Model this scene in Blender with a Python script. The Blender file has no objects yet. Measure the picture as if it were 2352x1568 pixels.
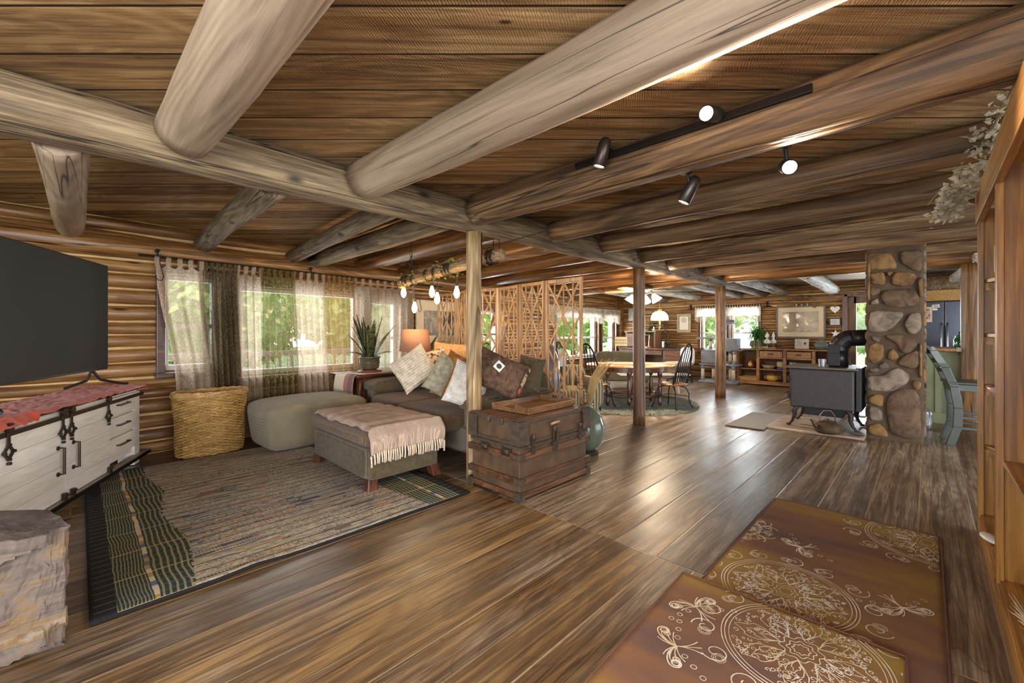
import bpy, bmesh, math, random
from math import pi, sin, cos, radians, sqrt, floor
from mathutils import Vector, Matrix, noise as mn
C = bpy.context.collection
SC = bpy.context.scene
rnd = random.Random(7)

# ---------------------------------------------------------------- camera
FPX, CX, HZ, CH = 975.0, 1176.0, 762.0, 1.2      # focal length, centre and eye line in a 2352x1568 frame; eye height
A0 = radians(44.4)
FW = (cos(A0), sin(A0)); RT = (sin(A0), -cos(A0))
cam = bpy.data.cameras.new('camera'); cam.sensor_width = 36; cam.lens = FPX/2352*36
cam.shift_y = (HZ-784)/2352; cam.clip_start = .05; cam.clip_end = 200
co = bpy.data.objects.new('camera', cam); C.objects.link(co)
co.location = (0, 0, CH); co.rotation_euler = (pi/2, 0, A0-pi/2)
SC.camera = co

# ---------------------------------------------------------------- colour, sky, daylight
SC.view_settings.view_transform = 'Standard'; SC.view_settings.look = 'None'
SC.view_settings.exposure = 1.12; SC.view_settings.gamma = 1.0
SC.view_settings.use_curve_mapping = False
SC.cycles.max_bounces = 6; SC.cycles.diffuse_bounces = 4; SC.cycles.glossy_bounces = 3
SC.cycles.transparent_max_bounces = 12; SC.cycles.transmission_bounces = 6
SC.cycles.sample_clamp_indirect = 4.0; SC.cycles.use_denoising = True; SC.cycles.use_adaptive_sampling = True; SC.cycles.adaptive_threshold = .02
SC.cycles.caustics_reflective = False; SC.cycles.caustics_refractive = False
W = bpy.data.worlds.new('world'); SC.world = W; W.use_nodes = True
_n = W.node_tree; _n.nodes.clear()
_o = _n.nodes.new('ShaderNodeOutputWorld'); _b = _n.nodes.new('ShaderNodeBackground')
_t = _n.nodes.new('ShaderNodeTexCoord'); _s = _n.nodes.new('ShaderNodeSeparateXYZ'); _r = _n.nodes.new('ShaderNodeValToRGB')
_n.links.new(_t.outputs['Generated'], _s.inputs[0]); _n.links.new(_s.outputs[2], _r.inputs[0])
_r.color_ramp.elements[0].position = 0.0; _r.color_ramp.elements[0].color = (.95, .97, 1, 1)
_r.color_ramp.elements[1].position = .7; _r.color_ramp.elements[1].color = (.62, .76, 1, 1)
_n.links.new(_r.outputs[0], _b.inputs[0]); _b.inputs[1].default_value = 2.3
_n.links.new(_b.outputs[0], _o.inputs[0])

def area(name, loc, rot, sx, sy, power, col=(1, 1, 1)):
    l = bpy.data.lights.new(name, 'AREA'); l.shape = 'RECTANGLE'; l.size = sx; l.size_y = sy
    l.energy = power; l.color = col
    o = bpy.data.objects.new(name, l); C.objects.link(o); o.location = loc; o.rotation_euler = rot
    return o
# daylight arriving at the windows (outside the panes, facing in)
WA = lambda x: 5.40+.1*x                   # inner face of the left (window) wall
AW = math.atan(.1)
XB = 11.25                                 # inner face of the far wall
DAY = (.86, .95, 1)
area('daylight_living', (2.0, WA(2.0)+.75, 1.3), (-pi/2, 0, AW), 3.0, 1.4, 60, DAY)
area('daylight_reading', (5.6, WA(5.6)+.75, 1.3), (-pi/2, 0, AW), 1.2, 1.2, 40, DAY)
area('daylight_dining', (9.5, WA(9.5)+.75, 1.2), (-pi/2, 0, AW), 2.6, 1.3, 120, DAY)
area('daylight_far', (XB+.9, 3.5, 1.25), (-pi/2, 0, -pi/2), 1.6, 1.2, 130, DAY)
area('daylight_door', (XB+.9, .75, 1.1), (-pi/2, 0, -pi/2), 1.1, 1.8, 100, DAY)

sl = bpy.data.lights.new('sun', 'SUN'); sl.energy = 4.5; sl.angle = radians(6); sl.color = (1, .95, .86)
so_ = bpy.data.objects.new('sun', sl); C.objects.link(so_); so_.rotation_euler = (radians(34), 0, radians(-20))
# added fill behind and right of the camera, standing in for unseen windows
area('fill_rear', (-2.7, -1.2, 1.1), (-pi/2-.62, 0, pi/2), 4.2, 1.7, 150, (.92, .96, 1))
area('fill_side', (1.8, -4.4, 1.1), (-pi/2-.66, 0, pi), 5.0, 1.7, 200, (.92, .96, 1))

def P(px, py, Z):
    t = (px-CX)/FPX
    return Vector((Z*(FW[0]+t*RT[0]), Z*(FW[1]+t*RT[1]), CH+(HZ-py)/FPX*Z))
def FL(px, py, z=0): return P(px, py, FPX*(CH-z)/(py-HZ))
def RY(px): t = (px-CX)/FPX; return (FW[0]+t*RT[0], FW[1]+t*RT[1])
def ONX(px, py, X): return P(px, py, X/RY(px)[0])
def ONY(px, py, Y): return P(px, py, Y/RY(px)[1])
def ONA(px, py, off=0): r = RY(px); return P(px, py, (5.40-off)/(r[1]-.1*r[0]))
def H2(px, py, z): return FL(px, py, z)

# ---------------------------------------------------------------- mesh building
class G:
    """collects shapes, then links them as ONE mesh object"""
    def __init__(s): s.v = []; s.f = []; s.m = []; s.k = 0; s.M = Matrix.Identity(4); s.cap = True
    def nc(s): s.cap = False; return s          # open-ended lathe
    def at(s, loc=(0, 0, 0), rz=0, rx=0, ry=0):
        s.M = Matrix.Translation(loc) @ Matrix.Rotation(rz, 4, 'Z') @ Matrix.Rotation(ry, 4, 'Y') @ Matrix.Rotation(rx, 4, 'X'); return s
    def mi(s, k): s.k = k; return s
    def add(s, vs, fs):
        o = len(s.v); s.v += [tuple(s.M @ Vector(v)) for v in vs]
        for f in fs: s.f.append([i+o for i in f]); s.m.append(s.k)
        return s
    def box(s, c, d, rz=0, rx=0, ry=0):
        x, y, z = d[0]/2, d[1]/2, d[2]/2
        R = Matrix.Rotation(rz, 3, 'Z') @ Matrix.Rotation(ry, 3, 'Y') @ Matrix.Rotation(rx, 3, 'X')
        vs = [Vector(c)+R @ Vector((a*x, b*y, e*z)) for a in (-1, 1) for b in (-1, 1) for e in (-1, 1)]
        return s.add(vs, [(0, 1, 3, 2), (4, 6, 7, 5), (0, 4, 5, 1), (2, 3, 7, 6), (0, 2, 6, 4), (1, 5, 7, 3)])
    def bar(s, a, b, w, t, up=(0, 0, 1)):
        """square bar from a to b, w wide, t thick"""
        a = Vector(a); b = Vector(b); d = (b-a).normalized(); u = Vector(up)
        if abs(d.dot(u)) > .98: u = Vector((1, 0, 0))
        x = d.cross(u).normalized(); y = x.cross(d)
        vs = [p+x*i*w/2+y*j*t/2 for p in (a, b) for i in (-1, 1) for j in (-1, 1)]
        return s.add(vs, [(0, 1, 3, 2), (4, 6, 7, 5), (0, 4, 5, 1), (2, 3, 7, 6), (0, 2, 6, 4), (1, 5, 7, 3)])
    def tube(s, pts, r, seg=8, cap=True, closed=False, flat=1.0):
        pts = [Vector(p) for p in pts]; n = len(pts)
        R = r if isinstance(r, (list, tuple)) else [r]*n
        vs = []; fs = []; up = None
        for i, p in enumerate(pts):
            if closed: d = pts[(i+1) % n]-pts[i-1]
            else: d = pts[min(i+1, n-1)]-pts[max(i-1, 0)]
            d = d.normalized() if d.length > 1e-9 else Vector((0, 0, 1))
            if up is None:
                up = Vector((0, 0, 1)) if abs(d.z) < .9 else Vector((1, 0, 0))
            x = d.cross(up); x = x.normalized() if x.length > 1e-6 else Vector((1, 0, 0)); y = x.cross(d).normalized(); up = y
            for k in range(seg):
                a = 2*pi*k/seg; vs.append(p+x*cos(a)*R[i]+y*sin(a)*R[i]*flat)
        m = n if closed else n-1
        for i in range(m):
            for k in range(seg):
                a = i*seg+k; b = i*seg+(k+1) % seg; c = ((i+1) % n)*seg+(k+1) % seg; d = ((i+1) % n)*seg+k
                fs.append((a, b, c, d))
        if cap and not closed: fs.append(tuple(range(seg-1, -1, -1))); fs.append(tuple((n-1)*seg+k for k in range(seg)))
        return s.add(vs, fs)
    def cyl(s, a, b, r0, r1=None, seg=16): return s.tube([a, b], [r0, r0 if r1 is None else r1], seg)
    def lathe(s, prof, c=(0, 0, 0), seg=24, sx=1, sy=1):
        vs = []; fs = []; n = len(prof)
        for r, z in prof:
            for k in range(seg):
                a = 2*pi*k/seg; vs.append((c[0]+r*cos(a)*sx, c[1]+r*sin(a)*sy, c[2]+z))
        for i in range(n-1):
            for k in range(seg):
                a = i*seg+k; b = i*seg+(k+1) % seg
                fs.append((a, b, b+seg, a+seg))
        if s.cap and prof[0][0] > 1e-5: fs.append(tuple(range(seg-1, -1, -1)))
        if s.cap and prof[-1][0] > 1e-5: fs.append(tuple((n-1)*seg+k for k in range(seg)))
        return s.add(vs, fs)
    def grid(s, fn, nu, nv, wrapu=False, wrapv=False, skip=None):
        vs = [fn(i/(nu if wrapu else nu-1), j/(nv if wrapv else nv-1)) for i in range(nu) for j in range(nv)]
        fs = []
        for i in range(nu if wrapu else nu-1):
            for j in range(nv if wrapv else nv-1):
                if skip and skip(i, j): continue
                i2 = (i+1) % nu; j2 = (j+1) % nv
                fs.append((i*nv+j, i2*nv+j, i2*nv+j2, i*nv+j2))
        return s.add(vs, fs)
    def sq(s, c, d, e=.4, f=.4, nu=28, nv=16, fn=None):
        """superquadric: puffy box of size d"""
        def pw(a, k): return (1 if a >= 0 else -1)*abs(a)**k
        def g(u, v):
            a = u*2*pi; b = (v-.5)*pi
            p = Vector((pw(cos(b), e)*pw(cos(a), f)*d[0]/2, pw(cos(b), e)*pw(sin(a), f)*d[1]/2, pw(sin(b), e)*d[2]/2))
            if fn: p = fn(p)
            return p+Vector(c)
        return s.grid(g, nu, nv, wrapu=True)
    def poly(s, pts, z0, z1):
        n = len(pts); vs = [(x, y, z0) for x, y in pts]+[(x, y, z1) for x, y in pts]
        return s.add(vs, [tuple(range(n-1, -1, -1)), tuple(range(n, 2*n))]+[(i, (i+1) % n, (i+1) % n+n, i+n) for i in range(n)])
    def make(s, name, mat, parent=None, smooth=False, bev=0, sub=0, sol=0, loc=None, rot=None, segs=2):
        me = bpy.data.meshes.new(name); me.from_pydata(s.v, [], s.f)
        for m in (mat if isinstance(mat, (list, tuple)) else [mat]): me.materials.append(m)
        me.polygons.foreach_set('material_index', s.m)
        if smooth: me.polygons.foreach_set('use_smooth', [True]*len(s.f))
        bm = bmesh.new(); bm.from_mesh(me); bmesh.ops.recalc_face_normals(bm, faces=bm.faces); bm.to_mesh(me); bm.free()
        me.update()
        o = bpy.data.objects.new(name, me); C.objects.link(o)
        if loc is not None: o.location = loc
        if rot is not None: o.rotation_euler = rot
        if parent is not None: o.parent = parent
        if sol: md = o.modifiers.new('solidify', 'SOLIDIFY'); md.thickness = sol; md.offset = 0
        if bev:
            md = o.modifiers.new('bevel', 'BEVEL'); md.width = bev; md.segments = segs; md.limit_method = 'ANGLE'; md.angle_limit = radians(35)
        if sub: md = o.modifiers.new('subsurf', 'SUBSURF'); md.levels = sub; md.render_levels = sub
        return o

def tag(o, label, cat, group=None):
    o['label'] = label; o['category'] = cat
    if group: o['group'] = group
    return o
def T(name, label, cat, loc=(0, 0, 0), rz=0, group=None, rx=0, ry=0):
    o = bpy.data.objects.new(name, None); C.objects.link(o); o.empty_display_size = .05
    o.location = loc; o.rotation_euler = (rx, ry, rz)
    return tag(o, label, cat, group)
def S(o): o['kind'] = 'structure'; return o
def dup(root, loc, rz=None, label=None, group=None):
    r = root.copy(); C.objects.link(r); r.location = loc
    if rz is not None: r.rotation_euler = (root.rotation_euler[0], root.rotation_euler[1], rz)
    if label: r['label'] = label
    if group: r['group'] = group
    for ch in list(root.children):
        c = ch.copy(); C.objects.link(c); c.parent = r
        for g in list(ch.children):
            d = g.copy(); C.objects.link(d); d.parent = c
    return r
def arc(n, f): return [f(i/(n-1)) for i in range(n)]
def nz(x, y=0, z=0): return mn.noise(Vector((x, y, z)))
# ---------------------------------------------------------------- materials
def srgb(r, g, b):
    f = lambda c: (c/255/12.92) if c/255 <= .04045 else ((c/255+.055)/1.055)**2.4
    return (f(r), f(g), f(b), 1)
class NT:
    def __init__(s, name):
        s.mat = bpy.data.materials.new(name); s.mat.use_nodes = True; s.t = s.mat.node_tree; s.t.nodes.clear()
        s.out = s.n('OutputMaterial'); s.b = s.n('BsdfPrincipled'); s.l(s.b.outputs[0], s.out.inputs[0])
    def n(s, ty, **k):
        n = s.t.nodes.new('ShaderNode'+ty)
        for a, v in k.items(): setattr(n, a, v)
        return n
    def l(s, a, b): s.t.links.new(a, b)
    def put(s, sock, v):
        if isinstance(v, bpy.types.NodeSocket): s.l(v, sock)
        elif v is not None:
            if isinstance(v, (tuple, list)) and len(v) == 3 and sock.type == 'RGBA': v = (*v, 1)
            sock.default_value = v
    def co(s, which='Object'): return s.n('TexCoord').outputs[which]
    def map(s, v, sc=(1, 1, 1), rot=(0, 0, 0), loc=(0, 0, 0)):
        m = s.n('Mapping'); s.l(v, m.inputs[0]); m.inputs[1].default_value = loc; m.inputs[2].default_value = rot; m.inputs[3].default_value = sc
        return m.outputs[0]
    def noise(s, v, sc=5, de=4, ro=.55, di=0, col=False):
        n = s.n('TexNoise'); s.put(n.inputs['Vector'], v); s.put(n.inputs['Scale'], sc); n.inputs['Detail'].default_value = de
        n.inputs['Roughness'].default_value = ro; n.inputs['Distortion'].default_value = di
        return n.outputs[1 if col else 0]
    def voro(s, v, sc=5, feat='F1', out=0, rn=1):
        n = s.n('TexVoronoi', feature=feat); s.put(n.inputs['Vector'], v); n.inputs['Scale'].default_value = sc; n.inputs['Randomness'].default_value = rn
        return n.outputs[out]
    def wave(s, v, sc=5, di=0, axis='X', de=2, dsc=1, prof='SIN'):
        n = s.n('TexWave', bands_direction=axis, wave_profile=prof); s.put(n.inputs['Vector'], v); n.inputs['Scale'].default_value = sc
        n.inputs['Distortion'].default_value = di; n.inputs['Detail'].default_value = de; n.inputs['Detail Scale'].default_value = dsc
        return n.outputs[1]
    def white(s, v, dim='3D', out=0):
        n = s.n('TexWhiteNoise', noise_dimensions=dim)
        s.put(n.inputs['W' if dim == '1D' else 'Vector'], v); return n.outputs[out]
    def ramp(s, f, st, interp='LINEAR'):
        n = s.n('ValToRGB'); s.put(n.inputs[0], f); e = n.color_ramp.elements; n.color_ramp.interpolation = interp
        while len(e) < len(st): e.new(.5)
        for i, (p, c) in enumerate(st):
            e[i].position = p; e[i].color = (c, c, c, 1) if isinstance(c, (int, float)) else ((*c, 1) if len(c) == 3 else c)
        return n.outputs[0]
    def mix(s, f, a, b, mode='MIX'):
        n = s.n('Mix', data_type='RGBA', blend_type=mode); s.put(n.inputs[0], f); s.put(n.inputs[6], a); s.put(n.inputs[7], b); return n.outputs[2]
    def m(s, op, a, b=None, c=None):
        n = s.n('Math', operation=op); s.put(n.inputs[0], a)
        if b is not None: s.put(n.inputs[1], b)
        if c is not None: s.put(n.inputs[2], c)
        return n.outputs[0]
    def sep(s, v): n = s.n('SeparateXYZ'); s.l(v, n.inputs[0]); return n.outputs
    def com(s, x, y, z):
        n = s.n('CombineXYZ')
        for i, v in enumerate((x, y, z)): s.put(n.inputs[i], v)
        return n.outputs[0]
    def rand(s): return s.n('ObjectInfo').outputs['Random']
    def bump(s, h, st=.3, d=.01):
        n = s.n('Bump'); n.inputs['Strength'].default_value = st; n.inputs['Distance'].default_value = d; s.put(n.inputs['Height'], h); s.l(n.outputs[0], s.b.inputs['Normal']); return n
    def set(s, **k):
        for a, v in k.items():
            s.put(s.b.inputs[{'col': 'Base Color', 'rough': 'Roughness', 'metal': 'Metallic', 'trans': 'Transmission Weight', 'coat': 'Coat Weight', 'crough': 'Coat Roughness',
                              'spec': 'Specular IOR Level', 'em': 'Emission Color', 'es': 'Emission Strength', 'sheen': 'Sheen Weight', 'alpha': 'Alpha', 'ior': 'IOR'}[a]], v)
        return s.mat

def offset(n):
    r = n.rand(); v = n.n('VectorMath', operation='ADD'); n.l(n.co(), v.inputs[0])
    n.l(n.com(n.m('MULTIPLY', r, 37), n.m('MULTIPLY', r, 11), n.m('MULTIPLY', r, 23)), v.inputs[1]); return v.outputs[0], r
def plain(name, c, rough=.6, metal=0, var=.15, sc=12, bump=0, **k):
    n = NT(name); v = n.co(); f = n.noise(v, sc, 4)
    d = tuple(x*(1-var) for x in c[:3]); l = tuple(min(1, x*(1+var)) for x in c[:3])
    n.set(col=n.ramp(f, [(.3, d), (.7, l)]), rough=rough, metal=metal, **k)
    if bump: n.bump(n.noise(v, sc*4, 3), bump, .004)
    return n.mat
def wood(name, dark, mid, light, axis=0, gs=1.0, rough=.5, bump=.35, crack=.0, coat=0, var=.25, fine=.35, coords='Object', saw=0, lines=.45):
    n = NT(name); v, r = offset(n)
    def sc(a, b): q = [b*gs]*3; q[axis] = a*gs; return tuple(q)
    warp = n.noise(n.map(v, sc(.8, 3)), 1, 2)
    g = n.noise(n.map(v, sc(.7, 9)), 1, 5, .6, 1.4)
    rings = n.m('SINE', n.m('MULTIPLY', n.noise(n.map(v, sc(.35, 3.2)), 1, 1.5, .4, .6), 95))
    fi = n.noise(n.map(v, sc(4, 90)), 1, 3, .6)
    f = n.m('ADD', n.m('MULTIPLY', g, .75), n.m('MULTIPLY', rings, .07))
    f = n.m('ADD', f, n.m('MULTIPLY', n.m('SUBTRACT', fi, .5), fine))
    f = n.m('ADD', f, n.m('MULTIPLY', n.m('SUBTRACT', warp, .5), .5))
    c = n.ramp(f, [(.12, dark), (.38, mid), (.62, light)])
    hv = n.n('HueSaturation'); n.l(c, hv.inputs['Color']); n.l(n.m('ADD', n.m('MULTIPLY', r, var), 1-var/2), hv.inputs['Value']); c = hv.outputs[0]
    h = n.m('ADD', n.m('MULTIPLY', g, .6), n.m('MULTIPLY', fi, .4))
    ln = n.ramp(n.noise(n.map(v, sc(1.3, 30)), 1, 2, .5, .4), [(.50, 0.0), (.56, 1.0)]); c = n.mix(n.m('MULTIPLY', ln, lines), c, tuple(x*.55 for x in dark[:3]))
    if crack:
        k = n.noise(n.map(v, sc(.22, 7)), 1, 3, .5, .3)
        cr = n.ramp(n.m('ABSOLUTE', n.m('SUBTRACT', k, .5)), [(.0, 0.0), (.012*crack, 1.0)])
        c = n.mix(cr, tuple(x*.25 for x in dark[:3]), c); h = n.m('MULTIPLY', h, cr)
        kn = n.voro(n.map(v, sc(1.6, 3.2)), 1); km = n.ramp(kn, [(.05, 0.0), (.15, 1.0)]); c = n.mix(km, tuple(x*.4 for x in dark[:3]), c)
    n.set(col=c, rough=rough, coat=coat, crough=.25); n.bump(h, bump, .01 if crack else .004)
    return n.mat
def fabric(name, c1, c2, sc=60, bump=.5, rough=.9, mode='weave', big=6):
    n = NT(name); v = n.co(); b = n.noise(v, big, 4)
    if mode == 'weave': w = n.m('MULTIPLY', n.wave(v, sc, .6, 'X'), n.wave(n.map(v, rot=(.6, .5, 0)), sc, .6, 'Y'))
    elif mode == 'rib': w = n.wave(v, sc, .4, 'Z')
    else: w = n.noise(v, sc, 3, .7)
    f = n.m('ADD', n.m('MULTIPLY', w, .55), n.m('MULTIPLY', b, .6))
    n.set(col=n.ramp(f, [(.2, c1), (.8, c2)]), rough=rough, sheen=.2, spec=.2); n.bump(w, bump, .004); return n.mat
def glow(name, c, s):
    n = NT(name); n.set(col=c, em=c, es=s, rough=.4); return n.mat

WG = wood('weathered_log', srgb(64, 52, 40), srgb(122, 102, 78), srgb(164, 142, 112), crack=1.0, rough=.75, bump=.7, gs=1.3, var=.1, fine=.5, lines=.35)
WGP = wood('pale_peeled_log', srgb(118, 98, 82), srgb(158, 136, 116), srgb(178, 156, 136), crack=.7, rough=.7, bump=.4, gs=.8, var=.06, fine=.25, lines=.10)
WB = wood('brown_log', srgb(66, 46, 30), srgb(120, 90, 62), srgb(160, 128, 90), crack=1.0, rough=.65, bump=.5, gs=1.0, var=.25)
WO = wood('varnished_log', srgb(80, 50, 26), srgb(142, 98, 54), srgb(182, 136, 82), crack=.8, rough=.35, bump=.35, gs=1.0, var=.2, coat=.2)
WP = wood('post_wood', srgb(96, 74, 48), srgb(168, 136, 92), srgb(214, 188, 144), axis=2, crack=.9, rough=.55, bump=.4, gs=1.1, var=.15)
WPD = wood('amber_post_wood', srgb(70, 46, 26), srgb(126, 90, 54), srgb(160, 120, 72), axis=2, crack=.9, rough=.45, bump=.35, gs=1.1, var=.2)
WW = wood('whitewashed_log', srgb(120, 112, 104), srgb(190, 184, 176), srgb(232, 228, 222), crack=1.2, rough=.7, bump=.6, gs=1.4, var=.1)
OAK = wood('golden_oak', srgb(124, 80, 26), srgb(168, 114, 40), srgb(194, 144, 62), axis=2, rough=.38, bump=.2, coat=.25, var=.08, gs=1.3)
OAKX = wood('golden_oak_rail', srgb(128, 82, 28), srgb(172, 118, 44), srgb(198, 148, 66), axis=0, rough=.38, bump=.2, coat=.25, var=.08, gs=1.3)
PINE = wood('pine_lath', srgb(176, 128, 80), srgb(212, 164, 112), srgb(232, 190, 140), axis=2, rough=.5, bump=.15, var=.08, gs=2)
DARKW = wood('dark_walnut', srgb(48, 26, 16), srgb(88, 50, 32), srgb(124, 76, 50), axis=0, rough=.32, bump=.15, coat=.3, var=.15, gs=2)
DARKZ = wood('dark_walnut_upright', srgb(48, 26, 16), srgb(88, 50, 32), srgb(124, 76, 50), axis=2, rough=.32, bump=.15, coat=.3, var=.15, gs=2)
CONW = wood('knotty_pine', srgb(112, 70, 36), srgb(158, 108, 62), srgb(186, 138, 86), axis=0, rough=.45, bump=.2, var=.1, gs=1.6)
WHITEW = wood('white_painted_wood', srgb(216, 211, 203), srgb(232, 228, 221), srgb(242, 240, 235), axis=0, rough=.5, bump=.06, var=.02, gs=2, fine=.2, lines=.06)
TRAYW = wood('tray_wood', srgb(84, 56, 34), srgb(124, 88, 56), srgb(146, 108, 74), axis=0, rough=.35, bump=.1, coat=.3, var=.05, gs=2)
BLACKM = plain('black_metal', srgb(34, 32, 32), .45, .6, bump=.1)
IRON = plain('cast_iron', srgb(52, 46, 44), .6, .5, sc=30, bump=.25)
BRONZE = plain('aged_bronze', srgb(74, 62, 52), .45, .7, bump=.1)
STEEL = plain('brushed_steel', srgb(150, 152, 156), .3, .9)
WHITEP = plain('white_vinyl', srgb(232, 234, 236), .45, var=.03)
WHITEC = plain('white_ceramic', srgb(236, 232, 224), .35, var=.05)
BLACKP = plain('black_plastic', srgb(22, 22, 24), .4, var=.1)
WICK = plain('wicker', srgb(188, 150, 92), .7, var=.4, sc=60, bump=.4)
JUTE = plain('natural_fibre', srgb(206, 186, 150), .9, var=.25, sc=40, bump=.3)
ROPE = plain('dark_cord', srgb(48, 34, 26), .85, var=.2)

def mk_floor():
    n = NT('floor_planks'); x, y, z = n.sep(n.co())[:3]
    sel = n.m('LESS_THAN', x, 2.16); w = n.m('SUBTRACT', .25, n.m('MULTIPLY', sel, .075))
    q = n.m('DIVIDE', n.m('ADD', y, .21), w); idx = n.m('FLOOR', q); fr = n.m('FRACT', q)
    seed = n.m('ADD', idx, n.m('MULTIPLY', sel, 131)); r = n.white(seed, '1D'); rc = n.white(n.m('ADD', seed, 7.3), '1D')
    # board ends every few metres, shifted per row
    q2 = n.m('DIVIDE', n.m('ADD', x, n.m('MULTIPLY', r, 3.1)), 9.0); i2 = n.m('FLOOR', q2); f2 = n.m('FRACT', q2)
    r2 = n.white(n.com(idx, i2, sel), '3D')
    v = n.com(n.m('ADD', x, n.m('MULTIPLY', r2, 60)), y, n.m('MULTIPLY', r, 19))
    fig = n.noise(n.map(v, (.55, 3.4, 1)), 1, 2, .45, .8)
    rings = n.m('SINE', n.m('MULTIPLY', fig, 80))
    g = n.noise(n.map(v, (.8, 9, 1)), 1, 5, .62, 1.0)
    fi = n.noise(n.map(v, (5, 120, 1)), 1, 3, .6)
    pat = n.noise(n.map(v, (1.1, 1.6, 1)), 1, 3, .6, .6)
    f = n.m('ADD', n.m('ADD', n.m('MULTIPLY', g, .6), n.m('MULTIPLY', rings, .045)), n.m('MULTIPLY', n.m('SUBTRACT', fi, .5), .75))
    f = n.m('ADD', f, n.m('MULTIPLY', n.m('SUBTRACT', r2, .5), .28))
    cool = n.ramp(f, [(.08, srgb(90, 76, 64)), (.32, srgb(146, 128, 108)), (.62, srgb(192, 174, 152))])
    warm = n.ramp(f, [(.08, srgb(60, 42, 24)), (.32, srgb(118, 90, 56)), (.62, srgb(168, 136, 86))])
    c = n.mix(n.ramp(n.m('ADD', pat, n.m('MULTIPLY', sel, .14)), [(.46, 0.0), (.66, 1.0)]), cool, warm)
    ln = n.ramp(n.noise(n.map(v, (1.0, 34, 1)), 1, 3, .55, .5), [(.49, 0.0), (.56, 1.0)]); c = n.mix(n.m('MULTIPLY', ln, .55), c, srgb(44, 30, 20))
    rl = n.ramp(n.m('ABSOLUTE', rings), [(.0, 1.0), (.22, 0.0)]); c = n.mix(n.m('MULTIPLY', n.m('MULTIPLY', rl, .5), n.ramp(fig, [(.42, 0.0), (.55, 1.0)])), c, srgb(48, 32, 20))
    dk = n.ramp(n.noise(n.map(v, (.9, 2.6, 1), loc=(3, 8, 0)), 1, 5, .65, .8), [(.44, 0.0), (.62, 1.0)]); c = n.mix(n.m('MULTIPLY', dk, .36), c, srgb(78, 60, 44))
    dust = n.ramp(n.noise(n.map(v, (2.5, 14, 1)), 1, 5, .7, .5), [(.55, 0.0), (.8, .3)])
    c = n.mix(dust, c, srgb(160, 138, 112))
    e = n.m('MINIMUM', n.m('MULTIPLY', fr, w), n.m('MULTIPLY', n.m('SUBTRACT', 1, fr), w))
    e2 = n.m('MULTIPLY', n.m('MINIMUM', f2, n.m('SUBTRACT', 1, f2)), 9.0)
    e3 = n.m('MINIMUM', n.m('ABSOLUTE', n.m('SUBTRACT', x, 2.16)), n.m('ABSOLUTE', n.m('SUBTRACT', x, 5.17))); ee = n.m('MINIMUM', e, n.m('MINIMUM', e3, n.m('ADD', e2, .001)))
    ee = n.m('ADD', ee, n.m('MULTIPLY', n.m('SUBTRACT', n.noise(n.co(), 30, 2), .5), .003))
    gap = n.ramp(ee, [(.0015, 1.0), (.0045, 0.0)])
    gc = n.mix(n.m('GREATER_THAN', rc, .35), srgb(46, 34, 26), srgb(176, 150, 118))
    c = n.mix(n.m('MULTIPLY', gap, .8), c, gc)
    ro = n.ramp(n.m('ADD', n.m('MULTIPLY', pat, .5), n.m('MULTIPLY', g, .5)), [(.3, .26), (.7, .46)])
    n.set(col=c, rough=ro, spec=.55)
    h = n.m('SUBTRACT', n.m('ADD', n.m('MULTIPLY', g, .5), n.m('MULTIPLY', fi, .25)), gap)
    n.bump(h, .35, .005); return n.mat
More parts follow.
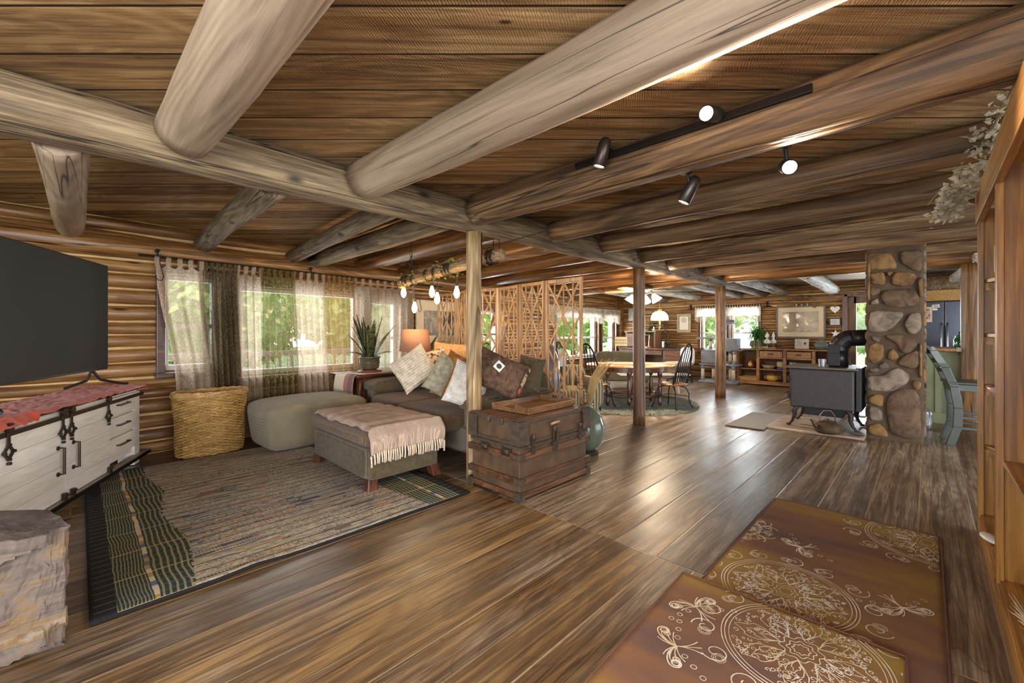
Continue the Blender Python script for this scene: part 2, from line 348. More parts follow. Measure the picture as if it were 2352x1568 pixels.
def mk_ceiling(pal=None, name='ceiling_boards'):
    n = NT(name); v0 = n.map(n.co(), rot=(0, 0, radians(44.4)))      # x: along boards, y: across (after turning)
    x, y, z = n.sep(v0)[:3]
    wv = n.m('MULTIPLY', n.m('SINE', n.m('MULTIPLY', y, 1.7)), .02)
    q = n.m('DIVIDE', n.m('ADD', n.m('ADD', y, wv), n.m('MULTIPLY', x, .02)), .235); idx = n.m('FLOOR', q); fr = n.m('FRACT', q)
    r = n.white(idx, '1D'); r2 = n.white(n.m('ADD', idx, 55.5), '1D')
    v = n.com(n.m('ADD', x, n.m('MULTIPLY', r, 40)), y, n.m('MULTIPLY', r2, 30))
    g = n.noise(n.map(v, (.7, 8, 1)), 1, 5, .62, 1.1)
    rings = n.m('SINE', n.m('MULTIPLY', n.noise(n.map(v, (.5, 3.2, 1)), 1, 2, .4, .7), 110))
    saw = n.m('MULTIPLY', n.wave(n.map(v, (1, .55, 1), rot=(0, 0, .5)), 34, 7, 'X', 3, .8), n.ramp(n.noise(n.map(v, (1.5, 3, 1)), 1, 2), [(.4, .15), (.6, 1.0)])); fi = n.noise(n.map(v, (4, 110, 1)), 1, 3, .65)
    st = n.ramp(n.noise(n.map(v, (1.3, 2.2, 1)), 1, 4, .6, .4), [(.42, 0.0), (.7, 1.0)])
    f = n.m('ADD', n.m('ADD', n.m('MULTIPLY', g, .72), n.m('MULTIPLY', rings, .06)), n.m('MULTIPLY', n.m('SUBTRACT', r2, .5), .34))
    f = n.m('ADD', n.m('ADD', f, n.m('MULTIPLY', n.m('SUBTRACT', saw, .3), .13)), n.m('MULTIPLY', n.m('SUBTRACT', fi, .5), .5))
    pal = pal or [(.06, srgb(92, 70, 48)), (.34, srgb(168, 132, 90)), (.66, srgb(216, 182, 134))]
    c = n.ramp(f, pal)
    ln = n.ramp(n.noise(n.map(v, (1.0, 30, 1)), 1, 3, .6, .5), [(.50, 0.0), (.57, 1.0)]); c = n.mix(n.m('MULTIPLY', ln, .42), c, srgb(74, 52, 34))
    rl = n.ramp(n.m('ABSOLUTE', rings), [(.0, 1.0), (.25, 0.0)]); c = n.mix(n.m('MULTIPLY', rl, .22), c, srgb(80, 56, 36))
    c = n.mix(n.m('MULTIPLY', st, .4), c, srgb(92, 68, 48))
    kn = n.voro(n.map(v, (2.2, 5, 1)), 1); c = n.mix(n.ramp(kn, [(.035, .85), (.07, 0.0)]), c, srgb(48, 30, 18))
    e = n.m('MULTIPLY', n.m('MINIMUM', fr, n.m('SUBTRACT', 1, fr)), .235); gap = n.ramp(e, [(.002, 1.0), (.007, 0.0)])
    c = n.mix(gap, c, srgb(30, 20, 13)); n.set(col=c, rough=.8, spec=.2)
    h = n.m('SUBTRACT', n.m('ADD', n.m('MULTIPLY', g, .5), n.m('MULTIPLY', saw, .35)), n.m('MULTIPLY', gap, 1.5))
    n.bump(h, .6, .008); return n.mat
def mk_logwall():
    n = NT('log_wall'); co_ = n.co(); x, y, z = n.sep(co_)[:3]
    u = n.m('ADD', x, n.m('MULTIPLY', y, 1.3)); v = n.com(u, z, 0)
    g = n.noise(n.map(v, (.9, 17, 1)), 1, 5, .6, 1.0); w = n.noise(n.map(v, (.5, 3, 1)), 1, 3, .5)
    fi = n.noise(n.map(v, (6, 140, 1)), 1, 2)
    f = n.m('ADD', n.m('ADD', n.m('MULTIPLY', g, .6), n.m('MULTIPLY', w, .45)), n.m('MULTIPLY', n.m('SUBTRACT', fi, .5), .3))
    c = n.ramp(f, [(.25, srgb(62, 40, 22)), (.5, srgb(136, 94, 50)), (.75, srgb(188, 144, 86))])
    ln = n.ramp(n.noise(n.map(v, (1.2, 40, 1)), 1, 3, .6, .6), [(.50, 0.0), (.58, 1.0)]); c = n.mix(n.m('MULTIPLY', ln, .45), c, srgb(66, 40, 20))
    bl = n.ramp(n.noise(n.map(v, (1.4, 6, 1), loc=(5, 2, 0)), 1, 3), [(.52, 0.0), (.66, .6)]); c = n.mix(bl, c, srgb(84, 52, 26))
    kn = n.voro(n.map(v, (2.2, 9, 1)), 1); c = n.mix(n.ramp(kn, [(.07, .9), (.16, 0.0)]), c, srgb(50, 28, 14))
    n.set(col=c, rough=.38, spec=.5, coat=.15); n.bump(n.m('ADD', g, fi), .3, .006); return n.mat
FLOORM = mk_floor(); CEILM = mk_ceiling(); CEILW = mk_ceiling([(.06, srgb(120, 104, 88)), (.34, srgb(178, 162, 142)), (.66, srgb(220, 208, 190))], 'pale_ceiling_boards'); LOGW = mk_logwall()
CHINK = plain('chinking', srgb(206, 172, 122), .8, var=.12, sc=20, bump=.3)
def mk_glass():
    n = NT('window_glass'); t = n.n('BsdfTransparent'); g = n.n('BsdfGlossy'); g.inputs['Roughness'].default_value = .02
    fr = n.n('LayerWeight'); fa = n.m('ADD', n.m('MULTIPLY', n.m('POWER', fr.outputs['Facing'], 5), .5), .04); mx = n.n('MixShader'); n.l(fa, mx.inputs[0]); n.l(t.outputs[0], mx.inputs[1]); n.l(g.outputs[0], mx.inputs[2]); n.l(mx.outputs[0], n.out.inputs[0]); return n.mat
GLASS = mk_glass()
def sheer(name, c1, c2, open_=.35, sc=200, spark=0):
    n = NT(name); v = n.co(); x, y, z = n.sep(v)[:3]
    w = n.noise(n.map(v, (sc, sc, sc*.35)), 1, 2); big = n.noise(n.map(v, (14, 14, 1.5)), 1, 3)
    col = n.ramp(n.m('ADD', n.m('MULTIPLY', w, .6), n.m('MULTIPLY', big, .4)), [(.35, c1), (.65, c2)])
    d = n.n('BsdfDiffuse'); tl = n.n('BsdfTranslucent'); tr = n.n('BsdfTransparent')
    n.l(col, d.inputs[0]); n.l(col, tl.inputs[0])
    a = n.n('MixShader'); a.inputs[0].default_value = .45; n.l(d.outputs[0], a.inputs[1]); n.l(tl.outputs[0], a.inputs[2])
    m_ = n.n('MixShader'); k = n.ramp(w, [(.5-open_*.35, open_*1.6), (.62, open_*.3)])
    n.l(k, m_.inputs[0]); n.l(a.outputs[0], m_.inputs[1]); n.l(tr.outputs[0], m_.inputs[2]); n.l(m_.outputs[0], n.out.inputs[0]); return n.mat
SHW = sheer('white_sheer', srgb(168, 146, 124), srgb(214, 194, 172), .30)
SHO = sheer('olive_sheer', srgb(62, 54, 42), srgb(136, 118, 88), .16, 120)
SHOG = sheer('moss_sheer', srgb(66, 62, 38), srgb(150, 134, 88), .32, 90)
SHG = sheer('amber_sheer', srgb(128, 96, 62), srgb(176, 142, 98), .34, 120)
LACE = sheer('lace', srgb(220, 210, 196), srgb(240, 232, 220), .35, 60)
# ---------------------------------------------------------------- room shell
CZ = 2.27                                   # board ceiling
S(G().box((3.7, .7, -.06), (16.6, 13.4, .12)).make('floor', FLOORM))
S(G().add([(-3, -4.6, CZ), (13, -4.6, CZ), (13, 7.2, CZ), (-3, 7.2, CZ), (-3, -4.6, CZ+.1), (13, -4.6, CZ+.1), (13, 7.2, CZ+.1), (-3, 7.2, CZ+.1)],
          [(0, 1, 2, 3), (4, 5, 6, 7), (0, 1, 5, 4), (1, 2, 6, 5), (2, 3, 7, 6), (3, 0, 4, 7)]).make('ceiling', CEILM))
S(G().box(((8.08+XB+.1)/2, 1.8, CZ-.006), (XB+.1-8.08, 9.6, .012)).make('ceiling', CEILW))  # paler far boards: weathered tone plus daylight whitening put into the colour

def logwall(name, L, holes, zt=CZ, seed=0, chip=()):
    """log courses from x=0 to L, inner face near y=0, outward +y; holes (x0,x1,z0,z1)"""
    r = random.Random(seed); zs = [0]
    while zs[-1] < zt: zs.append(zs[-1]+r.choice((.105, .125, .14, .155)))
    zs[-1] = zt
    xs = set(); k = 0.0
    while k < L: xs.add(round(k, 4)); k += .07
    xs.add(L)
    for h in holes: xs.add(h[0]); xs.add(h[1])
    xs = sorted(xs)
    rows = []
    for c in range(len(zs)-1):
        a, b = zs[c], zs[c+1]
        for t in (.0, .06, .14, .3, .5, .7, .86, .94): rows.append((a+(b-a)*t, c, t))
    rows.append((zt, len(zs)-2, 1.0))
    hz = set()
    for h in holes: hz.add(h[2]); hz.add(h[3])
    for q in hz:
        i = min(range(len(rows)), key=lambda i: abs(rows[i][0]-q)); rows[i] = (q, rows[i][1], rows[i][2])
    rows.sort(key=lambda q: q[0])
    def pt(x, row):
        z, c, t = row; d = .055*sqrt(max(0, 1-(2*t-1)**2)); am = .010+.006*sin(c*7)
        wob = nz(x*.9, c*3.1, seed)*.045+nz(x*3.3, c*5, seed+9)*.016
        if t < .1 or t > .9: return (x, .03+nz(x*2, z*5)*.006, z+wob*.5)
        return (x, .045-d-wob*.6, z+wob*.4)
    vs = [pt(x, w) if not any(abs(w[0]-q) < 1e-6 for q in hz) else (x, pt(x, w)[1], w[0]) for x in xs for w in rows]
    g = G(); nr = len(rows); fs = []; ms = []
    for i in range(len(xs)-1):
        xm = (xs[i]+xs[i+1])/2
        for j in range(nr-1):
            zm = (rows[j][0]+rows[j+1][0])/2
            if any(h[0] < xm < h[1] and h[2] < zm < h[3] for h in holes): continue
            fs.append((i*nr+j, (i+1)*nr+j, (i+1)*nr+j+1, i*nr+j+1)); t = rows[j][2]; ms.append(1 if (t < .05 or t >= .93) else 0)
    g.v = vs; g.f = fs; g.m = ms
    # outer boards and the cut ends of the logs round each opening
    g.k = 0
    cuts = sorted({0, L} | {h[0] for h in holes} | {h[1] for h in holes})
    for a, b in zip(cuts, cuts[1:]):
        hs = sorted([(h[2], h[3]) for h in holes if h[0] <= a and h[1] >= b]); z = 0
        for q0, q1 in hs+[(zt, zt)]:
            if q0 > z: g.box(((a+b)/2, .15, (z+q0)/2), (b-a, .12, q0-z))
            z = q1
    for x0, x1, z0, z1 in holes:
        for (c, d) in (((x0, .1, (z0+z1)/2), (.02, .16, z1-z0)), ((x1, .1, (z0+z1)/2), (.02, .16, z1-z0)), (((x0+x1)/2, .1, z0), (x1-x0, .16, .02)), (((x0+x1)/2, .1, z1), (x1-x0, .16, .02))): g.box(c, d)
    return g

# left wall: local x runs along the wall, origin at X=-2
AO = (-2.0, WA(-2.0), 0); kA = 1/cos(AW)
def ax(X): return (X+2.0)*kA
HA = [(.60, 1.07, .80, 1.78), (1.27, 2.74, .70, 1.72), (2.90, 3.40, .62, 1.66), (5.15, 5.75, .55, 1.60), (7.75, 9.80, .55, 1.62), (10.02, 10.88, .52, 1.62)]
wa = logwall('wall_left', ax(XB), [(ax(a), ax(b), c, d) for a, b, c, d in HA], seed=3).make('wall_left', [LOGW, CHINK], smooth=True)
wa.location = AO; wa.rotation_euler = (0, 0, AW); S(wa)
# far wall: local x runs toward -Y, origin at the corner
YB = WA(XB)
def bx(Y): return YB-Y
HB = [(4.18, 3.58, .72, 1.74), (3.47, 2.86, .72, 1.74), (1.20, .30, .0, 1.93)]
wb = logwall('wall_back', YB+2.6, [(bx(a), bx(b), c, d) for a, b, c, d in HB], seed=11).make('wall_back', [LOGW, CHINK], smooth=True)
wb.location = (XB, YB, 0); wb.rotation_euler = (0, 0, -pi/2); S(wb)

def window(n, x0, x1, z0, z1, parent_loc, rz, mid=None, mat=None, trim=None, vert=()):
    o = bpy.data.objects.new('window_%d' % n, None); C.objects.link(o); o.location = parent_loc; o.rotation_euler = (0, 0, rz); S(o)
    mat = mat or WHITEP; w = x1-x0; h = z1-z0; xm = (x0+x1)/2; zm = (z0+z1)/2
    g = G(); y = .10
    for c, d in (((x0+.025, y, zm), (.05, .07, h)), ((x1-.025, y, zm), (.05, .07, h)), ((xm, y, z0+.03), (w, .07, .06)), ((xm, y, z1-.025), (w, .07, .05))): g.box(c, d)
    if mid: g.box((xm, y-.012, z0+h*mid), (w, .06, .045))
    for f in vert: g.box((x0+w*f, y, zm), (.045, .06, h))
    g.make('window_frame', mat, o, bev=.004)
    G().box((xm, y+.01, zm), (w-.06, .006, h-.06)).make('window_pane', GLASS, o)
    if trim:
        t = G(); k = .07
        for c, d in (((x0-k/2, -.03, zm), (k, .05, h+2*k)), ((x1+k/2, -.03, zm), (k, .05, h+2*k)), ((xm, -.03, z1+k/2), (w, .05, k)), ((xm, -.05, z0-.03), (w+.16, .09, .05))): t.box(c, d)
        t.make('window_casing', trim, o, bev=.006)
    return o
for i, (a, b, c, d) in enumerate(HA):
    window(i+1, ax(a), ax(b), c, d, AO, AW, mid=(.47 if i != 1 else None), trim=DARKW, vert=((.62,) if i == 4 else ()))
for i, (a, b, c, d) in enumerate(HB[:2]): window(i+7, bx(a), bx(b), c, d, (XB, YB, 0), -pi/2, mid=.45, trim=DARKW)
# glazed door in the far wall
dr = bpy.data.objects.new('door_1', None); C.objects.link(dr); dr.location = (XB, YB, 0); dr.rotation_euler = (0, 0, -pi/2); S(dr)
x0, x1 = bx(1.20), bx(.30)
g = G()
for c, d in (((x0+.07, .08, .965), (.14, .05, 1.93)), ((x1-.07, .08, .965), (.14, .05, 1.93)), (((x0+x1)/2, .08, 1.86), (.7, .05, .14)), (((x0+x1)/2, .08, .1), (.7, .05, .2))): g.box(c, d)
DOORM = wood('door_brown', srgb(84, 58, 36), srgb(128, 94, 62), srgb(150, 116, 80), axis=2, rough=.45)
g.make('door_leaf', DOORM, dr, bev=.004); G().box(((x0+x1)/2, .09, 1.0), (.64, .006, 1.62)).make('door_pane', GLASS, dr)
g = G()
for c, d in (((x0-.04, -.02, .99), (.09, .06, 2.0)), ((x1+.04, -.02, .99), (.09, .06, 2.0)), (((x0+x1)/2, -.02, 1.98), (1.0, .06, .09))): g.box(c, d)
g.make('door_casing', DARKZ, dr, bev=.006)
G().tube([(x0+.06, .05, .95), (x0+.06, 0, .95), (x0+.16, 0, .95)], .01).make('door_handle', BRONZE, dr)

S(log0 if False else G().cyl((XB-.02, YB-.02, 0), (XB-.02, YB-.02, CZ), .085, .085, 16).make('trim_1', LOGW, smooth=True))
# ---------------------------------------------------------------- logs
def log(name, p0, p1, r0, r1, mat, label, seed, group=None, bend=.02, knob=.08, cut=None, cat='beam', seg=24, flat=1.0, crack=()):
    if crack: seg = 96
    p0 = Vector(p0); p1 = Vector(p1); d = p1-p0; L = d.length; n = max(8, int(L/.12))
    upx = cat == 'post'
    g = G(); vs = []; fs = []
    for i in range(n+1):
        t = i/n; s = t*L; r = r0+(r1-r0)*t
        by = nz(s*.35, seed*3.7)*bend*2; bz = nz(s*.35, seed*5.1+9)*bend*1.4
        for k in range(seg):
            a = 2*pi*k/seg
            q = r*(1+nz(s*.9, cos(a)*1.3+seed*9, sin(a)*1.3)*knob*1.4+nz(s*5, cos(a)*2.2+seed, sin(a)*2.2)*knob*.5)
            for ca, cw, cd, c0, c1 in crack:
                if c0 < s < c1:
                    da = abs((a-ca-.25*nz(s*.6, seed)+pi) % (2*pi)-pi); q -= cd*max(0, 1-da/cw)*min(1, (s-c0)/.4, (c1-s)/.4)*(.8+.5*nz(s*4, seed))
            A = by+cos(a)*q; B = bz+sin(a)*q*flat
            vs.append((A, B, s) if upx else (s, A, B))
    for i in range(n):
        for k in range(seg):
            a = i*seg+k; b = i*seg+(k+1) % seg; fs.append((a, b, b+seg, a+seg))
    # sawn ends, slightly dished
    for e, base in ((0, 0), (1, n*seg)):
        c = sum((Vector(vs[base+k]) for k in range(seg)), Vector())/seg; vs.append(tuple(c)); ci = len(vs)-1
        for k in range(seg): fs.append((base+k, base+(k+1) % seg, ci))
    g.add(vs, fs); o = g.make(name, mat, smooth=True)
    for p in o.data.polygons[-2*seg:]: p.use_smooth = False
    o.location = p0
    if upx: o.rotation_euler = (d.to_track_quat('Z', 'Y')).to_euler()
    else: o.rotation_euler = (d.to_track_quat('X', 'Z')).to_euler()
    tag(o, label, cat, group); return o
GY = 2.66; BZ = CZ-.135
log('log_girder', (-1.6, GY, BZ-.01), (11.2, GY+.05, BZ+.0), .125, .115, WG, 'long weathered log girder carried by the row of log posts', 2, bend=.012)
RJ = [(.39, .118, WGP, 'thick pale joist log nearest the camera on the left, above the rug'),
      (1.30, .12, WGP, 'thick split joist log with a long open crack down its side'),
      (2.19, .115, WB, 'rough brown joist log carrying the track lights, over the first post'),
      (3.15, .095, WB, 'smooth joist log next behind the one with the track lights'),
      (4.02, .092, WB, 'reddish joist log with knots, second behind the track-light joist'),
      (4.90, .085, WB, 'knotty thin joist log, third behind the track-light joist'),
      (5.72, .10, WB, 'heavy dark joist log passing just before the stone chimney'),
      (6.92, .08, WB, 'thin joist log just behind the top of the stone chimney'),
      (7.95, .095, WO, 'orange joist log ending over the farthest post')]
for i, (X, r, m, lb) in enumerate(RJ):
    log('log_joist', (X-.03 if i < 2 else X, GY-.125, BZ+.02), (X+.02+(.06 if i == 1 else 0), -3.4, BZ+.02), r, r*1.08, m, lb, 20+i, bend=.018, knob=.05, crack={0: ((5.35, .06, .02, .2, 5),), 1: ((3.55, .075, .045, .1, 2.4), (5.6, .05, .02, .9, 4)), 2: ((4.4, .05, .015, .5, 4),), 3: ((3.7, .05, .015, .3, 5),)}.get(i, ()))
LJ = [(-.06, -.05, .095, WGP, 'short pale joist log at the far left, above the television'),
      (.80, .93, .09, WG, 'cracked pale joist log with its sawn end showing left of the first post'),
      (1.68, 1.83, .08, WG, 'slender joist log over the white and olive curtains'),
      (2.12, 2.10, .10, WG, 'squared joist log with a black bracket at the curtain wall'),
      (2.75, 2.76, .085, WO, 'brown joist log just beside the bracketed joist over the curtains'),
      (3.45, 3.5, .085, WO, 'brown joist log above the hanging driftwood lamp'),
      (4.35, 4.4, .095, WO, 'wide orange joist log above the lattice screen'),
      (5.2, 5.2, .09, WO, 'orange joist log behind the wide one over the screen'),
      (6.05, 6.0, .09, WO, 'orange joist log in front of the ceiling fan'),
      (6.95, 6.9, .09, WO, 'orange joist log over the dining table behind the fan'),
      (7.9, 7.9, .095, WO, 'orange joist log reaching the farthest post from the curtain wall')]
for i, (X0, X1, r, m, lb) in enumerate(LJ):
    log('log_joist', (X0, GY+.125, BZ+(.01 if i > 1 else -.05)), (X1, WA(X1)+.06, BZ-.02), r, r*.97, m, lb, 50+i, bend=.02, crack={1: ((4.2, .09, .03, .0, 2.4),), 2: ((4.0, .05, .02, .3, 2),)}.get(i, ()))
for i, (y, r, lb) in enumerate([(5.15, .085, 'pale grey ceiling log nearest the corner of the dining area'), (4.25, .08, 'grey ceiling log over the desk corner'),
                                (3.30, .09, 'squared whitewashed ceiling log behind the farthest post'), (2.35, .08, 'whitewashed ceiling log over the spider plant'),
                                (1.42, .12, 'thick squared whitewashed beam ending above the large framed picture')]):
    log('log_joist', (8.05, y, BZ), (XB+.05, y, BZ-.05), r, r, WW, lb, 80+i, bend=.02, flat=(.9 if i in (2, 4) else 1))
log('log_beam', (7.6, -.52, BZ-.02), (10.6, -.35, BZ-.02), .11, .1, WW, 'whitewashed log beam over the bar counter', 90)
# top plate log over the curtains
pl = log('wall_plate_log', (-2, WA(-2)+.0, 1.985), (8.2, WA(8.2), 2.03), .10, .09, WO, 'long orange top log of the curtain wall just above the rod', 95, bend=.015, seg=20)

def post(x, y, r, top, mat, label, seed, brk=0, base=True):
    o = log('log_post', (x, y, 0), (x, y, top), r*1.04, r*.98, mat, label, seed, cat='post', bend=.006, knob=.03)
    g = G().mi(0)
    a = radians(215) if brk == 0 else radians(brk)
    g.at((0, 0, 0), a)
    g.box((r+.003, 0, top-.13), (.008, .045, .27))
    for k in range(3): g.mi(1).cyl((r+.004, 0, top-.045-k*.075), (r+.018, 0, top-.045-k*.075), .012, seg=8); g.mi(0)
    g.make('post_bracket', [BLACKM, STEEL], o)
    return o
post(2.285, 2.675, .062, 2.02, WP, 'pale rough-shaved log post in the foreground behind the trunk', 1, brk=180)
post(5.10, 2.68, .075, 2.03, WPD, 'reddish log post in the middle, before the dining table', 2, brk=200)
post(8.27, 2.73, .088, 2.04, WPD, 'thick amber log post farthest back, beside the cat tree', 3, brk=200)
post(7.82, -.42, .12, 2.05, WPD, 'broad log post rising beside the bar counter', 4, brk=190)

# smoke alarm
p = ONX(68, 478, -.42); t = T('smoke_alarm', 'small round white smoke alarm on the ceiling boards at far left', 'smoke alarm', (p.x, p.y, CZ-.005))
p2 = H2(68, 478, CZ) if False else None
d_ = FPX*(CZ-CH)/(HZ-478); q = P(68, 478, d_); t.location = (q.x, q.y, CZ)
G().lathe([(.07, 0), (.072, -.012), (.05, -.02), (.045, -.035), (0, -.037)]).make('alarm_base', plain('aged_white', srgb(190, 194, 186), .5), t, smooth=True)
G().cyl((.02, 0, -.036), (.02, 0, -.05), .012).make('test_button', STEEL, t)

# ---------------------------------------------------------------- outdoors
LAWN = plain('lawn', srgb(96, 112, 70), .95, var=.35, sc=3)
S(G().box((6, 8, -.6), (90, 90, .1)).make('lawn', LAWN))
def leafmat(name, a, b):
    n = NT(name); f = n.noise(n.co(), 3, 2); c = n.ramp(f, [(.3, a), (.7, b)])
    d = n.n('BsdfDiffuse'); tl = n.n('BsdfTranslucent'); n.l(c, d.inputs[0]); n.l(c, tl.inputs[0]); mx = n.n('MixShader'); mx.inputs[0].default_value = .5
    n.l(d.outputs[0], mx.inputs[1]); n.l(tl.outputs[0], mx.inputs[2]); n.l(mx.outputs[0], n.out.inputs[0]); return n.mat
LEAF = leafmat('tree_leaves', srgb(132, 168, 96), srgb(214, 230, 160))
BARK = plain('bark', srgb(92, 74, 58), .9, var=.3, bump=.4)
def tree(x, y, h, w, n, label, seed, group='trees beyond the windows'):
    r = random.Random(seed); t = T('broadleaf_tree', label, 'tree', (x, y, -.55), r.random()*6, group)
    g = G(); vs = []; fs = []
    for i in range(n):
        while True:
            p = Vector((r.uniform(-1, 1), r.uniform(-1, 1), r.uniform(-1, 1)))
            if p.length < 1: break
        p = Vector((p.x*w, p.y*w, h*.6+p.z*h*.42)); s = r.uniform(.12, .26)
        a = Vector((r.uniform(-1, 1), r.uniform(-1, 1), r.uniform(-1, 1))).normalized()*s; b = a.cross(Vector((r.uniform(-1, 1), r.uniform(-1, 1), r.uniform(-1, 1)))).normalized()*s*.6
        k = len(vs); vs += [p-a, p+b, p+a, p-b]; fs.append((k, k+1, k+2, k+3))
    g.add(vs, fs); g.make('foliage', LEAF, t)
    G().tube([(0, 0, 0), (.1, 0, h*.3), (0, .1, h*.7)], [.16, .12, .05]).make('trunk', BARK, t); return t
tr = tree(1.5, 12.5, 5.0, 2.6, 2600, 'broad leafy tree outside the curtained living room windows', 1)
dup(tr, (6.8, 13.5, -.55), 1.0, 'leafy tree outside the windows behind the lattice screen')
dup(tr, (-3.6, 12, -.55), 2.2, 'leafy tree outside, seen through the leftmost curtain')
dup(tr, (12.2, 13.2, -.55), 2.9, 'leafy tree outside the fringed dining windows')
dup(tr, (18.5, 7.5, -.55), .4, 'leafy tree outside the left pane of the far double window')
dup(tr, (19.5, 2.2, -.55), 1.9, 'leafy tree outside the right pane of the far double window')
dup(tr, (19.5, -3.4, -.55), 2.6, 'leafy tree outside the glazed door')
for k, (x, y) in enumerate(((16.5, 11.5), (20.5, 15), (24.5, 11), (25.5, 4.5), (26, -1.2), (3.6, 17.5), (-1, 17.5), (9.5, 18.5))):
    dup(tr, (x, y, -.55-.25*(k % 3)), .7*k, 'leafy tree in the blurred green background beyond the windows', 'background trees')
t = T('porch_railing', 'dim porch railing outside the leftmost curtained window', 'railing', (0, WA(1)+1.9, -.5), AW)
g = G(); g.box((1.5, 0, 1.35), (5, .06, .08)); g.box((1.5, 0, .6), (5, .05, .06)); g.make('rail', WHITEP, t, bev=.004)
g = G()
for i in range(26): g.box((-.9+i*.19, 0, .98), (.035, .035, .74))
g.make('balusters', WHITEP, t)
G().box((-1, 0, .7), (.1, .1, 1.5)).box((4, 0, .7), (.1, .1, 1.5)).make('rail_post', WHITEP, t)
# ---------------------------------------------------------------- living room
random.seed(5)
# woven area rug: stripes along x with bordered ends
def mk_rug():
    n = NT('kilim_rug'); x, y, z = n.sep(n.co())[:3]         # x 0..2.0, y 0..2.5
    xw = n.m('ADD', x, n.m('MULTIPLY', n.m('SUBTRACT', n.noise(n.co(), 3.0, 2), .5), .05)); yw = n.m('ADD', y, n.m('MULTIPLY', n.m('SUBTRACT', n.noise(n.map(n.co(), (1.4, 3, 1)), 1, 2), .5), .06))
    row = n.m('FLOOR', n.m('DIVIDE', yw, .021)); rr = n.white(row, '1D'); rr2 = n.white(n.m('ADD', row, 91.7), '1D')
    cell = n.m('FLOOR', n.m('DIVIDE', n.m('ADD', x, rr), n.m('ADD', .05, n.m('MULTIPLY', rr2, .14)))); cr = n.white(n.com(row, cell, 0)); cr2 = n.white(n.com(row, cell, 7))
    base = n.ramp(n.noise(n.map(n.co(), (10, 60, 1)), 1, 4, .7), [(.32, srgb(98, 96, 92)), (.5, srgb(166, 154, 132)), (.66, srgb(214, 198, 168))])
    zone = n.noise(n.map(n.co(), (.8, 1.2, 1)), 1, 2); base = n.mix(n.ramp(zone, [(.4, 0.0), (.6, .45)]), base, srgb(112, 134, 152))
    base = n.mix(n.ramp(n.noise(n.map(n.co(), (1, 2.5, 1), loc=(4, 4, 0)), 1, 2), [(.45, 0.0), (.62, .35)]), base, srgb(150, 106, 66))
    pal = n.ramp(cr, [(0, srgb(40, 44, 66)), (.28, srgb(176, 98, 64)), (.45, srgb(88, 62, 86)), (.58, srgb(44, 42, 38)), (.72, srgb(176, 140, 74)), (.86, srgb(86, 118, 140))], 'CONSTANT')
    dash = n.m('GREATER_THAN', n.m('MULTIPLY', cr2, n.m('GREATER_THAN', rr2, .35)), .70)
    dots = n.m('MULTIPLY', n.m('GREATER_THAN', n.m('SINE', n.m('MULTIPLY', x, 420)), .0), n.m('GREATER_THAN', rr, .8))
    c = n.mix(n.m('MULTIPLY', dash, .75), base, pal); c = n.mix(n.m('MULTIPLY', dots, .6), c, srgb(48, 46, 42))
    sp = n.white(n.com(n.m('FLOOR', n.m('DIVIDE', x, .011)), n.m('FLOOR', n.m('DIVIDE', yw, .009)), 3)); c = n.mix(n.m('MULTIPLY', n.m('GREATER_THAN', n.noise(n.map(n.co(), (2, 5, 1)), 1, 2), .46), .55), c, n.mix(.35, n.ramp(sp, [(0, srgb(214, 200, 172)), (.34, srgb(120, 136, 150)), (.55, srgb(60, 62, 70)), (.7, srgb(190, 176, 150)), (.9, srgb(170, 104, 76))], 'CONSTANT'), base))
    ln = n.m('LESS_THAN', n.m('FRACT', n.m('ADD', n.m('DIVIDE', yw, .083), n.m('MULTIPLY', n.noise(n.map(n.co(), (3, .3, 1)), 1, 1), .8))), .12); c = n.mix(n.m('MULTIPLY', ln, .75), c, srgb(52, 52, 50))
    # end borders: dark green grid
    gx = n.m('LESS_THAN', n.m('FRACT', n.m('DIVIDE', xw, n.m('ADD', .013, n.m('MULTIPLY', n.m('GREATER_THAN', x, .21), .013)))), .36); gy = n.m('GREATER_THAN', n.m('FRACT', n.m('DIVIDE', yw, .013)), .3)
    gb = n.ramp(n.noise(n.map(n.co(), (.3, 2.2, 1)), 1, 1), [(.35, srgb(48, 66, 74)), (.5, srgb(50, 56, 42)), (.7, srgb(72, 64, 44))])
    grid = n.mix(n.m('MULTIPLY', n.m('MULTIPLY', gx, gy), .8), gb, srgb(176, 172, 136))
    gl = n.m('LESS_THAN', n.m('FRACT', n.m('DIVIDE', yw, .31)), .035); grid = n.mix(n.m('MULTIPLY', gl, .9), grid, srgb(186, 164, 112))
    gl2 = n.m('LESS_THAN', n.m('FRACT', n.m('DIVIDE', yw, .062)), .1); grid = n.mix(n.m('MULTIPLY', gl2, .5), grid, srgb(130, 122, 90))
    jag = n.m('MULTIPLY', n.m('FLOOR', n.m('MULTIPLY', n.m('PINGPONG', yw, .55), 20)), .006)
    d = n.m('MINIMUM', x, n.m('SUBTRACT', 2.0, x)); dj = n.m('SUBTRACT', d, jag); dj = n.m('SUBTRACT', dj, n.m('MULTIPLY', rr, .02))
    c = n.mix(n.m('LESS_THAN', dj, .34), c, grid)
    band = n.m('MULTIPLY', n.m('GREATER_THAN', n.m('ADD', d, n.m('SUBTRACT', xw, x)), .205), n.m('LESS_THAN', n.m('ADD', d, n.m('SUBTRACT', xw, x)), .225))
    bc = n.ramp(n.white(n.m('FLOOR', n.m('DIVIDE', y, .05)), '1D'), [(0, srgb(206, 192, 156)), (.4, srgb(170, 140, 84)), (.65, srgb(96, 110, 130)), (.8, srgb(206, 180, 170))], 'CONSTANT')
    c = n.mix(band, c, bc)
    c = n.mix(n.m('LESS_THAN', d, .085), c, n.mix(n.m('MULTIPLY', gl2, .4), srgb(34, 34, 38), srgb(150, 142, 120)))
